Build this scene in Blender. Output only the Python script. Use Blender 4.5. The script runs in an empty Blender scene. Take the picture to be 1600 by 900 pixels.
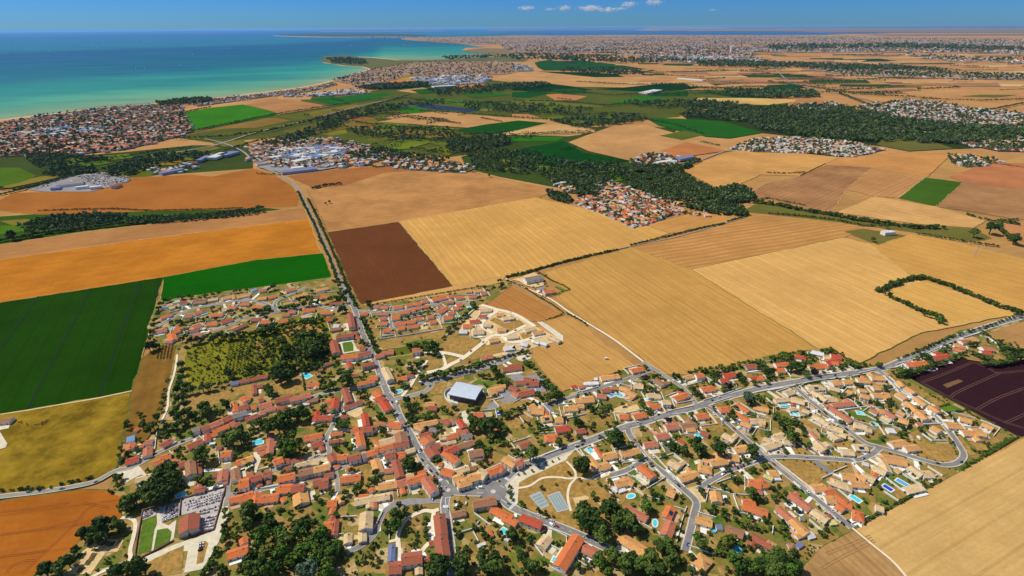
import bpy, math, random
import numpy as np
from mathutils import Matrix, Vector
from mathutils.geometry import tessellate_polygon

random.seed(7)
RNG = np.random.default_rng(7)
SC = bpy.context.scene
COL = SC.collection

# ------------------------------------------------------------------ camera
CAM_H = 420.0
FPX = 850.0                       # focal length in pixels of a 1600 x 900 frame
PITCH = math.atan((450 - 41.6) / FPX)
ROLL = math.radians(0.36)
cam_data = bpy.data.cameras.new('camera')
cam_data.sensor_width = 36.0
cam_data.lens = 36.0 * FPX / 1600.0
cam_data.clip_start = 1.0
cam_data.clip_end = 400000.0
cam = bpy.data.objects.new('camera', cam_data)
COL.objects.link(cam)
cam.matrix_world = (Matrix.Translation((0, 0, CAM_H)) @ Matrix.Rotation(math.pi / 2 - PITCH, 4, 'X')
                    @ Matrix.Rotation(-ROLL, 4, 'Z'))
SC.camera = cam
CROT = np.array(cam.matrix_world.to_3x3())

# ------------------------------------------------------------------ light
SUN_EL = math.radians(52)
SUN_AZ = math.radians(-74)        # bearing from +Y (away from camera), negative = to the left
sdir = Vector((math.sin(SUN_AZ) * math.cos(SUN_EL), math.cos(SUN_AZ) * math.cos(SUN_EL), math.sin(SUN_EL)))
sd = bpy.data.lights.new('sun', 'SUN')
sd.energy = 4.6
sd.angle = math.radians(0.5)
sd.color = (1.0, 0.955, 0.88)
so = bpy.data.objects.new('sun', sd)
COL.objects.link(so)
so.rotation_euler = sdir.to_track_quat('Z', 'Y').to_euler()

W = bpy.data.worlds.new('World')
SC.world = W
W.use_nodes = True
wn, wl = W.node_tree.nodes, W.node_tree.links
wn.clear()
w_out = wn.new('ShaderNodeOutputWorld')
w_bg = wn.new('ShaderNodeBackground')
w_bg.inputs['Strength'].default_value = 0.10
sky = wn.new('ShaderNodeTexSky')
sky.sky_type = 'NISHITA'
sky.sun_disc = False
sky.sun_elevation = SUN_EL
sky.sun_rotation = SUN_AZ
sky.altitude = 400
sky.air_density = 1.0
sky.dust_density = 0.3
sky.ozone_density = 2.0
hsv = wn.new('ShaderNodeHueSaturation')
hsv.inputs['Saturation'].default_value = 1.0
# the clear air right down to the horizon: a deeper blue than the sky model gives there, all the way round
geo = wn.new('ShaderNodeNewGeometry')
sep = wn.new('ShaderNodeSeparateXYZ')
ramp = wn.new('ShaderNodeValToRGB')
absn = wn.new('ShaderNodeMath'); absn.operation = 'ABSOLUTE'
tc = wn.new('ShaderNodeTexCoord')
wl.new(tc.outputs['Generated'], sep.inputs[0])
wl.new(sep.outputs['Z'], absn.inputs[0])
wl.new(absn.outputs[0], ramp.inputs[0])
els = ramp.color_ramp.elements
els[0].position = 0.0; els[0].color = (0.19, 0.48, 0.99, 1)
els[1].position = 0.35; els[1].color = (1, 1, 1, 1)
e = els.new(0.045); e.color = (0.125, 0.42, 1.08, 1)
e = els.new(0.12); e.color = (0.28, 0.55, 1.02, 1)
mul = wn.new('ShaderNodeMix'); mul.data_type = 'RGBA'; mul.blend_type = 'MULTIPLY'
mul.inputs['Factor'].default_value = 1.0
wl.new(sky.outputs[0], hsv.inputs['Color'])
wl.new(hsv.outputs[0], mul.inputs[6])
wl.new(ramp.outputs[0], mul.inputs[7])
wl.new(mul.outputs[2], w_bg.inputs['Color'])
wl.new(w_bg.outputs[0], w_out.inputs[0])

SC.view_settings.view_transform = 'Standard'
SC.view_settings.look = 'None'
SC.view_settings.exposure = 0.0
SC.view_settings.gamma = 1.0
SC.cycles.max_bounces = 4
SC.cycles.diffuse_bounces = 2
SC.cycles.volume_bounces = 2
SC.cycles.use_denoising = True

# ------------------------------------------------------------------ survey helper: photo pixel -> point of the terrain
FAR = 140000.0
def at(x, y, z=0.0):
    d = CROT @ np.array([(x - 800) / FPX, (450 - y) / FPX, -1.0])
    h = math.hypot(d[0], d[1])
    if d[2] >= -1e-9:
        return (d[0] / h * FAR, d[1] / h * FAR)
    t = (CAM_H - z) / -d[2]
    if t * h > FAR:
        t = FAR / h
    return (d[0] * t, d[1] * t)
CINV = CROT.T
def px_of(p):
    v = CINV @ (np.array(p, float) - np.array([0, 0, CAM_H]))
    return (800 + FPX * v[0] / -v[2], 450 - FPX * v[1] / -v[2])
def ppm(x, y):                    # photo pixels per metre there
    d = CROT @ np.array([(x - 800) / FPX, (450 - y) / FPX, -1.0])
    t = CAM_H / max(-d[2], 1e-4)
    return FPX / t

def lin(c):
    c = c / 255.0
    return c / 12.92 if c <= 0.04045 else ((c + 0.055) / 1.055) ** 2.4
LIT = (1.13, 1.12, 1.16)
def A(r, g, b):                   # base colour of a surface that shows as (r, g, b) in full sun
    return tuple(min(0.9, lin(v) / k) for v, k in zip((r, g, b), LIT))

# ------------------------------------------------------------------ materials
MATS = {}
def new_mat(name):
    m = bpy.data.materials.new(name)
    m.use_nodes = True
    nt = m.node_tree
    b = nt.nodes['Principled BSDF']
    b.inputs['Roughness'].default_value = 0.9
    b.inputs['Specular IOR Level'].default_value = 0.15
    return m, nt, b
def mixc(nt, fac, a, b, blend='MIX'):
    n = nt.nodes.new('ShaderNodeMix'); n.data_type = 'RGBA'; n.blend_type = blend
    for sock, v in ((n.inputs['Factor'], fac), (n.inputs[6], a), (n.inputs[7], b)):
        if isinstance(v, bpy.types.NodeSocket): nt.links.new(v, sock)
        elif isinstance(v, (int, float)): sock.default_value = v
        else: sock.default_value = (*v, 1)
    return n.outputs[2]
def noise(nt, scale, detail=4, rough=0.6, vec=None, lo=0.35, hi=0.65):
    n = nt.nodes.new('ShaderNodeTexNoise')
    n.inputs['Scale'].default_value = scale; n.inputs['Detail'].default_value = detail
    n.inputs['Roughness'].default_value = rough
    if vec is None:
        g = nt.nodes.new('ShaderNodeNewGeometry'); vec = g.outputs['Position']
    nt.links.new(vec, n.inputs['Vector'])
    r = nt.nodes.new('ShaderNodeMapRange')
    r.inputs[1].default_value = lo; r.inputs[2].default_value = hi
    nt.links.new(n.outputs[0], r.inputs[0])
    return r.outputs[0]
def scl(c, k): return tuple(min(0.9, v * k) for v in c)

def plain(key, col, rough=0.9, spec=0.15, var=0.25, scale=0.6, metal=0.0):
    if key in MATS: return MATS[key]
    m, nt, b = new_mat(key)
    f = noise(nt, scale)
    f2 = noise(nt, scale * 0.13)
    c = mixc(nt, f, scl(col, 1 - var), scl(col, 1 + var))
    c = mixc(nt, f2, c, mixc(nt, 0.5, c, scl(col, 1 - var), 'MIX'))
    nt.links.new(c, b.inputs['Base Color'])
    b.inputs['Roughness'].default_value = rough
    b.inputs['Specular IOR Level'].default_value = spec
    b.inputs['Metallic'].default_value = metal
    MATS[key] = m
    return m

def rot_vec(nt, ang, sx=1.0, sy=1.0):
    g = nt.nodes.new('ShaderNodeNewGeometry')
    mp = nt.nodes.new('ShaderNodeMapping')
    mp.vector_type = 'POINT'
    mp.inputs['Rotation'].default_value = (0, 0, -ang)
    v = mp.outputs[0]
    nt.links.new(g.outputs['Position'], mp.inputs[0])
    if sx != 1 or sy != 1:
        m2 = nt.nodes.new('ShaderNodeMapping'); m2.inputs['Scale'].default_value = (sx, sy, 1)
        nt.links.new(v, m2.inputs[0]); v = m2.outputs[0]
    return v

def field_mat(key, c1, c2, ang=0.0, width=9.0, amt=0.5, streak=0.5, patch=0.4, big=150.0, line=0.0):
    """crop colour with drill rows / swaths (bands across `ang`), streaks along it and large patches"""
    m, nt, b = new_mat(key)
    v = rot_vec(nt, ang)
    wv = nt.nodes.new('ShaderNodeTexWave')
    wv.wave_type = 'BANDS'; wv.bands_direction = 'Y'; wv.wave_profile = 'SIN'
    wv.inputs['Scale'].default_value = 0.314 / width
    wv.inputs['Distortion'].default_value = 3.2
    wv.inputs['Detail'].default_value = 2.0
    wv.inputs['Detail Scale'].default_value = 0.4
    nt.links.new(v, wv.inputs['Vector'])
    st = noise(nt, 1.0, 5, 0.7, rot_vec(nt, ang, 1 / 90.0, 1 / (width * 0.6)), 0.3, 0.7)
    bg = noise(nt, 1.0 / big, 5, 0.65, None, 0.35, 0.65)
    fine = noise(nt, 0.25, 4, 0.7, None, 0.3, 0.7)
    c = mixc(nt, bg, scl(c1, 1 - patch * 0.55), scl(c1, 1 + patch * 0.32))
    b2 = noise(nt, 1.0 / 28.0, 5, 0.7, None, 0.38, 0.68)
    c = mixc(nt, b2, c, mixc(nt, 1.0, c, (0.86, 0.85, 0.83), 'MULTIPLY'))
    def fac(sock, k):
        n = nt.nodes.new('ShaderNodeMath'); n.operation = 'MULTIPLY'; n.inputs[1].default_value = k
        nt.links.new(sock, n.inputs[0]); return n.outputs[0]
    c = mixc(nt, fac(wv.outputs['Fac'], amt), c, c2)
    c = mixc(nt, fac(st, streak), c, mixc(nt, 0.75, c, c2))
    c = mixc(nt, fac(fine, 0.5), c, mixc(nt, 1.0, c, (0.72, 0.72, 0.72), 'MULTIPLY'))
    if line:
        # pairs of tractor tramlines every `line` metres
        w2 = nt.nodes.new('ShaderNodeTexWave'); w2.wave_type = 'BANDS'; w2.bands_direction = 'Y'
        w2.inputs['Scale'].default_value = 0.314 / line; w2.inputs['Distortion'].default_value = 0.5; w2.inputs['Detail'].default_value = 1; w2.inputs['Detail Scale'].default_value = .05
        nt.links.new(v, w2.inputs['Vector'])
        mr = nt.nodes.new('ShaderNodeMapRange'); mr.inputs[1].default_value = 0.955; mr.inputs[2].default_value = 0.985; mr.inputs[4].default_value = 0.32
        nt.links.new(w2.outputs['Fac'], mr.inputs[0])
        c = mixc(nt, mr.outputs[0], c, mixc(nt, 1.0, c, (0.62, 0.58, 0.52), 'MULTIPLY'))
    nt.links.new(c, b.inputs['Base Color'])
    b.inputs['Specular IOR Level'].default_value = 0.0
    bp = nt.nodes.new('ShaderNodeBump'); bp.inputs['Strength'].default_value = 0.35; bp.inputs['Distance'].default_value = 0.5
    nt.links.new(st, bp.inputs['Height'])
    nt.links.new(bp.outputs[0], b.inputs['Normal'])
    MATS[key] = m
    return m

def garden_mat(key, cols, cell=16.0):
    """patchwork of lawns, dry grass, beds and bare earth"""
    m, nt, b = new_mat(key)
    g = nt.nodes.new('ShaderNodeNewGeometry')
    n = nt.nodes.new('ShaderNodeTexNoise'); n.inputs['Scale'].default_value = 0.08; n.inputs['Detail'].default_value = 5
    nt.links.new(g.outputs['Position'], n.inputs['Vector'])
    vm = nt.nodes.new('ShaderNodeVectorMath'); vm.operation = 'MULTIPLY_ADD'
    vm.inputs[1].default_value = (9, 9, 0)
    nt.links.new(n.outputs['Color'], vm.inputs[0]); nt.links.new(g.outputs['Position'], vm.inputs[2])
    vo = nt.nodes.new('ShaderNodeTexVoronoi'); vo.inputs['Scale'].default_value = 1.0 / cell
    nt.links.new(vm.outputs[0], vo.inputs['Vector'])
    sp = nt.nodes.new('ShaderNodeSeparateColor'); nt.links.new(vo.outputs['Color'], sp.inputs[0])
    r = nt.nodes.new('ShaderNodeValToRGB'); r.color_ramp.interpolation = 'CONSTANT'
    el = r.color_ramp.elements
    el[0].position = 0; el[0].color = (*cols[0], 1)
    el[1].position = 1.0 / len(cols); el[1].color = (*cols[1], 1)
    for i in range(2, len(cols)):
        q = el.new(i / len(cols)); q.color = (*cols[i], 1)
    nt.links.new(sp.outputs[0], r.inputs[0])
    f = noise(nt, 0.35, 6, 0.75, None, 0.3, 0.7)
    f2 = noise(nt, 0.05, 5, 0.7, None, 0.35, 0.65)
    c = mixc(nt, f, mixc(nt, 1.0, r.outputs[0], (0.55, 0.58, 0.5), 'MULTIPLY'), mixc(nt, 1.0, r.outputs[0], (1.3, 1.25, 1.2), 'MULTIPLY'))
    c = mixc(nt, f2, c, mixc(nt, 0.6, c, cols[1]))
    nt.links.new(c, b.inputs['Base Color'])
    MATS[key] = m
    return m

def leaf_mat(key, col, col2):
    m, nt, b = new_mat(key)
    at_ = nt.nodes.new('ShaderNodeAttribute'); at_.attribute_name = 'tint'
    oi = nt.nodes.new('ShaderNodeObjectInfo')
    ad = nt.nodes.new('ShaderNodeMath'); ad.operation = 'ADD'
    nt.links.new(at_.outputs['Fac'], ad.inputs[0]); nt.links.new(oi.outputs['Random'], ad.inputs[1])
    fr = nt.nodes.new('ShaderNodeMath'); fr.operation = 'FRACT'; nt.links.new(ad.outputs[0], fr.inputs[0])
    c = mixc(nt, fr.outputs[0], col, col2)
    f = noise(nt, 0.6, 4, 0.7)
    c = mixc(nt, f, mixc(nt, 1.0, c, (0.55, 0.55, 0.5), 'MULTIPLY'), mixc(nt, 1.0, c, (1.5, 1.45, 1.3), 'MULTIPLY'))
    nt.links.new(c, b.inputs['Base Color'])
    b.inputs['Roughness'].default_value = 0.75
    MATS[key] = m
    return m

def glassy(key, col, rough=0.15, spec=0.5):
    m, nt, b = new_mat(key)
    f = noise(nt, 0.8)
    nt.links.new(mixc(nt, f, scl(col, 0.8), scl(col, 1.1)), b.inputs['Base Color'])
    b.inputs['Roughness'].default_value = rough
    b.inputs['Specular IOR Level'].default_value = spec
    MATS[key] = m
    return m

# ------------------------------------------------------------------ mesh helpers
class MB:
    def __init__(s): s.v = []; s.f = []; s.m = []; s.mats = []
    def mi(s, m):
        if m not in s.mats: s.mats.append(m)
        return s.mats.index(m)
    def add(s, verts, faces, mat):
        k = len(s.v); i = s.mi(mat)
        s.v.extend(verts)
        for f in faces:
            s.f.append(tuple(a + k for a in f)); s.m.append(i)
    def box(s, x0, x1, y0, y1, z0, z1, mat):
        s.add([(x0, y0, z0), (x1, y0, z0), (x1, y1, z0), (x0, y1, z0), (x0, y0, z1), (x1, y0, z1), (x1, y1, z1), (x0, y1, z1)],
              [(3, 2, 1, 0), (4, 5, 6, 7), (0, 1, 5, 4), (1, 2, 6, 5), (2, 3, 7, 6), (3, 0, 4, 7)], mat)
    def merge(s, o, M):
        k = len(s.v)
        s.v.extend([tuple(M @ Vector(p)) for p in o.v])
        idx = [s.mi(m) for m in o.mats]
        for f, i in zip(o.f, o.m):
            s.f.append(tuple(a + k for a in f)); s.m.append(idx[i])
    def mesh(s, name):
        me = bpy.data.meshes.new(name)
        me.from_pydata(s.v, [], s.f)
        for m in s.mats: me.materials.append(m)
        if len(s.mats) > 1: me.polygons.foreach_set('material_index', s.m)
        me.update()
        return me
def link(name, me, parent=None, loc=(0, 0, 0), rz=0.0):
    o = bpy.data.objects.new(name, me)
    COL.objects.link(o)
    o.location = loc
    o.rotation_euler = (0, 0, rz)
    if parent is not None: o.parent = parent
    return o
def empty(name, loc, rz=0.0): return link(name, None, None, loc, rz)
def tag(o, label=None, cat=None, group=None, kind=None):
    if label: o['label'] = label
    if cat: o['category'] = cat
    if group: o['group'] = group
    if kind: o['kind'] = kind
    return o

def area2(P): return 0.5 * sum(P[i - 1][0] * P[i][1] - P[i][0] * P[i - 1][1] for i in range(len(P)))
def sheet(name, pts, z, mat, kind='structure', thick=0.0):
    """flat polygon (world xy points) lying at height z"""
    P = list(pts)
    if area2(P) < 0: P.reverse()
    tri = tessellate_polygon([[Vector((p[0], p[1], 0)) for p in P]])
    faces = []
    for t in tri:
        a = area2([P[i] for i in t])
        faces.append(t if a > 0 else t[::-1])
    cx = sum(p[0] for p in P) / len(P); cy = sum(p[1] for p in P) / len(P)
    mb = MB()
    mb.add([(p[0] - cx, p[1] - cy, 0.0) for p in P], faces, mat)
    o = link(name, mb.mesh(name), None, (cx, cy, z))
    if kind: o['kind'] = kind
    return o
def smooth(pts, n=4):
    """Catmull-Rom through points"""
    P = [np.array(p, float) for p in pts]
    if len(P) < 3: return [tuple(p) for p in P]
    out = []
    for i in range(len(P) - 1):
        a = P[i - 1] if i > 0 else 2 * P[0] - P[1]
        b, c = P[i], P[i + 1]
        d = P[i + 2] if i + 2 < len(P) else 2 * P[-1] - P[-2]
        for k in range(n):
            t = k / n
            out.append(tuple(0.5 * (2 * b + (c - a) * t + (2 * a - 5 * b + 4 * c - d) * t * t + (3 * b - a - 3 * c + d) * t ** 3)))
    out.append(tuple(P[-1]))
    return out
def offsets(P, w):
    P = [np.array(p[:2], float) for p in P]
    L, R = [], []
    for i in range(len(P)):
        d = P[min(i + 1, len(P) - 1)] - P[max(i - 1, 0)]
        d = d / (np.linalg.norm(d) + 1e-9)
        n = np.array([-d[1], d[0]])
        L.append(P[i] + n * w / 2); R.append(P[i] - n * w / 2)
    return L, R
def strip(name, P, w, z, mat, kind='structure', off=0.0):
    if off:
        L, R = offsets(P, 2 * off); P = L
    L, R = offsets(P, w)
    o = np.mean(np.array([p[:2] for p in P]), axis=0)
    mb = MB()
    n = len(L)
    v = [(p[0] - o[0], p[1] - o[1], 0) for p in L] + [(p[0] - o[0], p[1] - o[1], 0) for p in R]
    mb.add(v, [(i, n + i, n + i + 1, i + 1) for i in range(n - 1)], mat)
    ob = link(name, mb.mesh(name), None, (o[0], o[1], z))
    if kind: ob['kind'] = kind
    return ob

HAZE = 1.05e-5
# ------------------------------------------------------------------ colours of things
ROOF = {  # lit colours as they show in the sun
 'o': (232, 120, 60), 't': (176, 92, 64), 'r': (204, 76, 44), 'a': (244, 168, 98), 's': (246, 200, 150), 'b': (170, 118, 84),
 'p': (204, 120, 88), 'g': (140, 134, 132), 'w': (240, 238, 232), 'l': (108, 126, 168), 'y': (240, 214, 130), 'u': (110, 160, 210),
 'e': (120, 140, 118), 'z': (150, 140, 126)}
RNAME = {'o': 'bright orange', 't': 'terracotta', 'r': 'red', 'a': 'apricot', 's': 'sand coloured', 'b': 'brown', 'p': 'salmon pink', 'g': 'grey',
 'w': 'white', 'l': 'blue grey', 'y': 'pale yellow', 'u': 'light blue', 'e': 'grey green', 'z': 'grey'}
def tile_mat(k):
    key = 'roof_' + k
    if key in MATS: return MATS[key]
    col = scl(A(*ROOF[k]), 1.12)
    m, nt, b = new_mat(key)
    t = nt.nodes.new('ShaderNodeTexCoord')
    wv = nt.nodes.new('ShaderNodeTexWave'); wv.bands_direction = 'X'; wv.inputs['Scale'].default_value = 0.9
    wv.inputs['Distortion'].default_value = 0.6
    nt.links.new(t.outputs['Object'], wv.inputs['Vector'])
    f = noise(nt, 0.9, 5, 0.7); f2 = noise(nt, 0.16, 4, 0.7)
    oi = nt.nodes.new('ShaderNodeObjectInfo')
    c = mixc(nt, f, scl(col, 0.74), scl(col, 1.22))
    c = mixc(nt, f2, c, mixc(nt, 0.35, c, (0.22, 0.13, 0.09)))
    c = mixc(nt, oi.outputs['Random'], mixc(nt, 0.18, c, (0.26, 0.15, 0.10)), c)
    c = mixc(nt, wv.outputs['Fac'], mixc(nt, 1.0, c, (0.86, 0.84, 0.82), 'MULTIPLY'), c)
    nt.links.new(c, b.inputs['Base Color'])
    bp = nt.nodes.new('ShaderNodeBump'); bp.inputs['Strength'].default_value = 0.4; bp.inputs['Distance'].default_value = 0.15
    nt.links.new(wv.outputs['Fac'], bp.inputs['Height']); nt.links.new(bp.outputs[0], b.inputs['Normal'])
    b.inputs['Roughness'].default_value = 0.85
    MATS[key] = m
    return m
WALLS = [plain('wall_white', (0.80, 0.78, 0.73), var=0.10, scale=0.5), plain('wall_cream', (0.74, 0.68, 0.56), var=0.12, scale=0.5),
         plain('wall_stone', (0.52, 0.46, 0.37), var=0.22, scale=0.7)]
M_GLASS = glassy('window_glass', (0.025, 0.03, 0.04), 0.1)
M_SHUT = plain('shutter_paint', (0.25, 0.31, 0.38), var=0.1)
M_DOOR = plain('door_wood', (0.14, 0.09, 0.06), var=0.2)
M_CHIM = plain('chimney_render', (0.50, 0.36, 0.28), var=0.2)
M_SOLAR = glassy('solar_glass', (0.018, 0.03, 0.085), 0.12)
M_METAL = plain('sheet_metal', A(150, 165, 195), rough=0.5, spec=0.4, var=0.1, scale=0.2)
M_COPE = plain('pool_coping', (0.72, 0.69, 0.62), var=0.1)
M_GWALL = plain('garden_wall_render', (0.76, 0.73, 0.66), var=0.14, scale=0.4)
M_RWALL = plain('cemetery_wall_stone', (0.20, 0.11, 0.095), var=0.3, scale=0.6)
WATER = {'c': glassy('pool_turquoise', (0.08, 0.60, 0.66)), 'u': glassy('pool_sky_blue', (0.09, 0.36, 0.72)), 'v': glassy('pool_cobalt', (0.02, 0.07, 0.55)),
         'e': glassy('pool_emerald', (0.16, 0.62, 0.48)), 'd': glassy('pool_ring_blue', (0.10, 0.38, 0.72)), 'g': glassy('pool_pale_green', (0.22, 0.66, 0.60))}
WNAME = {'c': 'turquoise', 'u': 'sky blue', 'v': 'cobalt blue', 'e': 'emerald', 'd': 'blue', 'g': 'pale green'}

def windows_mesh():
    mb = MB()
    mb.box(-0.5, 0.5, -0.05, 0.05, 0.0, 1.25, M_GLASS)
    mb.box(-0.98, -0.52, -0.04, 0.075, 0.0, 1.25, M_SHUT)
    mb.box(0.52, 0.98, -0.04, 0.075, 0.0, 1.25, M_SHUT)
    return mb.mesh('window')
ME_WIN = windows_mesh()
def door_mesh():
    mb = MB()
    mb.box(-0.55, 0.55, -0.05, 0.08, 0.0, 2.1, M_DOOR)
    return mb.mesh('door')
ME_DOOR = door_mesh()
def chim_mesh():
    mb = MB()
    mb.box(-0.35, 0.35, -0.45, 0.45, -0.9, 0.95, M_CHIM)
    mb.box(-0.42, 0.42, -0.52, 0.52, 0.95, 1.08, M_CHIM)
    for k in (-0.22, 0.22): mb.box(-0.13, 0.13, k - 0.13, k + 0.13, 1.08, 1.4, tile_mat('t'))
    return mb.mesh('chimney')
ME_CHIM = chim_mesh()

def house_parts(L, w, eave, kind, roofk, wallm):
    """local frame: x along the ridge, origin on the ground in the middle"""
    wb, rb = MB(), MB()
    rise = 0.0 if kind == 'f' else w / 2 * 0.36
    hx, hy = L / 2, w / 2
    rm = tile_mat(roofk)
    if kind == 'f':
        wb.box(-hx, hx, -hy, hy, 0, eave, wallm)
        rb.box(-hx - .15, hx + .15, -hy - .15, hy + .15, eave, eave + .18, rm)
        return wb, rb, rise
    ov = 0.35
    if kind == 'h':
        rx = max(hx - hy * 0.9, 0.4)
        wb.box(-hx, hx, -hy, hy, 0, eave, wallm)
        e = eave - ov * 0.36
        X, Y = hx + ov, hy + ov
        rb.add([(-X, -Y, e), (X, -Y, e), (X, Y, e), (-X, Y, e), (-rx, 0, eave + rise), (rx, 0, eave + rise),
                (-X, -Y, e - .16), (X, -Y, e - .16), (X, Y, e - .16), (-X, Y, e - .16)],
               [(0, 1, 5, 4), (1, 2, 5), (2, 3, 4, 5), (3, 0, 4), (6, 7, 1, 0), (7, 8, 2, 1), (8, 9, 3, 2), (9, 6, 0, 3), (9, 8, 7, 6)], rm)
        return wb, rb, rise
    wb.add([(-hx, -hy, 0), (hx, -hy, 0), (hx, hy, 0), (-hx, hy, 0), (-hx, -hy, eave), (hx, -hy, eave), (hx, hy, eave), (-hx, hy, eave),
            (-hx, 0, eave + rise), (hx, 0, eave + rise)],
           [(3, 2, 1, 0), (0, 1, 5, 4), (2, 3, 7, 6), (1, 2, 6, 9, 5), (3, 0, 4, 8, 7)], wallm)
    X, Y, e, t = hx + 0.25, hy + ov, eave - ov * 0.36 + .03, 0.2
    rb.add([(-X, -Y, e), (X, -Y, e), (X, Y, e), (-X, Y, e), (-X, 0, eave + rise + .03), (X, 0, eave + rise + .03),
            (-X, -Y, e + t), (X, -Y, e + t), (X, Y, e + t), (-X, Y, e + t), (-X, 0, eave + rise + t), (X, 0, eave + rise + t)],
           [(6, 7, 11, 10), (10, 11, 8, 9), (4, 5, 1, 0), (3, 2, 5, 4), (0, 1, 7, 6), (2, 3, 9, 8), (0, 6, 10, 4), (4, 10, 9, 3), (1, 5, 11, 7), (5, 2, 8, 11)], rm)
    # ridge tiles
    rb.box(-X, X, -.16, .16, eave + rise + t - .06, eave + rise + t + .1, rm)
    return wb, rb, rise

# ------------------------------------------------------------------ foliage
LEAF = {'d': leaf_mat('foliage_dark', (0.024, 0.056, 0.009), (0.100, 0.150, 0.026)),
        'y': leaf_mat('foliage_yellow_green', (0.12, 0.15, 0.02), (0.17, 0.19, 0.03)),
        'l': leaf_mat('foliage_pale', (0.06, 0.11, 0.06), (0.09, 0.14, 0.08)),
        's': leaf_mat('foliage_silver', (0.10, 0.13, 0.07), (0.19, 0.22, 0.13)),
        'o': leaf_mat('foliage_olive', (0.07, 0.085, 0.022), (0.14, 0.15, 0.045)),
        'm': leaf_mat('foliage_maroon', (0.030, 0.014, 0.026), (0.045, 0.02, 0.035)),
        'g': leaf_mat('foliage_bright', (0.06, 0.125, 0.014), (0.092, 0.165, 0.020)),
        'b': leaf_mat('foliage_far', (0.036, 0.072, 0.018), (0.104, 0.156, 0.036))}
LNAME = {'d': 'dark green', 'y': 'yellow green', 'l': 'pale silvery green', 'm': 'dark maroon', 'g': 'bright green'}
M_BARK = plain('bark', (0.10, 0.075, 0.055), var=0.3, scale=1.5)

def crown_arrays(rng, n_clump, n_leaf, leaf, flat=0.9, core=True):
    """quads spread over leaf clumps inside an ellipsoid of radius 1, centre at origin"""
    V = []
    C = []
    for i in range(n_clump):
        d = rng.normal(size=3); d /= np.linalg.norm(d)
        if d[2] < -0.5: d[2] *= -0.6
        C.append((d * rng.uniform(0.45, 0.78) * np.array([1, 1, flat]), rng.uniform(0.26, 0.44)))
    C.append((np.array([0, 0, 0.0]), 0.55))
    per = max(1, n_leaf // len(C))
    for c, r in C:
        for k in range(per):
            d = rng.normal(size=3); d /= np.linalg.norm(d)
            if d[2] < -0.2: d[2] *= -1
            p = c + d * r * rng.uniform(0.75, 1.05)
            nrm = d + rng.normal(size=3) * 0.45; nrm /= np.linalg.norm(nrm)
            a = np.cross(nrm, rng.normal(size=3)); a /= np.linalg.norm(a)
            b = np.cross(nrm, a)
            s = leaf * rng.uniform(0.7, 1.3)
            V.append([p - a * s, p - b * s * 0.8, p + a * s, p + b * s * 0.8])
    V = np.array(V).reshape(-1, 3)
    return V
def quad_mesh(name, V, mat, tint=None):
    """V: (4n,3) array of quads"""
    n = len(V) // 4
    me = bpy.data.meshes.new(name)
    me.vertices.add(len(V)); me.vertices.foreach_set('co', np.ascontiguousarray(V, dtype=np.float32).ravel())
    me.loops.add(4 * n); me.loops.foreach_set('vertex_index', np.arange(4 * n, dtype=np.int32))
    me.polygons.add(n); me.polygons.foreach_set('loop_start', np.arange(0, 4 * n, 4, dtype=np.int32))
    me.materials.append(mat)
    at_ = me.attributes.new('tint', 'FLOAT', 'POINT')
    at_.data.foreach_set('value', np.zeros(len(V), np.float32) if tint is None else np.ascontiguousarray(tint, dtype=np.float32))
    me.update(); me.validate()
    return me
R2 = np.random.default_rng(11)
CROWN_HI = [crown_arrays(R2, 16, 620, 0.17) for _ in range(7)]
CROWN_TALL = [crown_arrays(R2, 16, 520, 0.17, 1.25) for _ in range(3)]
CROWN_LO = [crown_arrays(R2, 8, 100, 0.30) for _ in range(8)]
CROWN_XLO = [crown_arrays(R2, 4, 26, 0.46) for _ in range(8)]
ME_CROWN = {}
def crown_mesh(i, k):
    if (i, k) not in ME_CROWN:
        ME_CROWN[(i, k)] = quad_mesh('crown', (CROWN_HI + CROWN_TALL)[i], LEAF[k])
    return ME_CROWN[(i, k)]
def trunk_mesh():
    mb = MB()
    def limb(p, q, r0, r1, n=6):
        p, q = Vector(p), Vector(q)
        M = (q - p).to_track_quat('Z', 'Y').to_matrix()
        v = []
        for c, r in ((p, r0), (q, r1)):
            for k in range(n):
                a = 2 * math.pi * k / n
                v.append(tuple(c + M @ Vector((r * math.cos(a), r * math.sin(a), 0))))
        mb.add(v, [(k, (k + 1) % n, n + (k + 1) % n, n + k) for k in range(n)], M_BARK)
    limb((0, 0, -.02), (0.02, 0, 0.75), 0.10, 0.07)
    for k in range(4):
        a = k * 1.6 + .3
        limb((0.02, 0, 0.55 + 0.06 * k), (0.5 * math.cos(a), 0.5 * math.sin(a), 1.25 + 0.1 * k), 0.05, 0.015, 5)
    limb((0.02, 0, 0.75), (0, 0.05, 1.7), 0.06, 0.015, 5)
    return mb.mesh('trunk')
ME_TRUNK = trunk_mesh()

class Mass:
    """many small crowns gathered into one mesh"""
    def __init__(s): s.V = []; s.T = []
    def put(s, x, y, z, r, rz=None, bank=None, zs=0.95):
        base = bank[R2.integers(len(bank))]
        a = R2.uniform(0, 6.28)
        c, q = math.cos(a), math.sin(a)
        V = base * np.array([r, r, r * zs])
        V = np.stack([V[:, 0] * c - V[:, 1] * q, V[:, 0] * q + V[:, 1] * c, V[:, 2]], 1) + np.array([x, y, z])
        s.V.append(V); s.T.append(np.full(len(V), R2.uniform(0, 0.99)))
    def build(s, name, mat, kind='stuff'):
        if not s.V: return None
        o = link(name, quad_mesh(name, np.concatenate(s.V), mat, np.concatenate(s.T)))
        if kind: o['kind'] = kind
        return o

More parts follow.
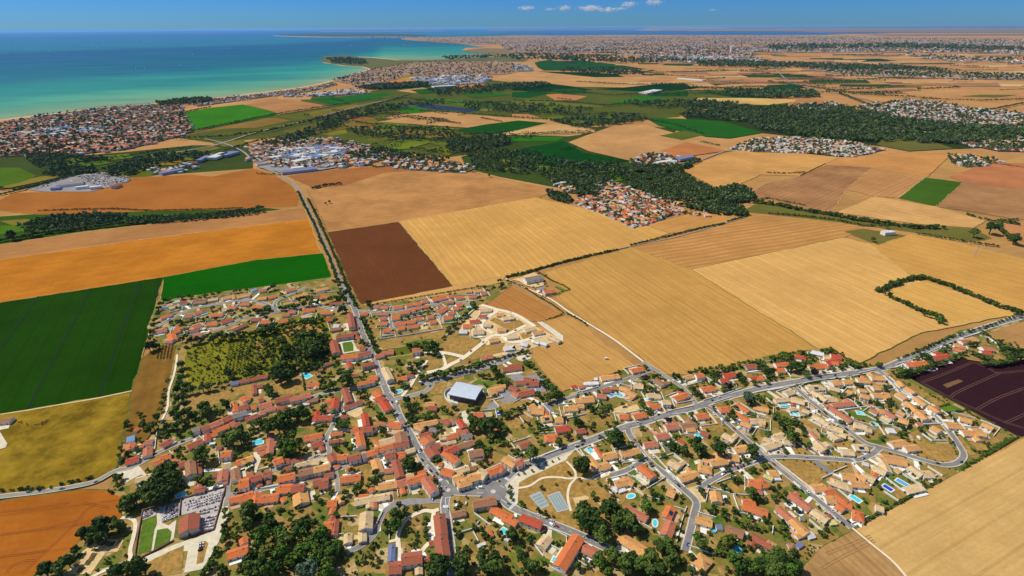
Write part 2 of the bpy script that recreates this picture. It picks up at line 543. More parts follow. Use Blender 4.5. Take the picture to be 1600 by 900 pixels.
# ------------------------------------------------------------------ naming by landmark
ANCH = [('the red-roofed chapel', 292, 815), ('the oval lawn of the manor', 645, 830), ('the paired sports courts', 862, 787),
 ('the large roundabout', 771, 769), ('the mini roundabout', 700, 767), ('the silver-roofed sports hall', 728, 610), ('the boulevard crossroads', 1090, 636),
 ('the two blue garden pools', 1400, 762), ('the hairpin estate road', 1500, 722), ('the triangular dry green', 1250, 745),
 ('the white dirt track', 265, 630), ('the white courtyard oval', 543, 545), ('the sandy building site', 775, 510), ('the green-ended barn', 833, 437),
 ('the junction by the dark field', 1375, 578), ('the bright green walled lawn', 1345, 648), ('the large blue paddling pool', 1152, 861),
 ('the copse by the boulevard park', 930, 822), ('the tall green grove', 455, 850), ('the curved bus-stop plaza', 800, 765), ('the field hedge corner', 880, 490),
 ('the blue manor shed', 612, 862), ('the little round orchard', 330, 560), ('the shrub meadow', 440, 530), ('the brown ploughed field', 640, 470),
 ('the bright green crop', 380, 440), ('the red awning', 1065, 690), ('the white-walled estate gate', 1195, 712), ('the pool by the cemetery', 283, 776), ('the square turquoise pool', 404, 692), ('the empty asphalt yard', 800, 620),
 ('the striped allotments', 160, 860), ('the arched row of plaza trees', 845, 725), ('the grey cul-de-sac', 870, 635), ('the crossed white paths', 900, 750), ('the solar-roofed pair', 1342, 706), ('the walled pine garden', 965, 690),
 ('the dead-end lane', 1070, 860), ('the long apricot row', 1245, 830), ('the farmyard barn', 8, 655)]
ANCH += [('the red farmhouse by the boulevard', 1470, 556), ('the boulevard bend villa', 1500, 530), ('the white-walled villa', 1535, 545), ('the right-hand gardens', 1575, 548), ('the chapel car park', 318, 858),
 ('the gravel lane', 356, 755), ('the shaded lane', 400, 645), ('the orange row by the lane', 340, 655), ('the square of the old street', 500, 712), ('the long grey-fronted house', 505, 740), ('the straight main street', 620, 640), ('the round pool by the main street', 626, 613),
 ('the small lawn by the hall', 755, 596), ('the narrow dry paddock', 770, 700), ('the plaza car park', 870, 715), ('the long orange house', 888, 860), ('the round-topped garden trees', 1150, 805), ('the hedge-lined lawn', 1030, 755), ('the kidney pool', 1093, 680), ('the purple-leaved tree', 1012, 590),
 ('the garden trees beyond the boulevard', 1130, 580), ('the orange villas beyond the boulevard', 1270, 560), ('the corner of the golden field', 1340, 572), ('the twin turquoise pools', 1230, 640), ('the wooded estate gardens', 1225, 665), ('the last field hedge', 1500, 740), ('the solar house', 1040, 797), ('the wood at the bottom edge', 1200, 875),
 ('the bottom-right meadow edge', 1280, 850), ('the manor gate', 690, 795), ('the kitchen gardens', 560, 870), ('the walled vegetable plot', 735, 845), ('the crossing by the red-leaved tree', 757, 758), ('the estate playground', 1300, 690), ('the long hedge of the estate', 400, 485), ('the row of pines', 360, 530), ('the estate turning loop', 690, 497), ('the terraced twin rows', 640, 505), ('the cream path fork', 690, 555), ('the tree-lined sports lane', 690, 575)]
ORD = ['nearest', 'second', 'third', 'fourth', 'fifth', 'sixth', 'seventh', 'eighth', 'ninth', 'tenth', 'eleventh', 'twelfth', 'thirteenth',
       'fourteenth', 'fifteenth', 'sixteenth', 'seventeenth', 'eighteenth', 'nineteenth', 'twentieth']
def placings(pts):
    """for every (x, y): the landmark it is closest to, the side it lies on, and its place in the queue on that side"""
    groups, out = {}, [None] * len(pts)
    for i, (x, y) in enumerate(pts):
        best = min(ANCH, key=lambda a: math.hypot(a[1] - x, (a[2] - y) * 1.5))
        dx, dy = x - best[1], (y - best[2]) * 1.5
        side = ('right of' if dx > 0 else 'left of') if abs(dx) > abs(dy) else ('in front of' if dy > 0 else 'beyond')
        groups.setdefault((best[0], side), []).append((math.hypot(dx, dy), i))
    for (nm, side), L in groups.items():
        for r, (d, i) in enumerate(sorted(L)):
            o = ORD[r] if r < len(ORD) else 'number %d' % (r + 1)
            out[i] = (o, side, nm)
    return out

SURVEY = """
@ 230 440
H 160 440 300 400 9 o
H 180 320 260 310 5 u f
H 270 320 390 290 9 s
H 240 290 310 270 8 s
H 390 270 480 240 9 t
H 580 250 730 235 10 b
H 760 220 880 200 9 s
H 930 200 1080 160 11 a
H 1120 180 1280 150 10 a
H 1390 110 1480 95 8 p
H 1380 200 1490 190 10 a
H 1510 190 1600 170 9 o
H 580 390 710 345 9 o
H 470 420 560 410 10 p
H 800 410 940 400 9 o
H 930 350 1020 330 9 s
H 1010 310 1110 310 9 o
H 1170 270 1280 265 9 o
H 1320 300 1450 310 9 o
H 920 500 1060 460 8 r
H 740 520 880 510 9 o
H 560 560 660 520 11 o
H 530 610 640 590 8 t
H 570 670 680 650 10 p
H 70 620 240 590 9 p
H 340 580 460 560 8 o
H 290 640 330 720 10 o
H 330 620 410 600 8 o
H 230 740 320 740 6 p
H 1050 600 1240 520 8 t
H 1300 470 1410 460 8 t
H 1420 500 1540 490 8 o
H 1300 110 1370 90 6 u f
P 690 420 750 400 6 c o
P 280 590 340 590 5 c r
P 330 260 400 250 5 c r
C 1085 465 w 30;1155 445 w 60;640 295 w 0;600 290 w 0;940 310 w 60;460 335 s 30;345 415 s 40;1240 210 w 0
S d 1310 560 1500 530 1480 580 1300 590
S g 150 740 240 790 180 800
T 230 230 45;280 220 40;400 190 40;450 190 40;520 180 35;560 190 30;740 170 40;820 160 35;900 140 45;660 200 30;1100 110 40;1160 110 30;1240 100 30;1570 60 50;1520 90 40;170 270 45;140 330 45;120 400 45;100 470 45;70 540 50;50 620 50;40 700 50;60 800 70;20 820 70;120 800 50;300 510 40;380 500 50;440 510 40;500 510 45;560 480 45;480 600 50;430 560 30;480 680 50;430 720 50;540 740 60;620 730 60;700 720 50;740 680 50;820 720 60;880 680 60;920 650 50;980 690 60;1060 680 60;1140 650 50;1220 640 50;1300 640 50;1380 620 50;1460 620 50;1540 590 60;1580 560 50;640 470 35;700 470 35;760 450 35;820 330 40;860 460 40;910 340 30;1010 370 35;1050 370 35;1180 360 40;1270 380 45;1350 360 45;1430 350 45;1500 320 45;700 370 25;370 330 35;520 280 25;1560 480 50;1270 500 30
G 1220 400 1540 320
@ 400 450
H 370 30 490 0 8 o
H 460 110 640 60 9 a
H 340 190 460 165 8 a
H 750 20 900 -10 9 a
H 800 110 930 100 9 o
H 720 110 800 90 6 t
H 920 190 1080 170 7 t
H 400 290 490 280 9 p
H 330 330 420 320 8 p
H 280 420 395 390 9 o
H 60 410 180 400 8 o
H 580 280 730 250 10 o
H 810 300 960 295 8 o
H 880 380 950 380 10 r
H 930 510 1060 490 8 b
H 970 460 1040 460 10 w
H 1060 480 1110 470 6 s
H 1170 310 1200 480 9 t 2
H 1300 310 1390 305 7 o
H 1000 600 1220 570 9 t 2
H 1210 550 1270 560 8 t
H 1250 590 1300 660 6 t
H 960 650 1000 800 10 t 2
H 1060 850 1280 830 10 o 2
H 1270 830 1430 790 9 t 2
H 1300 740 1370 740 7 r
H 1480 850 1600 820 8 p
H 570 350 700 340 7 s
H 560 380 600 370 5 w f
S c 1020 650 1130 640 1220 680 1260 760 1290 790 1060 830 1060 760 1040 690
S g 1080 700 1110 670 1190 660 1220 720 1220 790 1100 810
S d 960 320 1030 320 1040 350 970 350
S d 1000 370 1100 360 1100 400 1020 410
S d 430 480 620 450 720 460 880 560 800 580 640 560 480 590 300 700 300 620
S d 0 640 70 660 80 760 0 896
S d 430 730 500 720 620 880 480 890
T 1000 400 40;860 360 30;820 380 40;760 400 40;700 400 45;640 400 45;580 410 40;600 620 80;700 590 70;800 600 70;880 610 60;660 680 80;740 720 90;660 760 90;720 800 90;600 740 70;820 680 60;860 780 60;360 840 60;340 800 50;380 760 50;1340 680 45;1390 700 35;1080 260 60;1040 290 40;1120 280 40;1240 650 30;1410 210 45;1080 80 50;1110 150 50;920 130 50;1000 110 50;1040 60 40;1060 20 40;840 160 50;760 170 50;680 190 50;600 200 50;520 220 50;440 220 50;360 240 50;300 250 40;540 130 50;600 120 40;660 130 40;700 140 40;100 270 50;150 250 50;40 290 50;60 480 50;140 480 50;220 470 50;300 460 50;380 450 50;440 430 50;100 540 60;40 560 60;180 540 60;260 530 50;340 510 50;400 500 40;460 580 40;530 540 30;360 680 40;340 640 35;160 680 40;120 760 40;60 860 40;200 760 40;160 820 40;260 720 40;520 660 40;520 840 40;980 870 50;1320 390 45;1350 450 45;1380 500 45;1400 560 45;1430 620 45;1460 680 45;1490 740 50;1500 780 50;1150 30 30;1180 70 30;1200 110 30;1220 150 30;1240 190 30;1260 230 30;320 80 35;700 40 35;1220 400 20;930 430 20;480 240 40
G 1310 360 1500 800
G 1150 0 1270 250
W 620 80 1050 50
W 880 400 930 550
W 1060 250 1160 210
@ 560 440
H 190 300 260 300 8 p
H 275 310 370 310 8 o
H 30 400 110 385 8 o
H 240 390 380 390 8 p
H 430 320 550 300 9 o
H 590 290 680 270 9 o
H 700 270 790 260 8 o
H 790 240 870 225 9 o
H 920 220 1100 180 10 o
H 1120 180 1190 165 9 o
H 1210 200 1310 180 9 o
H 1340 110 1420 105 9 a
H 1440 110 1540 95 9 a
H 1530 140 1600 130 9 p
H 1380 180 1480 175 8 o
H 510 380 640 365 9 o
H 630 355 710 345 8 o
H 700 325 790 315 8 o
H 810 300 880 295 8 o
H 410 450 520 430 10 o
H 450 520 590 505 9 o
H 600 500 710 480 9 o
H 710 460 790 445 9 o
H 855 435 940 420 9 o
H 890 495 970 485 9 o
H 490 570 580 560 10 o
H 610 560 750 540 9 o
H 310 600 410 590 9 o
H 290 510 360 510 10 o
H 260 460 340 440 9 p
H 990 380 1110 310 10 o
H 1100 245 1190 240 8 p
H 1220 280 1300 270 9 o
H 1180 330 1250 320 9 o
H 1110 390 1190 375 8 o
H 1060 450 1180 435 9 o
H 980 310 1040 290 6 p
H 1250 320 1290 330 6 p
H 670 850 770 840 11 p 2
H 250 890 440 870 8 p
H 400 630 440 625 5 p
P 1360 325 1400 320 5 c r
P 1220 440 1260 435 4 c r
O 200 290 1 d
C 1150 630 w 50;1180 575 w 50;200 385 w 10;440 330 w 10;550 345 s 10;820 560 k 60;840 545 w 60;1110 680 w 50
S s 790 430 800 480 880 590 760 610 760 570 830 520
S d 900 590 1020 520 1050 590 920 610
S d 260 760 960 640 1090 610 1060 700 1000 730 560 800 320 850 260 810
S g 520 790 700 740 960 710 900 740 600 800
S d 1120 720 1280 680 1520 740 1440 860 1240 896 1000 896 1050 780
S d 1420 220 1540 180 1560 230 1450 260
S d 200 640 290 620 300 690 220 700
S d 110 480 250 480 280 560 120 540
S c 1420 360 1450 360 1290 510 1270 500
S g 1060 520 1180 480 1160 540 1060 550
T 120 260 50;135 300 40;1430 280 50;1440 310 40;1210 480 50;1190 540 50;1140 580 50;1110 610 45;1350 400 45;1320 430 40;1280 470 40;240 280 25;330 270 25;630 800 50;710 780 55;760 790 45;830 770 50;860 810 50;880 860 60;940 790 60;980 800 50;930 840 60;960 880 60;830 860 50;640 840 35;1060 700 30;540 450 40;620 440 35;700 420 35;780 410 35;870 380 35;920 350 30;260 560 30;200 440 30;160 500 30;1490 60 30;1580 70 40;1510 200 40;1210 150 25;520 640 30;60 450 40;80 500 40;100 550 45;120 600 45;140 660 45;160 710 45;190 770 50;210 830 50;230 870 50;40 740 40;960 430 25;440 610 20
G 540 460 900 370
G 200 290 1580 60
G 240 720 440 690
W 260 730 460 700
W 480 700 1060 600
W 1000 490 1050 590
W 450 640 470 700
W 800 430 820 500
W 850 190 910 280
@ 680 460
S s 560 130 760 200 1000 260 1250 400 1560 560 1500 600 1160 690 1000 700 860 720 640 640 560 560 300 480 340 380 480 220
S s 720 700 900 640 1150 690 1000 740 640 800
H 770 240 860 240 9 a
H 840 290 980 270 10 s
H 560 260 640 270 8 r
H 560 190 700 180 9 s
H 350 380 470 380 10 o
H 430 330 560 320 8 r
H 300 450 400 450 10 w
H 470 460 610 450 11 s
H 600 370 700 370 9 s
H 780 420 890 430 9 a
H 670 570 790 550 9 a
H 1120 440 1240 410 9 s
H 1220 480 1350 450 9 a
H 890 540 1040 520 9 s f
H 1070 600 1160 620 9 w
H 860 680 1000 660 10 w f
H 980 650 1080 680 9 s f
H 1230 580 1300 600 6 w
H 1320 590 1400 620 7 w
H 1420 520 1560 580 8 s
H 630 770 720 760 9 p
H 570 800 640 790 6 p
H 910 890 1080 870 9 t
C 745 865 w 70;430 850 r 40;200 415 w 0;180 470 w 0
S d 680 330 740 290 900 350 1050 320 1140 390 1000 460 820 520 760 500 900 450 760 370
S d 840 330 1040 330 1120 390 960 450
S d 380 790 560 670 720 620 880 610 840 700 900 720 640 770 480 820
S c 1270 350 1330 345 1400 380 1600 520 1600 600
S c 1010 790 1080 750 1160 750 1200 800 1110 840 1040 830
S d 1060 500 1200 440 1230 520 1100 570
S d 140 840 180 790 280 800 240 850 170 870
T 1130 740 40;1090 720 35;1160 710 30;1040 730 30;980 750 30;920 760 30;860 780 30;800 810 30;480 120 40;1110 800 30;1120 850 45;1160 870 45;540 870 40;480 880 40;620 850 30;700 830 30;760 810 30
G 440 885 830 800 1170 715
W 320 340 490 200
@ 1180 500
H 490 430 640 460 9 r h
H 710 400 860 430 10 w f
H 860 450 940 460 8 s
H 950 430 1080 450 11 r
H 880 520 1040 490 11 r
H 0 560 40 580 8 t
P 660 420 720 430 5 e r
C 990 690 m 15
S s 1040 640 1160 590 1220 640 1120 670
S g 800 370 910 350 960 400 880 420
T 340 440 60;390 430 50;310 470 50;210 490 60;260 500 50;440 480 60;400 490 50;560 400 45;600 400 40;480 410 30;660 440 40;700 470 45;680 530 50;620 530 40;560 560 40;500 560 60;460 600 70;160 640 70;200 680 50;120 630 60;40 530 50;20 510 40;90 560 50;840 380 40;900 380 45;950 380 40;1095 415 25;1200 550 45;1260 560 50;1140 500 40;1150 540 40;1070 600 40;1550 560 50;1520 560 30;60 590 50;750 650 55 m
G 930 350 1130 480 1380 580
G 660 420 860 540 1010 620
@ 1400 490
H 810 340 900 330 9 p
H 880 320 1020 310 8 a
H 720 380 830 390 8 a
H 700 420 830 460 9 o
H 800 410 880 430 6 p
H 490 500 560 490 8 r
H 460 550 680 510 10 r
H 130 630 230 620 9 o
H 230 620 380 600 10 o
H 1080 420 1220 430 10 p
H 1070 470 1190 480 9 r
H 800 320 840 310 5 w f
C 1140 320 k 30;1200 360 w 30;560 430 w 30;270 590 s 30
S d 1080 330 1140 310 1170 380 1060 400
S d 1200 540 1260 510 1370 570 1320 600 1240 590
S s 420 560 480 560 500 610 460 600
S d 0 690 60 680 60 730 10 740
T 30 560 30;260 455 35;330 440 25;380 415 35;430 395 30;470 380 30;510 360 25;540 350 25;590 330 30;640 300 30;690 280 30;730 270 30;790 255 30;830 245 25;920 210 35;970 205 30;1040 185 30;1100 165 30;1140 155 25;1190 140 30;1240 120 30;1290 100 25;1330 85 25;1380 70 25;1420 55 25;1470 45 25;1550 20 40;1500 10 30;440 20 40;400 10 40;350 0 30;540 70 50;590 90 45;930 370 50;980 370 50;1010 380 40;600 450 50;660 430 40;620 400 40;690 380 30;740 360 30;560 470 45;420 530 50;380 520 40;330 530 50;270 560 40;400 600 45;440 620 40;80 740 60;150 740 60;220 730 50;300 690 50;360 680 50;420 660 45;480 640 45;550 620 45;620 590 45;690 560 45;740 530 45;800 510 45;860 490 40;940 480 45;1000 500 45;1050 520 50;1110 540 50;1160 560 50;1210 600 55;1270 610 55;1330 600 55;1390 590 55;1450 570 60;1520 560 60;1580 540 60;1310 340 45;1290 390 45;1350 430 50;1340 470 50;1400 450 60;1460 470 60;1530 480 60;1400 510 60;1580 490 60;1430 380 30;1520 400 30;1490 360 20;1080 250 35;1130 250 30;1170 280 25;1240 340 20;1100 230 30;60 690 40;20 720 40;1140 340 30
W 0 645 240 575 460 470 740 345 930 285 1060 250
W 1040 280 1150 310 1260 390 1280 440
W 1010 430 1110 510
W 780 340 860 390
W 870 420 900 450
@ 780 400
H 320 280 530 240 16 z 2
H 500 420 560 390 5 u f
H 560 440 690 420 11 o
S s 160 300 440 210 540 280 560 370 440 400 330 370 250 320
S g 690 390 800 440 840 430 720 380
T 480 340 20;580 350 25;430 390 20;580 240 20;10 300 40;40 360 40;10 390 30;1075 840 25;940 755 20;470 190 25;110 310 30;230 250 20;270 240 20
G 110 310 300 390 480 510 640 600 800 710
G 230 250 440 190 700 100 900 60 1150 0
G 480 200 650 310 780 360 880 425 720 480 570 520
G 580 810 700 770 820 720
G 840 720 1000 800 1080 850
W 520 510 660 470
@ 180 562
H 1440 290 1540 270 7 l
H 1550 265 1680 240 7 t
H 1070 860 1170 820 8 t 2
H 1175 820 1340 750 9 p 2
H 1350 745 1450 700 9 t 2
H 1210 890 1420 810 8 o
H 1430 800 1490 770 9 o
H 1495 810 1560 790 8 t
H 1480 520 1500 640 6 o
H 1540 600 1660 560 9 t 2
H 1590 460 1640 510 8 o
H 1460 700 1640 650 8 g 2
H 970 870 1060 850 7 g 2
H 240 890 290 850 4 o
S d 900 450 1080 410 1240 430 1600 340 1640 420 1180 580 1000 610 900 620
S d 560 800 620 690 660 780
T 140 780 50;150 830 55;340 780 55;340 830 60;280 670 30;330 680 35;320 730 35;520 720 60;470 820 70;430 860 60;560 620 45;580 540 40;600 440 35;620 370 30;650 240 25;640 270 20;600 480 30;820 60 60;830 150 60;820 240 70;800 310 70;760 380 60;720 450 50;860 330 60;960 370 70;1090 350 70;1180 340 70;1230 310 40;1310 300 50;1390 280 45;1420 180 70;1480 190 60;1560 130 50;1390 100 40;870 400 60;850 480 60;860 560 60;880 650 70;780 480 60;740 540 50;760 620 60;720 680 60;800 700 70;1100 600 80;1140 660 80;1000 680 60;940 700 60;1380 560 70;1340 660 60;1260 640 50;1410 600 40;820 780 70;760 830 70;700 830 60;640 840 60;900 800 50;1060 750 45;1560 870 60;1000 740 40
W 0 0 0 1
@ 380 562
H 20 255 300 195 6 t
H 160 210 305 195 7 t
H 130 310 140 420 5 t
H -20 490 90 460 7 o
H -40 620 160 580 7 o
H 20 740 190 680 8 t
H 190 500 250 480 7 t
H 190 580 350 530 10 p
H 290 620 400 590 7 p
H 210 660 280 640 7 p
H 420 620 560 580 8 t
H 395 500 620 440 10 t 2
H 580 490 840 430 8 p 2
H 800 310 950 290 7 o
H 840 500 930 480 7 b
H 1260 350 1320 520 8 t 2
H 1150 470 1130 600 9 r 2
H 1250 600 1480 510 7 t
H 870 720 1110 710 8 r
H 920 640 910 760 7 r
H 1510 660 1540 820 7 r 2
H 1500 860 1620 850 9 t 2
H 1340 880 1440 850 8 o
H 1190 720 1300 700 5 t
H 1420 300 1640 250 7 o 2
H 1010 60 1100 30 5 t
H 1350 200 1440 190 4 t
H 1310 20 1340 90 6 r
H 1480 70 1640 30 7 t 2
H 920 130 990 110 4 p
H 1010 520 1080 510 5 o
H 735 560 830 545 4 w f
P 755 180 830 230 8 c r
C 910 375 w 60;885 815 w 30
S d 380 310 620 270 720 200 770 400 640 430 420 440 440 400
S d 180 300 360 280 240 330 250 440 180 480
S d 640 830 740 750 860 800 820 860 700 860
S d 1340 760 1480 730 1490 840 1360 840
S s 1280 650 1480 590 1500 690 1400 730 1320 700
S d 0 330 110 320 110 470 20 450
S d 780 250 820 290 800 330
T 310 370 75;340 410 70;400 130 80;450 200 90;540 190 80;580 120 70;480 90 80;380 220 60;640 90 60;700 60 60;300 130 50;200 60 50;130 110 45;560 250 60;820 60 60;900 90 30;1000 170 50;950 220 40;1000 280 60;1010 340 60;1120 310 70;1080 340 50;1230 260 70;1300 250 80;1340 290 60;1320 150 60;1260 160 50;1200 170 50;1170 70 60;1000 590 60;990 640 50;960 470 45;1100 440 50;1130 650 50;700 620 75;640 640 60;580 690 80;680 700 80;780 670 75;480 740 80;380 770 70;280 800 70;200 800 70;140 810 60;120 860 60;300 870 80;440 840 80;540 820 70;600 780 60;1180 770 70;1230 810 70;1280 820 70;1180 830 60;930 850 50;860 600 40;1450 420 60;1520 400 60;1550 500 40;1560 560 40;1480 230 40;1520 190 30;1090 180 40;50 180 60;260 40 40;760 140 40;860 760 25;960 70 40;1060 230 30
G 740 190 780 390
W 640 530 830 480
W 1240 460 1230 650
@ 580 562
H 40 390 130 440 9 o
H 80 470 170 500 9 r
H 130 500 220 620 10 r
H -20 220 80 210 9 o
H 160 90 240 240 9 s 2
H 330 230 450 220 7 o
H 450 200 530 190 5 t
H 440 60 500 60 6 s
H 230 800 380 810 10 o 2
H 30 820 230 790 4 p
H 670 550 790 540 8 a
H 710 590 820 590 8 t
H 530 820 830 760 8 a 2
H 560 830 640 870 6 a 2
H 840 760 890 760 6 b
H 920 750 980 790 8 t
H 1000 730 1050 770 8 b
H 1090 740 1160 840 7 r 2
H 1060 880 1230 860 8 p
H 1280 680 1400 670 9 o 2
H 1410 680 1510 670 7 s
H 1460 380 1640 340 9 a
H 1480 400 1560 380 10 a
H -30 850 40 870 8 t
H 260 880 400 880 8 s
H 740 850 820 880 6 g
P 310 410 390 400 7 c o
P 1570 680 1620 670 5 v r
C 1545 50 w 70;630 300 w 20;620 300 w 0;60 120 r -60;380 70 r 20;1225 40 r 30;320 690 w -50;1110 680 w 40
S d 740 320 960 280 920 380 880 430 740 440
S d 500 350 590 330 590 380 500 400
S d 820 510 940 490 1160 560 1100 640 880 640
S d 1390 480 1500 400 1560 520 1420 520
S g 1320 260 1530 290 1500 340 1330 310
S d 720 10 880 0 880 80 700 140
S d 30 760 200 700 320 760 40 830
S c 1120 660 1180 640 1240 800 1160 810
S k 1420 600 1540 530 1600 600 1500 640
T 440 520 70;460 580 70;560 560 60;500 610 60;640 460 60;690 470 40;640 210 60;710 220 50;800 190 60;860 170 60;930 180 60;1000 140 55;1080 120 55;1150 110 55;1230 100 55;1310 70 50;1380 50 45;1450 30 40;760 200 50;900 210 50;1060 160 40;1530 130 70;1580 160 60;1400 190 50;1470 200 50;1560 240 50;1420 310 30;260 360 50;370 150 40;360 280 50;400 320 50;460 330 40;110 690 60;140 720 50;80 720 40;270 660 50;460 690 60;500 730 60;560 740 60;650 700 60;720 670 60;700 730 60;800 700 50;900 590 50;930 640 40;1040 590 45;1250 580 60;1330 620 60;1210 650 50;1230 730 50;1300 800 80;1400 830 90;1500 840 90;1560 780 70;1260 860 70;680 840 50;840 840 60;460 790 50;490 120 60;550 140 40;590 60 60;640 40 50;340 20 50;120 860 50;180 770 25;1540 440 30;1490 780 50;480 50 40
G 640 230 860 190 1480 30
W 210 330 290 460
W 1530 520 1600 600
W 740 860 780 900
@ 780 562
H 40 110 280 80 9 t
H 310 230 420 250 8 t
H 330 290 490 280 9 t
H 200 280 330 270 7 t
H 130 330 230 370 8 t
H 0 320 80 320 7 a
H 240 420 440 380 10 t
H 170 400 240 450 6 p
H 360 600 450 560 7 a
H 400 620 560 630 11 a
H 530 730 650 710 9 a
H 700 740 800 740 8 a
H 700 860 880 830 10 r
H 810 600 980 590 9 a
H 950 500 1030 500 8 a
H 1020 490 1180 470 11 a
H 980 570 1060 570 7 a
H 1220 440 1340 450 8 p
H 1280 380 1400 370 7 t
H 1400 350 1480 350 5 p
H 1270 220 1500 190 9 a
H 990 340 1060 320 5 o
H 900 340 960 320 5 r
H 1060 300 1240 290 6 w f
H 1190 240 1230 240 5 w f
H 1510 340 1640 380 8 a
H 1500 700 1620 700 8 o
H 960 890 1080 870 7 t
P 1350 410 1420 470 6 u r
P 1460 420 1540 480 6 c o
V 560 720
C 1340 0 w 0;880 525 w 30;30 690 b 40
S k 0 400 80 370 230 490 180 530 60 560 0 520
S k 110 210 240 170 300 210 180 270
S d 40 750 200 700 300 790 280 860 160 870
S d 250 680 340 640 460 730 330 780
S d 780 640 820 620 960 720 860 770
S d 0 560 300 520 500 470 540 540 300 590 60 640
S d 270 170 380 120 520 240 420 230
S s 1380 640 1600 550 1600 700 1480 720
S d 1200 740 1400 700 1440 740 1240 800
T 70 250 60;40 280 50;100 280 50;480 420 50;500 450 45;540 290 60;580 310 60;620 270 50;640 340 60;680 380 70;720 430 70;640 460 70;600 500 60;690 350 60;560 220 45;500 180 45;450 130 40;420 80 40;380 40 40;330 30 35;730 480 50;60 700 50;100 680 60;170 650 60;240 620 50;310 580 40;360 560 40;430 530 40;30 800 60;60 850 60;20 640 40;480 790 50;500 850 50;590 850 50;420 880 50;980 790 70;1040 800 45;1120 590 60;1180 620 60;1240 660 60;1300 590 60;1310 650 50;1370 590 45;940 680 40;820 730 40;1150 850 50;1350 800 40;350 310 35;1240 390 25;1130 420 25;980 460 30;1470 400 30;1540 560 40;1270 540 40;1440 840 40;280 830 30;1490 160 30
G 240 640 560 540
W 420 740 250 640
W 520 545 640 670
W 250 720 310 800
W 890 360 1040 410 1240 350
W 800 600 880 690
W 650 690 740 690
W 1240 560 1180 690
W 800 760 1080 690
@ 980 562
H 50 130 190 100 9 o
H 360 240 460 310 9 b
H 90 310 200 320 10 s
H 0 390 110 440 9 a
H 710 220 820 190 7 a
H 860 190 960 180 8 o 2
H 930 360 1090 340 9 o
H 590 480 750 420 9 o
H 250 440 340 430 8 s
H 340 450 420 450 7 s
H 440 520 540 520 8 s 2
H 280 580 400 560 9 o
H 80 700 230 670 9 o
H 860 700 1010 680 9 o
H 1150 610 1300 600 10 o h
H 1380 550 1520 640 7 o
H 1380 670 1530 760 7 o
H 1430 770 1550 820 9 a 2
H 1200 190 1350 170 9 r
H 1160 250 1270 240 8 r
H 1480 80 1620 60 9 t
H 1540 230 1640 210 8 r
H 480 830 640 810 10 p
H 680 820 860 800 10 b
H 740 870 850 860 6 a
H -30 720 20 700 7 o
H 1540 760 1640 750 8 s
H 1580 590 1640 610 6 a
P 225 510 275 500 4 c r
C 1180 770 w -50;1060 520 k 20;1080 690 w -50;470 330 b 30;900 480 w 60
S d 0 530 100 530 150 610 0 650
S s 0 600 120 560 160 620 0 680
S d 480 390 610 370 620 420 440 450
S d 560 560 700 540 740 590 620 610
S d 940 860 1040 720 1140 770 1200 850 1080 896
S s 740 290 820 270 830 310 740 330
S c 1080 410 1160 400 1220 440 1120 440
S c 1250 410 1370 370 1400 400 1280 430
S g 540 600 570 580 590 620 550 640
T 230 90 45;590 190 45;640 200 45;690 250 45;250 230 55 m;200 220 35 m;340 210 50;390 200 45;280 350 60;200 290 40;220 390 40;160 470 35;340 370 40;570 360 40;640 370 40;680 380 35;480 260 30;820 380 70;880 420 60;930 440 40;920 120 50;990 130 50;1040 110 45;1060 180 50;1110 190 60;1140 170 50;1100 250 50;1180 90 60;1230 130 50;1290 90 45;1330 70 50;1400 50 50;1460 40 40;1520 20 40;1420 180 50;1400 200 55 m;1440 230 60;1440 270 50;1580 280 50;1270 320 60 m;1220 340 50;1200 370 40;1300 340 40;1340 720 60;1310 650 50;1570 690 60;1520 480 80 l;1560 520 50;200 570 50;160 530 40;270 620 50;280 670 40;240 660 30;790 690 40;840 750 40;880 800 35;960 640 40;500 750 50 m;540 750 40 m;370 800 40;180 850 40;860 310 30;950 300 30;1360 600 40;1240 530 30;1240 730 40;1080 590 30;780 160 40;850 140 40;600 740 25;1580 30 40
G 790 170 880 140
W 950 520 1220 440 1420 370
W 530 470 620 560 830 520
W 420 560 480 670 580 640 820 590
W 740 680 930 870
W 1100 600 1240 700
W 990 230 1240 410
W 930 380 990 480
W 560 700 720 680
W 340 680 420 610
W 1080 550 1300 480
W 230 840 300 890
W 630 250 740 320
@ 1180 562
H 250 50 430 40 9 o
H 210 120 370 120 9 o
H 0 220 130 210 9 o h
H 680 80 890 60 9 o
H 820 50 920 90 8 o
H 880 10 1040 30 10 o
H 960 280 1080 270 9 a 2
H 1100 270 1250 260 8 a
H 1280 240 1430 250 10 a
H 1450 210 1620 220 9 a
H 1470 340 1560 340 8 a
H 1300 370 1390 380 7 a
H 1150 380 1220 410 8 a
H 1320 430 1430 460 9 a 2
H 1470 430 1640 440 9 a
H 930 340 1060 370 8 s
H 660 340 840 330 10 s
H 760 410 900 500 9 s
H 890 480 1020 480 9 s
H 900 560 1200 760 8 p
H 960 560 1230 530 7 p
H 380 410 470 380 9 s
H 250 500 420 480 7 s
H 450 480 620 520 10 s
H 420 620 510 600 5 s
H 590 620 680 650 7 s
H 10 580 170 620 9 a
H 0 740 130 770 9 s
H 730 690 920 800 9 s
H 900 820 1100 880 9 s
H 1440 610 1540 660 6 p
H 1240 800 1400 840 9 s
H 1380 860 1460 880 7 s
H 1530 640 1640 640 7 a
P 325 590 420 580 6 c r
P 440 680 540 690 6 c r
P 1270 670 1350 680 6 c r
O 1480 820 45 g
O 320 440 25 w
V 705 350
C 990 205 m 20;970 785 w -50;1270 150 w 15;480 420 w -40
S d 200 440 320 410 330 470 230 500
S d 540 780 700 740 800 840 700 870 640 830
S g 1140 680 1400 610 1490 690 1320 740 1240 730
S d 580 380 620 340 660 410 630 420
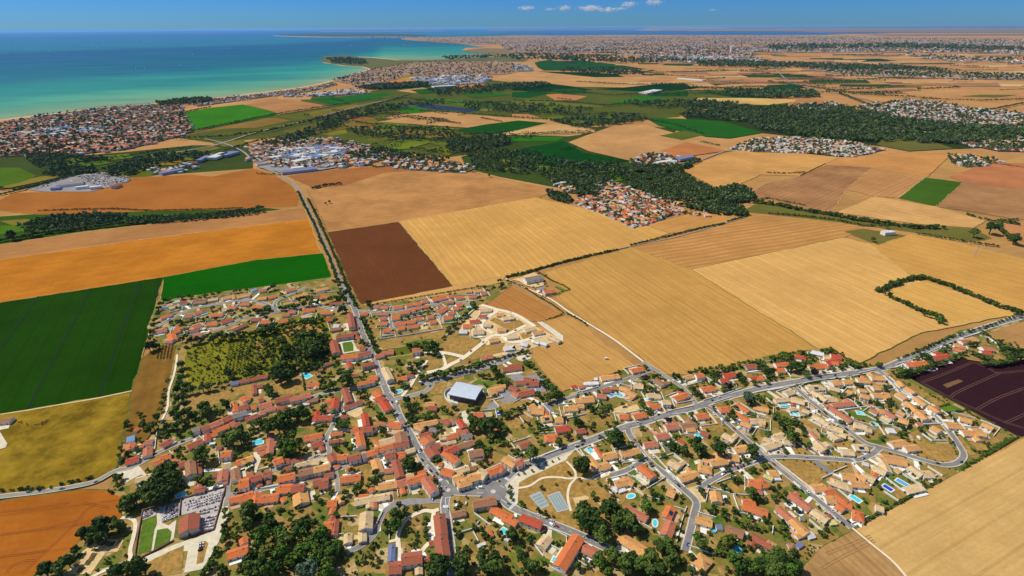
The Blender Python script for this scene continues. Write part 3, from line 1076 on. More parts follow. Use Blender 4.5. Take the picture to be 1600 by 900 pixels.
S d 180 530 230 520 320 620 260 620
S s 360 440 360 440 370 450
S d 1460 300 1600 270 1600 330 1500 330
S d 1240 560 1400 540 1430 600 1300 610
S c 1060 160 1180 110 1220 150 1120 180
S p 680 560 740 600 760 690 640 620
T 180 160 60;220 130 50;160 210 50;420 110 60;480 90 60;540 110 60;600 90 60;640 180 60;560 60 50;480 40 50;100 40 50;150 270 45;310 190 40;240 240 30;740 150 60 m;720 120 50;860 160 35;1080 80 45;1120 60 40;1240 50 50;1200 30 40;1310 80 30;980 120 30;280 720 60;240 690 60;320 760 60;380 740 60;400 800 60;340 820 60;460 780 50;520 790 50;580 840 50;600 870 50;430 870 50;60 480 50;90 510 40;170 570 40;30 450 40;660 620 30;1060 440 50;1120 440 45;1180 460 40;1250 450 35;1300 550 35;1260 310 45;1330 330 40;680 380 25;920 410 30;780 490 30;820 520 25;190 490 20;110 450 15;1540 540 50;1580 570 40;1500 530 35;1180 690 25;910 610 30;1060 770 35;1110 790 35;780 880 30;500 720 20
G 160 540 300 640
G 560 740 700 700
G 1220 120 1380 95
W 0 425 180 390 350 360
W 540 350 640 300 800 270 1170 230 1480 165 1560 190
W 560 250 680 220 960 190
W 720 490 800 570
W 880 640 970 710
W 1000 740 1170 850
W 300 620 430 610
W 230 510 320 620
W 570 380 640 430
W 860 290 980 370
W 1110 640 1380 600
W 560 740 440 660
W 900 30 1010 120
W 1160 90 1230 130
W 380 150 430 200
W 660 760 820 850
W 1090 650 1230 750
@ 1380 562
H 290 40 400 60 9 o
H 400 30 540 40 9 o
H 190 260 260 330 8 a
H 290 340 400 410 8 a
H 180 410 290 480 8 a
H 400 470 540 560 8 a
H 580 570 700 650 8 a
H 290 520 420 640 9 a
H 400 610 550 740 9 a
H 200 730 320 770 10 a 2
H 790 800 970 810 10 a
H 960 720 1110 760 9 a
H 1240 790 1380 850 8 a
H 620 830 720 890 9 a
H 180 640 270 680 7 a
H 0 420 80 430 9 a
H 0 620 150 710 8 p
H -10 700 100 760 8 s
H 1110 870 1240 880 9 a
H 420 800 480 800 5 p
H 50 880 150 890 8 w f
C 90 330 s 20;40 280 k -60;490 640 k -50;510 660 s -50;615 740 w 30
S d 420 380 560 430 620 460 500 470 440 420
S d 540 500 640 470 800 540 680 590
S g 690 600 830 550 1010 640 760 670
S d 720 690 800 680 870 780 760 780
S d 870 680 1050 680 1240 780 1120 800 1100 740 950 700
S d 30 150 100 140 250 250 160 240
S b 740 320 940 250 1000 275 800 360
S d 290 690 380 680 480 760 360 780
S k 480 780 640 770 660 800 500 810
T 240 160 50;290 170 50;340 150 50;400 140 50;460 130 45;510 110 45;560 90 45;620 70 40;680 50 40;180 190 40;240 200 40;120 150 30;60 520 50;120 530 40;160 590 40;90 640 40;300 620 40;340 640 30;440 750 30;560 600 25;740 710 30;840 690 30;890 750 30;1150 780 40;230 830 50;160 800 40;270 880 40;460 870 40;540 830 35;30 360 40;340 790 25;1260 40 50;1330 40 50;1400 50 50;1470 50 45;1540 30 45;1590 20 45;620 20 50
G 680 600 830 560
G 740 675 1010 655
G 570 440 760 540
G 1010 640 1220 760
G 220 210 540 110 700 40
W 0 130 160 110 340 30
W 70 225 240 375 380 490 560 600 800 850
W 0 210 140 370
W 0 400 140 380
@ 0 0 1
G 1345 819 1370 805 1400 788 1440 767 1470 750
G 1500 735 1530 717 1560 700 1590 683
G 1240 604 1300 594 1350 586
@ 180 674
H 190 145 180 220 8 o
H 195 60 190 130 7 u f
H 370 130 470 110 7 p
H 405 190 395 300 8 p
H 570 170 700 95 9 t
H 125 370 290 320 9 r
H 900 180 1085 105 9 t
H 985 205 1065 165 4 w f
H 1150 25 1150 110 6 r
H 1265 205 1330 195 4.5 t
H 475 390 600 340 9 o
H 570 320 690 280 9 o
H 725 345 760 380 5 o
H 775 425 880 370 8 t
H 930 350 945 530 9 b 2
H 1030 400 1030 530 6 t
H 950 545 985 530 6 p
H 250 600 440 545 8 s
H 1320 280 1450 260 9 o 2
H 1510 385 1640 345 9 o
H 1350 470 1330 610 9 p
H 1340 640 1400 620 5 p
H 1490 460 1510 600 8 b
H 990 730 1120 705 7 t
H 1425 850 1660 790 8 o
H 1265 0 1320 -10 5 w f
H 1180 155 1250 145 3 w f
P 770 830 880 780 6 c r
P 1190 170 1245 160 3 c r
C 750 160 w 30;720 185 s 30;335 350 w 80
S c 850 500 905 490 920 580 1000 640 990 680 930 690 890 660 850 600 800 650 780 740 770 720 800 620 840 580
S c 0 520 150 460 250 470 330 545 240 590 120 660 100 560
S g 740 610 830 560 840 590 780 650
S d 1140 390 1280 370 1270 460 1160 520
S d 260 470 450 390 490 470 430 520 340 500
T 150 280 60;100 340 45;60 200 40;40 300 40;260 210 45;290 250 45;300 100 40;60 560 60;20 600 60;30 680 50;400 480 35;700 480 90;640 450 80;550 560 90;630 560 90;740 560 80;480 640 80;600 660 100;700 680 90;420 720 90;540 740 100;640 760 90;350 650 60;330 800 90;450 830 100;560 850 90;640 790 45;240 830 80;120 850 70;720 860 40 y;1080 280 110;1040 330 70;800 310 60;760 240 40;860 220 40;1230 310 45;1040 600 65;1110 630 60;1210 660 55;850 670 50;830 670 40;1460 100 90;1380 130 70;1340 60 60;1560 80 80;1500 220 60;1510 300 55;1520 740 50;1160 600 50;1110 210 40;640 90 35;950 20 50;800 30 50;940 780 30;600 20 60
W 680 255 730 310
W 1050 70 1110 110 1115 170
W 530 0 500 240
W 1290 260 1310 420
@ 380 674
H 340 20 325 265 7 p
H 160 220 280 180 7 p
H 370 150 440 130 7 p
H -30 370 120 315 9 a
H 755 80 985 30 9 o
H 850 170 985 120 9 t
H 1090 35 1240 10 5 o
H 1070 130 1200 110 4 t
H 1210 125 1270 110 3 t
H 1440 0 1480 170 8 o 2
H 375 380 490 330 9 o 2
H 500 365 580 350 7 t
H 590 365 755 325 6 t
H 510 470 600 440 5 t
H 690 510 870 470 9 b 2
H 875 470 1080 420 9 a 2
H 650 425 840 370 6 s
H 850 370 950 370 7 s
H 1090 275 1140 360 8 t 2
H 1175 320 1295 300 8 o 2
H 1310 330 1465 290 9 t 2
H 1480 300 1530 280 8 g 2
H 1540 275 1680 240 8 o 2
H 1130 420 1200 440 5 p
H 430 580 640 535 9 o 2
H 250 530 345 510 8 t 2
H 75 590 225 545 9 t 2
H -60 640 70 610 13 o 2
H 40 540 120 510 5 p
H 1010 545 1130 525 6 t
H 870 630 960 610 9 t
H 945 640 1060 620 13 t
H 1285 470 1370 450 6 o
H 1210 590 1465 555 9 o
H 430 700 600 690 11 o
H 605 700 760 680 10 t 2
H 700 740 725 890 13 a
H -60 830 120 770 10 o
H 160 760 150 900 9 o
H 215 830 440 800 10 o
H 475 830 520 870 4 o
H 300 570 320 640 4 t
H 1190 800 1230 880 5 a
H 1050 890 1170 880 8 o
H 1390 870 1620 820 9 s
H 1440 810 1560 800 5 o
H 1580 710 1630 740 5 o
P 145 150 235 130 10 c r
C 930 315 w 30;905 325 s 30
S c 130 270 290 255 280 280 230 340 180 470 170 520 130 520 150 440
S c 190 490 300 440 345 460 200 505
S c 780 740 830 700 860 820 860 900 820 900 800 820
S d 1100 700 1180 640 1220 720 1150 760
S d 1500 480 1560 480 1560 780 1510 760
S d 200 440 260 380 290 440 220 480
S s 870 330 1050 290 1080 400 960 380
T 90 40 60;30 120 60;230 60 40;80 190 30;50 190 50;480 60 60 y;540 130 60;620 60 75;600 200 110;500 180 80;720 180 60;780 230 50;480 270 60;560 270 60;300 310 55;340 340 45;250 380 40;350 420 40;700 110 50;1290 170 60;1150 200 50;1390 120 40;1180 80 40;1370 190 50;1560 120 40;500 500 45;630 460 45;640 490 40;720 450 30;1120 740 40;1090 770 40;980 760 25 m;1440 700 70;1400 750 60;1350 480 50;1430 500 40;1480 640 30;1280 760 60;1260 840 50;1590 600 50;1570 660 50;920 840 50;960 870 50;380 760 30;640 760 50;580 800 50;60 420 50;80 470 40;100 880 50;260 640 30
W 170 500 340 460 350 520
W 220 730 440 690
@ 580 674
H 360 0 390 130 12 b 2
H -20 285 150 225 8 a
H 50 225 270 165 8 o 2
H 275 165 470 125 9 t 2
H 310 30 330 110 5 p
H 100 130 320 80 9 s
H 30 100 100 160 4 o
H 165 300 300 265 9 t 2
H 310 280 430 270 7 o
H 430 250 545 215 6 s
H 300 350 360 560 8 t 2
H 320 330 420 300 5 o
H 45 340 100 510 9 a
H 160 485 270 470 5 p
H 90 680 320 640 9 a
H 320 640 440 600 11 p
H 445 620 690 540 9 o 2
H 660 570 790 750 9 p 2
H 420 560 530 530 6 s
H 580 510 680 500 7 o
H 660 60 730 130 12 o 2
H 720 180 800 290 11 t 2
H 790 170 860 160 9 t 2
H 600 40 760 10 6 t
H 850 70 980 50 7 s
H 940 65 1085 30 8 o
H 1090 10 1180 -10 7 p
H 1080 180 1280 120 8 b
H 1125 60 1260 40 6 g
H 950 140 1060 120 4 s
H 930 250 1070 180 9 r 2
H 900 250 1080 370 8 o 2
H 1000 270 1060 320 5 b
H 1220 270 1400 240 10 b 2
H 1290 350 1380 320 5 b
H 840 400 890 400 5 o
H 880 480 1020 520 9 o 2
H 1030 500 1220 440 7 s
H 1220 460 1310 440 5 b
H 1020 590 1150 540 9 a 2
H 1070 640 1240 590 11 a 2 h
H 1220 570 1370 530 10 a 2
H 1330 490 1440 540 12 s 2
H 1460 510 1640 430 9 o 2
H 1460 355 1500 370 4 o
H 550 330 590 380 4 s
H 1270 890 1560 840 10 b 2
H 1590 -20 1600 10 4 t
H 0 830 230 790 8 s
H 0 710 30 740 5 o
C 705 450 w -50;745 505 k -50;825 540 k -50;640 370 k -50;1280 655 w 20;1470 640 w 20;1375 720 w 0
B 1410 675
S d 340 750 450 740 480 800 350 830
S d 610 690 670 690 690 740 620 760
S d 150 550 270 540 290 600 160 630
S c 480 690 600 680 620 780 500 800
S k 260 870 700 850 780 890 700 900 260 900
T 470 400 80;430 430 60;560 440 70;490 480 60;80 570 60;40 600 60;50 510 60;820 350 55;780 340 40;800 70 40;1370 400 60;1440 380 40;1340 150 60;1300 210 50;1420 240 60;1440 280 50;1370 200 60;820 640 40;800 610 40;790 570 30;860 720 45;600 760 30;550 520 35;1190 820 25;1590 130 60;1580 30 60;1500 60 60;200 420 40;150 0 70;420 520 30
W 330 740 340 830
W 480 690 490 800
W 740 740 770 880
@ 780 674
H 255 175 395 130 9 t
H 570 70 740 60 10 o h
H 60 320 200 410 9 a 2
H 200 400 290 350 9 p 2
H -20 420 50 480 8 o 2
H 1090 300 1240 450 9 a
H 1230 440 1370 400 9 a
H 1290 310 1460 270 9 a
H 1200 190 1290 330 4 o
H 1520 260 1640 240 9 a
H 1450 650 1640 600 9 a
H 1410 700 1480 750 4 w f
H 1490 750 1580 720 4 w f
P 1095 225 1160 270 6 c r
C 530 430 w 75;495 425 s 75;790 235 k 25;1040 175 k 25
T 95 150 45;170 250 50;230 260 60;390 290 100;130 450 30;750 130 70;520 130 50;850 60 55;1010 80 50;1030 410 110;1080 470 70;980 440 60;870 520 35;710 660 25;530 700 40;1000 600 30;1110 660 25;1250 650 40;1170 790 60;1200 840 40;1330 700 45;1390 620 50;1420 800 50;1400 860 50;560 0 30;1470 80 110;1400 60 80;1540 140 60;130 690 35;130 750 45;150 830 40;240 540 20;315 520 25;410 490 25;490 450 25;580 410 25;665 375 20;740 340 20;0 620 20;280 890 40;1080 890 50;1450 410 30;1500 380 30;450 60 30;60 150 30;1290 120 20
G 1250 60 1530 250
W 950 225 1060 340 1180 490 1250 530
W 1200 500 1380 480 1410 450
W 560 310 800 220
W 1280 680 1500 890
@ 980 674
H 360 60 510 30 9 p
H 1200 30 1340 100 9 s
H 210 160 380 140 8 p
H -60 270 150 220 9 a
H 1340 220 1510 190 9 a
H 530 360 660 440 10 s
H 650 580 880 510 9 a
H 760 450 780 500 5 a
H 890 440 1060 470 10 a h
H 1040 380 1240 350 9 a
H 950 340 1020 380 5 a
H 1280 300 1400 320 10 a
H 1230 320 1290 370 6 a
H 160 420 330 560 9 o 2
H 500 740 600 780 9 a
H 1100 740 1130 870 9 a
H 1520 620 1680 660 10 o
H -40 590 80 640 8 a
H 1450 870 1600 880 8 o
H 1480 700 1530 690 3 a
H 640 100 720 150 4 r
H 470 180 540 210 3 e
H 920 0 1020 30 7 t
P 860 40 940 80 6 c r
P 0 835 90 800 5 c o
C 580 600 w -55;1195 550 w 25;325 330 w -55;1380 470 k -70;1420 455 r -70;1450 440 k -70;1340 440 r -70;1590 390 w 30;890 670 k 0
S s 740 720 860 690 960 760 980 896 900 896
S c 830 380 920 350 930 400 850 420
S d 1240 680 1300 630 1440 760 1380 800
S g 20 490 160 500 200 640 100 680
T 60 160 60;150 130 40;260 90 40;140 320 55;180 310 40;300 410 40;470 150 50;560 180 70;640 200 60;720 240 70;880 130 70;800 130 60;890 220 80;950 240 60;1150 220 90;1080 190 50;1250 190 40;1310 180 40;1560 250 80;1540 200 50;1450 320 40;450 700 45;400 800 50;310 740 50;320 780 50;680 820 40;930 740 60;940 790 40;1270 470 50;1200 690 60;1280 740 40;1330 600 60;1400 600 50;1560 770 80;1520 740 60;1290 420 30;860 600 50;520 470 25;980 570 25;1580 480 50;1030 690 30;600 70 50;1120 90 50;1500 380 40;600 240 40
G 180 720 480 600
G 1470 400 1600 350
W 190 160 310 290 370 340 450 430 540 530 720 710
W 340 460 640 780
W 580 290 770 450
W 390 350 570 290
W 980 890 1010 740 1060 710
W 1050 710 1390 830
W 1110 660 1360 570
W 510 640 680 800
W 60 700 200 810 400 870
@ 1180 674
H 110 190 290 130 9 s
H 110 80 200 110 7 s
H 220 70 340 40 9 s
H 350 110 490 120 9 s
H 310 10 400 60 6 s
H 750 110 880 230 11 s
H 880 130 920 180 9 s
H 1080 240 1230 250 9 s
H 1240 180 1400 190 9 s
H 960 20 1040 90 9 s
H 1050 20 1140 50 8 s
H 700 0 780 90 4 p
H 170 510 290 510 8 a
H 110 540 220 590 5 y
H -20 640 140 620 11 o h
H 940 600 1220 700 10 s h
H 1080 540 1250 560 9 a
H 1260 520 1390 600 7 a
H 1200 640 1420 660 8 a
H 720 700 880 680 9 a
H 860 760 980 720 8 o
H 880 830 1010 840 9 a
H 1000 790 1150 890 9 o
H 440 770 560 850 8 p
H 1340 520 1500 600 10 s
H 1480 430 1640 500 11 s
H 1560 330 1640 310 8 a
H 1340 400 1420 420 5 w f
H 1170 70 1230 100 4 s
H 70 700 150 690 4 w f
H 240 590 320 590 4 w f
H 0 740 90 760 5 p
P 1190 810 1310 890 5 c r
C 1015 345 w -10;1370 265 w 20;330 245 w -30;280 275 k 30;580 755 k -40;660 800 e -40
V 1230 275;1355 215
S d 250 370 520 365 700 380 900 530 830 620 690 720
S d 900 390 1220 400 1280 450 1150 450 1010 510
S d 400 215 510 170 720 300 500 300
S d 920 160 1150 110 1220 180 1050 240
S k 740 780 860 720 880 780 830 850
S k 440 880 500 860 520 896 420 896
S g 240 370 640 890 700 890 660 830
T 460 60 80;540 110 60;660 190 50;680 150 40;910 250 45;380 760 45;230 820 60;300 790 50;220 700 50;20 830 60;390 870 50;110 440 40;180 430 30;1270 590 25;270 365 15;350 355 15;515 365 15;610 375 15;690 380 15;740 410 15;820 470 15;890 515 15;910 390 15;960 430 15;1020 390 15;1020 470 15;1130 410 15;1240 410 15;545 270 15;620 275 15;1420 750 40;1360 860 40;1550 690 40;1110 110 20;1000 190 15;1100 160 15;0 250 40;160 30 50;480 690 40
W 500 140 750 300
W 930 190 1050 280
W 240 370 700 730
W 830 600 960 540
W 970 520 1140 450
W 890 640 1030 720
W 1100 700 1270 770
W 1010 720 1200 880
W 0 160 200 310
W 470 640 560 710
W 1420 630 1550 570
W 960 550 1060 600
@ 1380 674
H 100 150 280 120 9 a
H 270 200 440 180 9 a
H 0 310 290 360 13 a
H 340 430 500 540 9 s
H 480 520 620 520 9 s
H 280 740 490 690 8 s f
H 0 380 60 500 9 s
H 990 0 1170 10 9 a
H 1160 0 1290 30 8 a
H 160 460 220 510 4 a
P 165 610 320 700 5 u r
P 0 680 110 750 5 v r
P 1110 90 1180 105 4 c o
C 870 150 k -60;885 180 b -60;440 100 w -40;1215 20 s 20
S d 320 20 420 10 520 120 600 170 820 160 920 260 920 360 830 410 740 400 420 310 480 220 380 100
S g 280 520 340 490 400 570 470 620 420 650 300 590
S g 30 570 90 540 150 590 160 640 320 720 260 740 60 610
S d 1070 140 1210 110 1320 230 1220 280
S d 1260 130 1380 70 1470 130 1330 190
S d 890 70 960 60 1160 300 1070 310
S d 580 440 740 560 820 520 700 470
S d 110 740 180 700 300 800 200 880
T 210 40 50;260 20 40;500 640 40;380 540 30;1040 390 25;740 380 15;640 360 15;540 330 15;430 300 15;910 280 15;900 250 15;880 210 15;830 140 20;820 90 20;750 50 30;910 20 30;700 70 30;1200 260 25;1130 230 25;1100 220 20;1320 150 25;270 760 20;0 880 30;300 100 30;1320 210 20
G 1180 270 1320 250 1600 90
G 1200 100 1320 220
W 480 40 600 130 780 130
W 80 440 290 580 480 690
W 0 760 180 880
W 290 345 470 400
W 550 450 735 570
W 590 600 670 560
W 20 590 260 770
W 230 520 330 460
W 330 480 610 630
@ 0 786
T 560 840 100;730 820 90;850 740 80;950 600 70;1060 380 95;1240 300 130;1180 420 100;1300 420 90;1420 230 70;1460 280 80;1510 240 50;1560 30 90;1450 860 110;1560 830 90
@ 200 786
H 1232 640 1495 555 9 o
H 1432 430 1450 500 6 o
H 1395 765 1380 840 3 o
C 922 525 w 20;920 560 s 20;910 598 k 20
T 1215 100 55;1215 170 50;1210 270 60;1205 360 65;1200 450 65;1330 270 50;1340 390 55;1340 440 50;1100 570 60;1090 620 55;1040 710 60;1010 790 70;960 850 60;1160 800 60;1200 840 60;1500 120 110;1560 200 70;1500 290 80;1560 380 60;1560 680 90;1500 740 90;1550 830 110;1450 820 90;100 810 120;200 850 90;20 830 60
@ 400 786
H 40 235 95 240 3 t
H 95 300 125 340 2.5 a
H 840 268 960 262 8 o
H 1000 200 975 400 5 t
H 1380 100 1365 310 11 s 2
H 1150 372 1148 490 6.5 s
H 1040 455 1100 450 4 y f
H 1325 345 1330 475 6.5 s
H 1222 430 1278 425 4 y f
T 300 370 90;580 300 120;360 470 110;560 390 100;820 420 110;700 500 100;870 470 90;320 640 110;560 620 110;100 640 90 y;190 580 80 y;720 580 100;880 560 90;640 850 140 l;890 860 110;1020 560 80;940 620 90;60 800 120;150 850 110;250 820 90;450 720 90;760 700 100;900 750 90;80 420 110;170 200 80;200 290 90;50 180 70;430 120 50;430 210 50;520 60 50;60 520 90
W 1000 500 1005 410 1100 400
W 1060 190 1260 180
W 1370 352 1480 342 1530 230 1585 120
@ 600 786
H 690 130 720 385 10 t 2
H 705 388 740 650 11 t 2
H 215 690 475 650 11 t 2
H 65 790 225 780 11 t
H 490 720 600 680 8 t
H 98 515 88 720 5.5 l
H 845 140 1020 100 6.5 b
H 1340 60 1600 180 8 o
H 1300 340 1350 410 4 o
H 1510 440 1560 465 3 w f
H 1170 540 1270 500 3 w f
P 1470 340 1550 390 5 c r
C 1175 255 w 60;905 50 w 80;950 45 k 80;1025 20 w 80
T 110 120 75;150 170 80;130 260 90;260 90 60;250 150 60;30 240 60;30 330 60;520 190 40;510 270 55;520 360 60;520 420 50;270 615 25;410 545 25;650 720 90;720 790 120;620 830 110;700 870 100;760 700 60;930 580 55;1020 560 60;930 660 70;1000 720 90;920 760 80;980 850 100;880 330 35;1230 340 55;1270 400 60;1250 560 50;1340 560 60;1330 460 50;1200 700 80;1380 720 100;1390 800 110;1250 800 80;1450 390 60;1590 400 60;1590 520 50
W 65 220 68 470
W 870 410 1190 310
W 1115 370 1180 490
W 1130 140 1300 270 1330 290
@ 800 786
H 110 165 370 265 8 r 2
H -110 165 60 245 7 o
H 330 335 400 300 4 r
H 455 405 355 530 9 s
H 830 400 590 790 11 o 2
H 660 880 700 820 4 o
H 870 530 1055 620 9 p
H 1350 400 1665 600 10 a
P 550 690 520 750 4 c r
C 495 290 w -35;525 245 s -35;330 160 w -35
T 130 30 40;330 80 45;410 130 55;515 170 25;880 90 100;850 160 100;1000 170 110;1180 80 110;920 260 110;1040 250 90;1100 330 110;1120 420 110;1260 60 90;1330 50 60;1400 170 100;1480 200 110;1290 240 80;1330 310 80;1520 280 90;210 400 45 y;220 460 60;120 350 60;50 450 70;90 620 70;150 680 80;60 570 60;200 760 80;280 800 80;380 830 50;640 510 40;820 790 70;900 680 40;1080 690 80;1100 750 80;1240 640 90;1250 700 80;1360 660 60;1420 760 100;1500 680 80;1560 780 80;1420 840 80;1200 860 70;970 390 30;130 850 60;0 400 80
W 440 330 560 370 680 430 680 520
W 490 545 620 610
W 250 500 390 680
W 500 830 620 890
W 790 660 830 740 980 830
@ 1000 786
H 390 40 330 180 8 o
H 392 218 325 400 9 p
H -185 45 90 190 8 p
P 190 215 185 305 4 c o
H 695 190 905 245 8 a
H 950 300 1030 300 5 l f
H 1075 300 1295 385 9 b
H 1400 395 1680 550 8 t
H 700 650 865 770 13 a h
H 1285 15 1600 120 9 o
H 1310 370 1350 385 3 w f
O 925 365 25 d
O 1220 600 50 d
C 535 375 k 75;470 560 k -20;1485 220 r 30
T 890 100 55;930 60 50;1050 100 60;1050 160 55;1190 90 60;1190 200 55;1370 160 60;1360 270 60;1290 280 50;1440 290 50;1570 200 60;1540 320 40 y;740 380 60;700 420 60;780 520 80;740 520 60;470 310 40;80 40 80;120 80 60;250 480 60;340 500 80;280 560 80;360 590 80;430 700 80;350 740 80;150 680 90;130 640 80;40 740 80;120 820 80;260 830 80;450 760 70;640 680 65;550 720 40;640 840 70;780 870 60;1000 500 50;1050 560 60;990 610 60;1100 480 80 y;1160 450 70 y;1240 500 60;1300 570 40;1180 690 90;1130 660 60;1260 730 70;1370 560 50;1380 450 50;1480 540 50;1560 680 50;1360 720 60;1320 790 80;1420 830 80;1500 780 90;1560 770 80;1250 850 80;1090 820 50
W 600 545 950 665
W 455 505 510 270 580 60
W 30 270 320 440
W 720 130 950 195
W 420 60 560 100
@ 1200 786
H 125 45 290 190 8 p
H 297 197 495 380 9 a
H 290 -110 530 60 9 p
H 560 80 750 210 9.5 s
H 760 245 850 235 5 y f
H 1060 110 1210 160 12 o h
H 870 10 960 70 9 o
H 950 0 1050 30 8 o
H 1350 40 1450 70 7 s
H 490 400 570 380 6 w
H 260 530 350 530 6 b h
H 360 545 430 500 4 l f
H -10 480 90 540 8 a
H 400 180 460 190 4 e
C 930 270 k -40;1005 245 k -40;865 225 k -40
T 350 80 45;190 240 50;190 300 55;735 330 45;120 230 30;430 110 25;100 620 80;60 720 100;150 680 90;240 720 90;300 620 60;330 590 50;120 820 100;250 830 100;350 780 80;200 760 90;380 850 60;40 860 90;480 690 20;540 610 20;300 470 35;260 420 30
G 75 330 220 430
W 300 0 420 90
W 510 220 680 370
W 700 110 900 260
W 590 20 700 100
W 1040 270 1250 180
W 60 300 50 400
"""
# ================================================================== SURVEY DATA
# lines of the village survey; '@ x y [s]' sets the origin and scale of the sheet, then:
# H ridge ends, width, roof, [f flat / h hip / 2 storeys]; P pool; O round pool; W wall; G hedge; C car; S surface; T trees; V solar panel
rec = {k: [] for k in 'HPOWGCSTVB'}
ox = oy = 0.0; sc = 8.0
def X(a): return ox + float(a) / sc
def Y(a): return oy + float(a) / sc
for ln in SURVEY.strip().split('\n'):
    t = ln.split()
    if not t: continue
    if t[0] == '@':
        ox, oy = float(t[1]), float(t[2]); sc = float(t[3]) if len(t) > 3 else 8.0
    elif t[0] == 'T':
        for item in ' '.join(t[1:]).split(';'):
            q = item.split()
            if len(q) < 3: continue
            rec['T'].append((X(q[0]), Y(q[1]), float(q[2]) / sc, q[3] if len(q) > 3 else 'd'))
    elif t[0] == 'C':
        for item in ' '.join(t[1:]).split(';'):
            q = item.split()
            rec['C'].append((X(q[0]), Y(q[1]), q[2], float(q[3])))
    elif t[0] == 'V':
        for item in ' '.join(t[1:]).split(';'):
            q = item.split(); rec['V'].append((X(q[0]), Y(q[1])))
    elif t[0] == 'H':
        rec['H'].append((X(t[1]), Y(t[2]), X(t[3]), Y(t[4]), float(t[5]), t[6], t[7:]))
    elif t[0] == 'P':
        rec['P'].append((X(t[1]), Y(t[2]), X(t[3]), Y(t[4]), float(t[5]), t[6], t[7]))
    elif t[0] == 'O':
        rec['O'].append((X(t[1]), Y(t[2]), float(t[3]) / sc, t[4]))
    elif t[0] in 'WG':
        n = [float(v) for v in t[1:]]
        rec[t[0]].append([(X(n[i]), Y(n[i + 1])) for i in range(0, len(n) - 1, 2)])
    elif t[0] == 'S':
        n = [float(v) for v in t[2:]]
        rec['S'].append((t[1], [(X(n[i]), Y(n[i + 1])) for i in range(0, len(n) - 1, 2)]))

def PX(s):
    n = [float(v) for v in s.split()]
    return [(n[i], n[i + 1]) for i in range(0, len(n) - 1, 2)]
def WP(s, z=0.0): return [at(x, y, z) for x, y in (PX(s) if isinstance(s, str) else s)]
def dens(P, n=6):
    out = []
    for i in range(len(P)):
        a, b = P[i], P[(i + 1) % len(P)]
        for k in range(n): out.append((a[0] + (b[0] - a[0]) * k / n, a[1] + (b[1] - a[1]) * k / n))
    return out
def ang_of(x1, y1, x2, y2):
    a, b = at(x1, y1), at(x2, y2)
    return math.atan2(b[1] - a[1], b[0] - a[0])

# ================================================================== SETTING: sea, land, fields
SHORE = PX('-420 240 -200 212 0 186 60 178.5 150 168.5 195 165 240 160.5 330 152.5 400 144.5 470 135.5 520 125 553 115 580 107.5 566 103.5 540 102 520 100.5 505 96.5 497 94 516 89.5 540 87.5 580 89 620 93 660 93.5 700 92 760 88.5 800 86 785 83.5 740 82 722 78 728 74.5 760 74 735 70.5 700 66.5 655 64 625 61 632 59 660 58.5 700 57.5 760 56.5 800 55.5 880 55.5 950 54.6 1050 54.5 1200 54.8 1290 54.4 1400 52 1320 50.2 1200 49.2 1080 48.2 1000 47.4 985 46.4 1010 45.6')
def y_shore(x):
    pts = [(-420, 240), (-200, 212), (0, 186), (60, 178), (150, 168), (240, 160), (330, 152), (400, 144), (470, 135), (520, 124), (580, 107), (600, 92), (700, 92), (760, 88), (800, 62), (900, 57), (1300, 56), (1700, 56)]
    return float(np.interp(x, [p[0] for p in pts], [p[1] for p in pts]))
def sea_colour(x, y):
    ys = y_shore(x); y0 = 50 - 0.0065 * x
    t = (ys - y) / max(ys - y0, 1)
    if x > 590: t = min(1.0, t)
    pal = [(-0.05, (176, 166, 124)), (0.0, (172, 164, 122)), (0.04, (156, 168, 124)), (0.09, (122, 168, 128)), (0.18, (82, 164, 138)), (0.28, (44, 154, 142)), (0.38, (36, 142, 142)), (0.43, (20, 120, 142)),
           (0.55, (10, 104, 138)), (0.66, (8, 100, 146)), (0.74, (8, 92, 146)), (0.79, (24, 124, 156)), (0.87, (20, 118, 164)), (0.94, (16, 100, 172)), (1.05, (30, 106, 180))]
    k = [p[0] for p in pal]
    c = [float(np.interp(t, k, [p[1][i] for p in pal])) for i in range(3)]
    if x > 780:                                    # the open sea beyond the town
        w = min(1, (x - 780) / 60)
        c = [a * (1 - w) + b * w for a, b in zip(c, (26, 100, 170))]
    g = sum(c) / 3
    c = [v * .84 + g * .16 for v in c]
    return A(c[0] * .78, c[1] * .94, c[2] * .93)
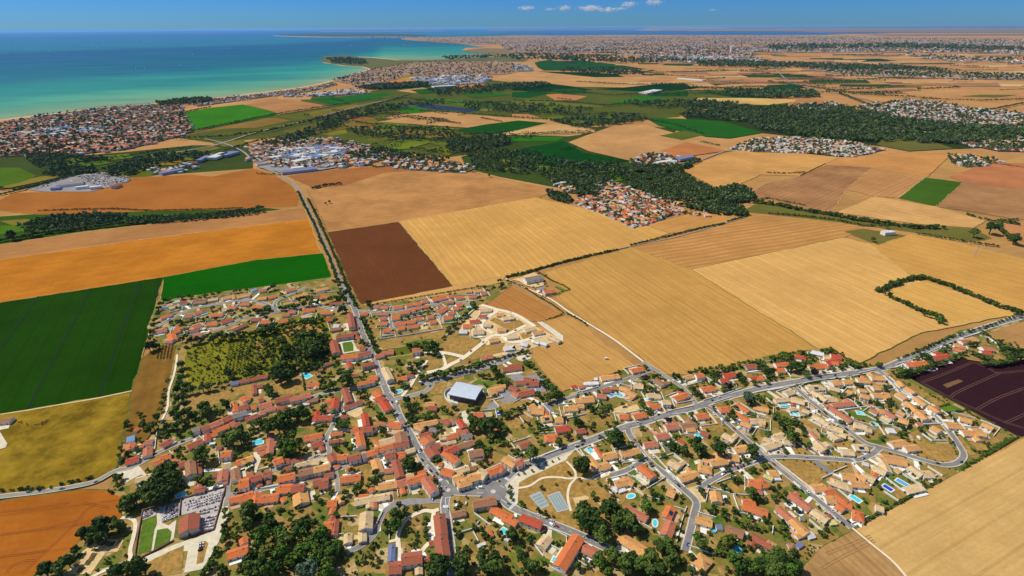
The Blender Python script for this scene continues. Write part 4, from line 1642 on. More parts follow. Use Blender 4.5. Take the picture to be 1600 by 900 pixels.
def build_sea():
    xs = list(range(-460, 1720, 20))
    ys = [40, 42, 44, 45, 46, 46.7, 47.4, 48.2, 49, 50, 51, 52, 53, 54, 55, 56, 57.5, 59, 60.5, 62] + list(range(64, 100, 2)) + list(range(100, 262, 3))
    ys = [float(v) for v in ys]
    v, c = [], []
    for y in ys:
        for x in xs:
            p = at(x, y)
            v.append((p[0], p[1], -4.6)); c.append(sea_colour(x, y))
    n = len(xs)
    f = [(j * n + i, j * n + i + 1, (j + 1) * n + i + 1, (j + 1) * n + i)[::-1] for j in range(len(ys) - 1) for i in range(n - 1)]
    me = bpy.data.meshes.new('sea')
    me.from_pydata(v, [], f)
    ca = me.color_attributes.new('depth_colour', 'FLOAT_COLOR', 'POINT')
    ca.data.foreach_set('color', np.array([(*q, 1) for q in c], np.float32).ravel())
    m, nt, b = new_mat('sea_water')
    a_ = nt.nodes.new('ShaderNodeVertexColor'); a_.layer_name = 'depth_colour'
    f1 = noise(nt, 1 / 700.0, 5, 0.65, rot_vec(nt, math.radians(20), 0.35, 1.0), 0.35, 0.65)
    f2 = noise(nt, 1 / 260.0, 6, 0.7, rot_vec(nt, math.radians(-12), 0.25, 1.6), 0.38, 0.62)
    cc = mixc(nt, f1, mixc(nt, 1.0, a_.outputs['Color'], (0.66, 0.80, 0.90), 'MULTIPLY'), mixc(nt, 1.0, a_.outputs['Color'], (1.40, 1.18, 1.06), 'MULTIPLY'))
    cc = mixc(nt, f2, mixc(nt, 1.0, cc, (0.84, 0.89, 0.93), 'MULTIPLY'), cc)
    nt.links.new(cc, b.inputs['Base Color'])
    b.inputs['Roughness'].default_value = 0.55
    b.inputs['Specular IOR Level'].default_value = 0.03
    me.materials.append(m)
    o = link('sea', me); o['kind'] = 'structure'
build_sea()

STUB = field_mat('stubble_far', A(200, 148, 92), A(178, 124, 74), 0.5, 30, 0.2, 0.5, 0.5, 420)
def build_land():
    P = [at(x, y) for x, y in SHORE]
    far = [at(x, 20) for x in (1010, 1100, 1200, 1350, 1500, 1700, 1900, 2400)]
    right = [(90000, 20000), (30000, 2000), (6000, -1500), (-6000, -1500)]
    return sheet('ground', P + far + right, -2.6, STUB)
build_land()
M_SAND = plain('beach_sand', A(214, 190, 140), var=0.2, scale=0.02)
strip('beach', smooth([at(x, y) for x, y in PX('-420 241 -200 213 0 187 60 179.3 150 169.3 195 166 240 161.2 330 153 400 145 470 136 520 125.6 553 115.6 578 108')], 3), 26, -2.4, M_SAND)
strip('beach', smooth([at(x, y) for x, y in PX('540 87.8 580 89.6 620 93.6 660 94 700 92.6 760 89.2 800 86.6')], 3), 60, -2.4, M_SAND)
strip('beach', smooth([at(x, y) for x, y in PX('722 78 760 79.4 800 81.5')], 3), 60, -2.4, M_SAND)
strip('beach', [at(x, y) for x, y in PX('505 97.3 540 102.9 566 104.3 580 108')], 30, -2.4, M_SAND)

# the island and the far shore
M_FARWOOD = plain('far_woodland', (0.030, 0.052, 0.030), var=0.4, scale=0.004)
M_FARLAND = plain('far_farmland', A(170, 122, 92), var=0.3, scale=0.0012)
def land_slab(name, s, h, mat):
    P = [at(x, y) for x, y in PX(s)]
    if area2(P) < 0: P.reverse()
    n = len(P)
    mb = MB()
    mb.add([(p[0], p[1], h) for p in P] + [(p[0], p[1], -4.7) for p in P], [tuple(range(n))] + [(n + i, n + (i + 1) % n, (i + 1) % n, i) for i in range(n)], mat)
    o = link(name, mb.mesh(name)); o['kind'] = 'structure'
    return o
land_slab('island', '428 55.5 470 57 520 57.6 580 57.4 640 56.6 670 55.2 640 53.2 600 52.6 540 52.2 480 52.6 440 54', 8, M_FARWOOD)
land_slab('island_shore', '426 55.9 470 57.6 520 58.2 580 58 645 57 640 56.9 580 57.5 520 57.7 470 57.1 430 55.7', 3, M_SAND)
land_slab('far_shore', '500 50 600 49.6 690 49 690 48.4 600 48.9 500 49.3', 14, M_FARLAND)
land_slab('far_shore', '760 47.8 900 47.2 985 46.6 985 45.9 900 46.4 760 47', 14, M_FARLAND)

# ------------------------------------------------------------------ fields: name, outline, lit colours, row direction, row width, strengths
Z = [-2.45]
FJ = np.random.default_rng(3)
MARGIN = [plain('margin_dry', A(176, 138, 74), var=.35, scale=.1), plain('margin_green', A(96, 104, 40), var=.4, scale=.1), plain('margin_straw', A(206, 166, 98), var=.3, scale=.1)]
def field(name, s, c1, c2, d=None, width=9, amt=0.4, streak=0.5, patch=0.4, big=150, step=0.012):
    P = PX(s)
    ang = ang_of(*d) if d else 0.3
    key = 'field_%s_%d' % (name, len(MATS))
    m = field_mat(key, A(*c1), A(*c2), ang, width, amt, streak, patch, big, 26.0 if d and name in ('wheat_field', 'crop_field', 'stubble_field') else 0.0)
    Z[0] += step
    Wp = [at(x, y) for x, y in P]
    out = []
    for a, b in zip(Wp, Wp[1:] + Wp[:1]):           # field edges waver by a metre or so
        n = max(1, min(40, int(math.dist(a, b) / 14)))
        for k in range(n):
            t = k / n
            j = 0 if k == 0 else .9
            out.append((a[0] + (b[0] - a[0]) * t + FJ.normal() * j, a[1] + (b[1] - a[1]) * t + FJ.normal() * j))
    o = sheet(name, out, Z[0], m)
    strip('field_margin', out + out[:1], 1.5, Z[0] + .004, MARGIN[FJ.integers(3)])
    return o
FIELDCOL = {}
def quick(name, s, col, step=0.02):
    """a far field: colour, faint rows along its own long side"""
    P = PX(s)
    key = 'far_%s_%d_%d_%d' % (name, *col)
    if key not in MATS:
        field_mat(key, A(*col), A(*[v * 0.84 for v in col]), 0.35, 22, 0.3, 0.5, 0.45, 260)
    Z[0] += step
    return sheet(name, [at(x, y) for x, y in P], Z[0], MATS[key])
TAN, TAN2, GOLD, ORNG, BRN = (208, 154, 96), (196, 140, 82), (214, 166, 88), (202, 128, 60), (166, 106, 64)
GRN, DGRN, BGRN, OLV, OLY, YGR = (30, 84, 22), (18, 60, 20), (52, 124, 22), (104, 104, 34), (136, 124, 40), (112, 128, 34)
PUR = (120, 80, 84)
# --- far plain, tile by tile
ox, oy, sc = 400, 0, 4.0
def Q(name, s, col, o=(0, 0), k=4.0):
    n = [float(v) for v in s.split()]
    quick(name, ' '.join('%.2f %.2f' % (o[0] + n[i] / k, o[1] + n[i + 1] / k) for i in range(0, len(n) - 1, 2)), col)
B_ = (400, 0); C_ = (800, 0); D_ = (1200, 0)
# broad green and olive ground of the marsh and bocage
quick('pasture', '280 215 290 205 437 178 480 150 560 146 640 130 700 132 760 124 800 128 900 128 1000 132 1060 140 1130 140 1200 150 1260 165 1200 172 1090 168 1060 182 1010 186 960 190 880 205 820 215 760 236 700 245 660 240 600 238 540 222 430 214 330 222', (92, 98, 38))
quick('pasture', '0 246 60 240 130 242 200 236 300 226 380 226 395 240 395 264 330 270 250 272 200 278 160 276 60 296 0 300 -80 310 -80 252', (70, 84, 34))
quick('pasture', '800 200 1000 196 1060 200 1000 260 1120 290 1160 330 1100 335 1000 300 900 296 860 290 780 275 730 262 720 244 760 236', (66, 84, 32))
quick('scrub', '1060 176 1160 164 1290 162 1400 182 1600 194 1700 200 1700 222 1500 232 1380 228 1180 206 1080 190', (52, 66, 30))
for nm, s, c, o in [
 ('stubble', '0 640 200 630 110 670 0 680', TAN, B_), ('stubble', '30 680 210 645 460 660 200 705', (196, 132, 84), B_), ('green_crop', '-60 690 0 690 160 705 0 745 -60 760', BGRN, B_),
 ('meadow', '140 720 290 705 390 720 260 750', OLV, B_), ('stubble', '0 740 120 735 215 750 0 795 -200 800 -480 850 -500 820 -120 770', (150, 116, 56), B_), ('meadow', '0 800 230 760 240 768 40 830 -300 840', OLV, B_),
 ('green_crop', '330 620 480 600 800 580 860 590 500 655', (40, 106, 28), B_), ('meadow', '640 650 780 625 800 640 690 655', OLV, B_), ('meadow', '300 705 600 650 700 660 420 720', (128, 112, 44), B_),
 ('green_crop', '790 660 870 655 1080 680 990 710', BGRN, B_), ('green_crop', '970 615 1090 610 1600 655 1500 670 1360 665', (76, 122, 30), B_),
 ('marsh_pond', '890 650 1000 640 1400 685 1330 700 1100 680', (52, 70, 92), B_),
 ('stubble', '790 730 880 715 1130 695 1230 710 1600 750 1600 780 1180 780 960 760', TAN, B_), ('green_crop', '1290 810 1600 770 1720 780 1600 830 1430 840', GRN, B_),
 ('stubble', '560 715 750 735 620 755 540 740', BRN, B_), ('meadow', '630 765 770 745 960 775 860 800', YGR, B_), ('meadow', '490 770 640 765 820 810 740 825 560 785', (142, 112, 52), B_),
 ('meadow', '160 820 380 785 330 830 250 840', (124, 104, 40), B_), ('meadow', '390 830 560 805 570 830 460 845', OLY, B_), ('meadow', '780 840 930 800 1090 825 950 850', (138, 112, 48), B_),
 ('meadow', '960 795 1060 775 1240 800 1210 830 1100 830', YGR, B_), ('meadow', '1030 860 1140 840 1240 855 1180 880', OLV, B_), ('meadow', '690 850 780 840 880 870 700 880', OLV, B_),
 ('stubble', '130 570 370 565 340 620 140 620', TAN, B_), ('bare_soil', '440 570 520 565 640 590 500 605', (134, 100, 74), B_), ('sunflower_field', '800 475 900 465 1110 475 1080 495 800 495', (196, 150, 14), B_),
 ('stubble', '700 480 800 475 800 496 930 500 900 512 760 505', ORNG, B_), ('stubble', '880 565 1040 545 1100 560 990 580', TAN, B_), ('green_crop', '620 530 800 515 1080 515 1090 540 880 555 700 555', DGRN, B_),
 ('stubble', '1250 540 1340 515 1430 520 1420 535 1300 555', ORNG, B_), ('stubble', '1510 480 1640 455 1640 490 1540 495', TAN, B_), ('stubble', '1340 390 1600 370 1660 390 1600 415 1500 405', (204, 150, 108), B_), ('green_crop', '1480 545 1600 512 1640 520 1640 560', GRN, B_),
 ('meadow', '400 352 560 345 700 362 640 378 480 372', (116, 116, 62), B_),
 ('stubble', '0 445 150 450 480 470 660 480 680 460 870 465 1050 460 1250 480 1600 500 1600 535 1350 525 950 520 700 545 400 540 150 510 0 505', TAN, C_), ('green_crop', '160 445 420 450 640 460 710 480 520 482', DGRN, C_),
 ('green_crop', '0 515 120 510 420 545 500 560 350 575 100 570 0 560', DGRN, C_), ('green_crop', '0 575 120 570 250 580 100 610 0 605', GRN, C_), ('green_crop', '520 555 700 545 960 520 1330 525 1120 555 900 575', DGRN, C_),
 ('green_crop', '850 600 900 580 1100 565 1100 600', GRN, C_), ('green_crop', '600 640 800 600 1000 615 860 645', BGRN, C_), ('green_crop', '1150 572 1600 565 1740 570 1560 605 1400 607', (36, 78, 30), C_),
 ('stubble', '1130 620 1180 610 1600 612 1850 626 1640 650 1600 655 1470 650', (222, 178, 104), C_), ('stubble', '1100 445 1250 425 1550 455 1490 465 1300 465', TAN, C_), ('stubble', '210 590 300 585 470 600 400 625 270 625', (204, 138, 84), C_),
 ('stubble', '470 375 640 365 760 380 730 390 540 388', TAN, C_), ('stubble', '420 362 700 358 760 372 500 372', TAN, C_), ('stubble', '60 310 250 308 240 325 90 330', (208, 146, 100), C_), ('stubble', '640 308 900 306 1180 318 1060 324 800 318', TAN, C_),
 ('stubble', '1200 325 1600 330 1600 355 1500 365 1270 345', TAN, C_), ('green_crop', '140 390 340 350 420 375 640 400 900 440 800 455 600 445 400 440 200 440 160 420', (34, 84, 34), C_),
 ('meadow', '0 625 120 620 590 660 560 670 300 660 0 655', (112, 118, 40), C_), ('stubble', '0 710 100 710 280 765 220 770 0 740', TAN2, C_), ('green_crop', '0 760 110 755 220 770 0 808', GRN, C_),
 ('stubble', '0 830 300 770 490 800 430 840 350 850 0 840', (210, 162, 100), C_), ('meadow', '380 745 440 735 580 765 480 782', YGR, C_), ('meadow', '480 715 560 710 610 730 560 740', YGR, C_), ('green_crop', '0 850 330 855 280 880 0 880', BGRN, C_),
 ('stubble', '1640 660 1750 640 1810 605 2000 640 1900 670', (190, 132, 84), C_),
 ('stubble', '0 355 420 340 640 340 830 380 1600 385 1600 440 1200 440 800 420 300 390 0 400', (206, 150, 98), D_), ('bare_soil', '730 515 950 500 1130 520 880 536', (128, 88, 84), D_), ('bare_soil', '480 570 900 555 960 562 700 582', (164, 112, 88), D_),
 ('green_crop', '1210 600 1330 590 1560 592 1420 607', (108, 108, 44), D_), ('green_crop', '0 530 150 525 250 545 100 567 -60 567', (36, 82, 36), D_),
 ('green_crop', '430 372 700 365 820 380 560 392', (44, 72, 48), D_), ('stubble', '540 610 840 610 860 622 680 640', (206, 150, 84), D_), ('meadow', '420 340 560 336 660 342 480 346', (176, 146, 50), D_)]:
    Q(nm, s, c, o)
Z[0] = max(Z[0], -0.9)
# small irregular plots all over the far plain
FR = np.random.default_rng(5)
FCOLS = [(214, 162, 106), (196, 140, 92), (206, 150, 92), (186, 128, 82), (174, 126, 92), (120, 112, 58), (64, 92, 38), (52, 80, 34), (150, 104, 84), (222, 178, 120), (204, 142, 104)]
for i in range(230):
    y = 57 + 75 * FR.random() ** 1.1
    x = FR.uniform(820 if y < 100 else 960, 1680)
    w_, h_ = FR.uniform(20, 90) * (0.5 + (y - 55) / 90), (0.5 + FR.random() * 1.2) * (y - 42) / 28
    if 600 < x < 900 and y < 70: continue
    sk_ = FR.uniform(-20, 20)
    quick('far_field', '%f %f %f %f %f %f %f %f' % (x, y, x + w_, y - .2 * h_ * FR.random(), x + w_ + sk_, y + h_, x + sk_ * .6, y + h_ * FR.uniform(.7, 1.1)), FCOLS[FR.integers(len(FCOLS))], .002)
quick('scrub', '497 94 516 90 540 88 580 90 620 94 660 94 700 92.6 760 89.4 800 87 830 90 820 96 760 97 700 98 640 98.6 600 105 580 107 566 103 540 101.6 520 100 505 96.3', (112, 112, 66), .002)
quick('scrub', '700 86 785 84 740 82.5 722 79 760 75 800 76 860 82 800 88', (146, 122, 84), .002)
quick('farmland', '-460 300 0 297 200 277 395 263 440 270 640 263 740 269 866 300 1000 342 1060 264 1150 235 1310 247 1480 243 1600 250 1760 256 1760 960 -460 960', (196, 146, 86), .002)
quick('pasture', '-60 342 60 334 200 331 410 324 440 327 400 333 280 346 120 363 40 376 -60 392', (64, 92, 22))
for s_, c_ in [('60 246 110 242 140 250 90 256', (104, 128, 34)), ('100 256 160 250 175 254 130 262', (92, 118, 32)), ('150 244 200 240 215 246 170 250', (110, 130, 40)), ('10 286 60 276 100 270 110 272 60 284 0 296', (140, 124, 50)), ('230 242 280 236 290 240 250 247', (140, 122, 48)), ('200 250 240 246 250 250 215 255', (88, 106, 34)), ('0 345 40 342 70 346 20 352', (140, 124, 50)), ('0 352 30 352 40 360 0 366', (84, 120, 26)), ('190 338 280 334 330 336 260 343', (80, 124, 24)), ('300 233 335 228 345 232 320 237', (120, 112, 44)), ('330 222 380 218 390 226 350 229', (118, 112, 46))]:
    quick('meadow', s_, c_, .002)
for s_, c_ in [('480 178 520 172 540 180 500 188', (126, 112, 42)), ('545 190 580 184 600 192 560 200', (134, 110, 46)), ('470 198 520 190 545 200 490 210', (120, 106, 40)), ('560 204 610 200 630 208 585 214', (112, 116, 36)), ('640 206 690 204 720 212 670 216', (138, 116, 48)), ('650 218 700 216 730 222 690 228', (104, 116, 36)), ('735 216 775 214 790 222 750 228', (92, 112, 32)), ('820 166 870 164 900 172 850 176', (112, 122, 40)), ('900 182 940 178 960 184 920 190', (96, 116, 34)), ('830 184 880 182 900 190 850 194', (110, 120, 36)), ('1060 158 1110 156 1130 162 1080 166', (58, 96, 30)), ('640 140 690 137 710 142 660 147', (44, 92, 30)), ('720 146 780 142 800 148 740 153', (60, 104, 30)), ('860 140 900 138 920 144 880 147', (44, 88, 28)), ('1000 292 1030 290 1040 298 1010 302', (90, 112, 34))]:
    quick('meadow', s_, c_, .002)
GAPS = []
for x_, y_, w_, h_ in [(1215, 178, 14, 2), (1250, 190, 18, 2.5), (1300, 180, 12, 2), (1330, 200, 20, 2.5), (1200, 196, 12, 2), (1390, 200, 16, 2), (1450, 208, 18, 2), (1275, 208, 14, 2), (1370, 188, 10, 1.6), (1520, 206, 16, 2), (1150, 186, 12, 2), (790, 252, 14, 3), (850, 262, 18, 3), (900, 268, 14, 2.5), (950, 264, 10, 2), (800, 264, 12, 2.5), (1020, 284, 12, 2.5), (560, 176, 14, 2), (500, 192, 14, 2.5), (640, 166, 16, 2), (700, 160, 12, 1.6), (860, 170, 14, 2), (900, 192, 14, 2.5), (950, 186, 14, 2), (1040, 164, 16, 2), (1100, 176, 12, 2), (760, 172, 12, 2), (600, 206, 14, 2.5), (760, 228, 12, 2.5), (230, 258, 16, 2.5), (290, 248, 14, 2.5)]:
    P_ = [(x_ + w_ * math.cos(a_) * FJ.uniform(.7, 1.2), y_ + h_ * math.sin(a_) * FJ.uniform(.7, 1.2)) for a_ in np.linspace(0, 2 * math.pi, 8)[:-1]]
    GAPS.append(P_)
    quick('meadow', ' '.join('%f %f' % q for q in P_), [(96, 122, 36), (118, 116, 44), (84, 112, 34), (130, 120, 56)][FJ.integers(4)], .002)
# --- middle distance
quick('green_crop', '280 177 330 168 380 163 437 177 400 187 300 204 288 196', (62, 128, 14))
quick('stubble', '385 163 430 156 470 158 517 166 440 178', (190, 134, 82))
quick('stubble', '590 190 650 180 700 175 780 182 860 186 900 205 850 210 800 205 740 200', TAN)
quick('green_crop', '715 202 760 194 810 188 856 192 790 208 735 209', GRN)
quick('stubble', '770 210 860 195 930 200 930 207 850 212', (216, 168, 108))
quick('green_crop', '790 236 880 220 910 238 985 250 900 262 850 256 800 246', (20, 74, 22))
quick('stubble', '888 222 920 210 960 196 1010 195 1062 210 1100 213 1140 234 1060 246 1040 245 985 251 920 236', TAN)
quick('stubble', '1030 236 1072 222 1137 235 1060 246', (204, 128, 76))
quick('green_crop', '1008 184 1060 185 1130 190 1192 207 1140 216 1090 212 1030 196', (40, 100, 28))
quick('green_crop', '1030 212 1070 204 1100 211 1066 219', (96, 104, 40))
quick('green_crop', '910 270 950 267 985 280 960 284 930 276', (84, 120, 26))
quick('meadow', '1080 318 1120 302 1150 310 1130 322', (90, 100, 34))
quick('meadow', '1380 215 1440 215 1490 232 1420 236 1370 226', (112, 108, 50))
quick('stubble', '1560 255 1600 243 1700 250 1700 262', (214, 160, 96))
quick('green_crop', '0 262 30 262 58 275 30 285 -60 305 -60 262', (84, 112, 22))
quick('meadow', '165 276 185 262 235 262 240 275 205 278', (100, 108, 28))
quick('meadow', '220 258 260 248 290 252 270 258', (146, 124, 42))
quick('meadow', '590 236 620 218 675 222 640 232', YGR); quick('meadow', '665 232 695 228 725 234 700 243', (116, 118, 34)); quick('meadow', '590 250 610 236 642 240 620 250', (100, 108, 34))
field('wheat_field', '0 312 22 301 95 300 170 291 200 278 300 273 330 276 395 263 430 274 456 290 468 308 465 322 380 327 200 331 60 335 15 331 -20 326', (184, 116, 54), (158, 94, 38), (60, 320, 440, 300), 8, 0.3, 0.6)
field('stubble_field', '-60 392 40 376 130 362 280 345 400 332 475 324 482 342 200 377 0 406 -60 414', (190, 134, 80), (164, 112, 66), (0, 395, 478, 332), 9, 0.3, 0.6)
field('wheat_field', '-60 414 0 406 200 377 482 342 502 395 255 433 0 473 -60 482', (206, 132, 44), (182, 106, 28), (0, 440, 490, 370), 10, 0.3, 0.6, 0.5, 110)
field('stubble_field', '447 275 520 265 610 258 645 264 590 278 535 291 487 294', (180, 118, 66), (150, 92, 50), (487, 292, 620, 262), 7, 0.4, 0.5)
field('stubble_field', '480 297 535 291 600 270 660 266 740 270 800 283 866 297 840 311 640 348 513 364 492 320', (202, 146, 88), (174, 118, 66), (500, 345, 840, 290), 10, 0.3, 0.55, 0.6, 130)
field('ploughed_field', '512 363 622 347 709 448 566 477 545 440', (118, 70, 38), (96, 56, 32), (566, 470, 520, 370), 5, 0.35, 0.5, 0.25)
field('wheat_field', '624 346 836 309 940 332 1000 348 1052 362 1000 381 790 433 709 448', (226, 174, 98), (200, 144, 72), (640, 350, 715, 445), 13, 0.6, 0.45, 0.3)
field('headland', '565 476 709 447 790 431 782 441 720 458 640 469 580 479', (218, 166, 98), (196, 146, 84), (580, 478, 780, 438), 5, 0.3, 0.5, 0.2)
field('wheat_field', '1008 352 1100 328 1168 340 1062 370', (214, 156, 88), (190, 132, 70), (1010, 352, 1100, 330), 10, 0.5, 0.4)
field('wheat_field', '850 426 985 386 1085 421 1280 546 1200 556 1110 576 1060 586 1035 584 1000 556 900 490 868 465 886 455', (212, 162, 88), (186, 134, 66), (985, 386, 1260, 545), 12, 0.45, 0.6, 0.3, 160)
field('wheat_field', '985 386 1170 337 1280 338 1348 358 1318 372 1082 422', (208, 152, 88), (176, 122, 66), (1010, 385, 1280, 345), 16, 0.7, 0.4)
field('wheat_field', '1080 421 1316 371 1372 383 1420 366 1600 405 1720 430 1720 470 1600 488 1440 520 1340 570 1318 560 1280 546', (232, 182, 110), (206, 152, 80), (1085, 425, 1330, 565), 13, 0.55, 0.6, 0.3, 160)
field('wheat_field', '1360 382 1420 366 1470 374 1600 405 1720 430 1720 470 1600 486 1430 437', (218, 164, 88), (192, 138, 66), (1420, 368, 1600, 410), 12, 0.45, 0.5, 0.3)
field('wheat_field', '1388 456 1440 440 1585 492 1480 505', (226, 174, 94), (200, 148, 70), (1440, 442, 1585, 490), 10, 0.4, 0.5, 0.2)
field('stubble_field', '755 478 793 443 870 486 878 492 840 503 800 497 770 490', (204, 142, 76), (170, 112, 58), (793, 445, 875, 490), 9, 0.55, 0.5)
field('wheat_field', '832 520 848 506 868 496 895 496 940 532 992 571 930 592 880 611 862 595 832 560', (216, 164, 92), (186, 134, 72), (870, 500, 985, 575), 7, 0.45, 0.6)
field('ploughed_field', '1418 590 1460 574 1500 559 1540 565 1600 560 1720 548 1720 700 1590 682 1490 628', (60, 34, 40), (48, 26, 32), (1430, 590, 1590, 678), 3, 0.5, 0.4, 0.2)
field('wheat_field', '1600 684 1720 620 1720 960 1460 960 1400 882 1335 826 1480 746', (222, 180, 114), (200, 152, 86), (1340, 826, 1600, 690), 6, 0.22, 0.8, 0.3, 90)
field('stubble_field', '1335 826 1400 882 1460 960 1230 960 1254 882 1284 852', (190, 148, 96), (160, 118, 70), (1340, 830, 1420, 900), 7, 0.4, 0.7, 0.7, 60)
field('stubble_field', '1540 521 1600 500 1720 470 1720 548 1600 548 1562 532', (200, 150, 92), (176, 130, 76), (1540, 525, 1600, 505), 9, 0.3, 0.4, 0.5)
field('wheat_field', '1060 263 1150 235 1240 238 1312 246 1250 275 1190 273 1130 299', (216, 160, 92), (196, 138, 74), (1080, 262, 1240, 240), 9, 0.3, 0.4)
field('stubble_field', '1168 304 1196 286 1250 275 1292 256 1362 262 1322 296 1300 332 1260 325 1220 315', (186, 134, 88), (150, 104, 68), (1190, 300, 1290, 260), 14, 0.4, 0.5, 0.7)
field('stubble_field', '1250 275 1312 246 1420 238 1488 240 1450 276 1360 262 1292 258', (212, 152, 88), (190, 128, 70), (1300, 255, 1450, 250), 12, 0.6, 0.4)
field('stubble_field', '1322 296 1362 262 1450 276 1404 309 1366 307', (200, 146, 92), (176, 122, 72), (1365, 305, 1430, 276), 14, 0.6, 0.4)
field('green_crop', '1446 277 1504 285 1463 323 1403 310', (72, 104, 30), (58, 88, 26), (1446, 277, 1403, 310), 5, 0.3, 0.5)
field('bare_soil', '1484 276 1545 253 1720 262 1720 302 1600 295 1504 285', (196, 126, 80), (178, 110, 70), (1500, 280, 1600, 290), 14, 0.3, 0.4)
field('stubble_field', '1504 285 1600 295 1720 304 1720 352 1580 341 1463 323', (186, 136, 90), (156, 108, 68), (1470, 322, 1600, 330), 14, 0.35, 0.5, 0.7)
field('wheat_field', '1308 332 1366 307 1463 323 1540 345 1522 356 1430 350', (222, 170, 106), (202, 148, 86), (1366, 310, 1530, 348), 10, 0.3, 0.4)
field('stubble_field', '1562 352 1600 345 1720 352 1720 388 1592 376', (204, 140, 90), (184, 122, 76), None)
field('meadow', '1158 330 1190 314 1260 328 1330 341 1430 352 1520 357 1550 372 1520 378 1420 362 1330 350', (120, 112, 52), (98, 96, 44), None)
field('meadow', '1318 362 1348 357 1416 368 1372 383', (124, 112, 54), (104, 96, 46), None)
# --- left and foreground
field('crop_field', '-60 482 0 473 255 433 232 520 208 611 45 641 0 648 -60 657', (36, 72, 5), (28, 60, 4), (45, 640, 140, 452), 4, 0.3, 0.6, 0.5)
field('crop_field', '255 433 400 406 505 396 519 434 470 446 430 448 330 461 250 471', (24, 96, 3), (18, 82, 3), (255, 440, 500, 400), 4, 0.2, 0.5, 0.3)
field('pasture', '-40 657 20 645 205 613 202 650 190 690 181 735 170 746 120 756 60 766 0 774 -60 778', (156, 124, 38), (126, 106, 28), (0, 700, 190, 650), 6, 0.1, 0.5, 1.1, 30)
field('wheat_field', '-60 790 0 783 60 774 130 765 166 766 190 776 189 800 192 812 160 822 130 840 110 862 80 882 55 897 40 920 10 960 -60 960', (186, 110, 38), (162, 90, 28), (0, 800, 110, 786), 9, 0.2, 0.5, 0.4, 70)
field('rough_grass', '222 560 243 545 250 534 276 538 272 570 262 610 256 640 248 664 226 690 190 692 202 650 205 613', (150, 108, 46), (120, 90, 40), (220, 660, 250, 545), 14, 0.5, 0.5, 0.6, 30)
VILLAGE = '180 740 205 692 232 690 256 640 276 540 240 540 230 512 246 471 330 458 430 446 519 433 545 447 564 480 640 469 720 457 775 445 790 437 800 446 757 478 772 492 800 500 830 512 832 560 862 600 880 613 995 572 1040 588 1110 578 1200 556 1260 547 1300 543 1330 568 1380 572 1500 516 1560 506 1600 496 1720 465 1720 480 1600 502 1540 523 1562 532 1600 550 1720 548 1720 560 1600 562 1540 567 1500 560 1460 575 1420 591 1490 630 1592 684 1480 748 1335 828 1284 854 1256 884 1232 960 0 960 40 922 80 884 110 863 130 841 160 823 192 813 190 778 168 768'
M_VILL = garden_mat('garden_ground', [A(142, 122, 60), A(154, 124, 64), A(92, 112, 34), A(174, 142, 84), A(112, 108, 48), A(74, 104, 28), A(158, 122, 68), A(110, 118, 42), A(196, 168, 122)], 12)
RUT_Z = Z[0] + 0.02
Z[0] = 0.62
sheet('village_ground', WP(VILLAGE), 0.62, M_VILL)
Z[0] = 0.64
field('shrub_meadow', '291 545 330 531 400 515 440 500 500 488 516 500 522 560 440 580 400 592 295 604 288 580', (138, 132, 38), (112, 114, 34), None, 8, 0.2, 0.3, 0.5, 25)
field('pasture', '1110 250 1112 250 1112 251', OLV, OLV)
field('basin_grass', '592 548 640 540 690 525 695 516 672 540 650 552 600 560', (110, 112, 40), (90, 100, 34), None)

SURF = {'c': ('concrete_yard', plain('pale_concrete', A(222, 208, 180), var=0.14, scale=0.25)), 'd': ('dry_grass', plain('dry_grass', A(168, 130, 66), var=0.3, scale=0.25)),
        'g': ('lawn', plain('green_lawn', A(92, 118, 30), var=0.3, scale=0.25)), 'k': ('asphalt_yard', plain('worn_asphalt', A(150, 142, 140), var=0.16, scale=0.3)),
        's': ('sandy_yard', plain('pale_sand', A(220, 186, 132), var=0.18, scale=0.3)), 'b': ('bare_patch', plain('bare_brown', A(124, 90, 58), var=0.3, scale=0.2)), 'm': ('grave_gravel', plain('grave_gravel', A(190, 178, 172), var=0.15, scale=0.4)), 'p': ('tiled_yard', plain('pink_paving', A(204, 160, 130), var=0.15, scale=0.4))}
zz = 0.70
for k, P in rec['S']:
    zz += 0.0015
    if len(P) < 3: continue
    nm, m = SURF[k]
    sheet(nm, [at(x, y) for x, y in P], zz, m)
def surf(k, s, name=None):
    global zz
    zz += 0.0015
    return sheet(name or SURF[k][0], WP(s), zz, SURF[k][1])
surf('d', '810 748 826 736 880 716 898 707 908 706 918 722 940 740 955 742 972 752 990 764 962 802 944 832 900 830 858 812 812 790', 'park_grass')
surf('c', '893 704 897 703 896 707 888 714 884 720 868 727 848 737 830 744 811 755 810 770 809 786 806 793 799 787 790 778 787 770 786 762 792 755 800 746 811 738 842 723 866 714', 'plaza')
M_COURT = plain('court_surface', A(150, 156, 158), var=0.12, scale=0.3)
M_WHITE = plain('white_paint', (0.74, 0.74, 0.72), var=0.05)
M_CLINE = plain('court_line_paint', A(172, 182, 180), var=0.05)
M_CGRN = plain('court_green_paint', A(128, 156, 136), var=0.1)
def quadpt(q, u, v):
    a, b, c, d = [np.array(p) for p in q]
    return tuple((a * (1 - u) + b * u) * (1 - v) + (d * (1 - u) + c * u) * v)
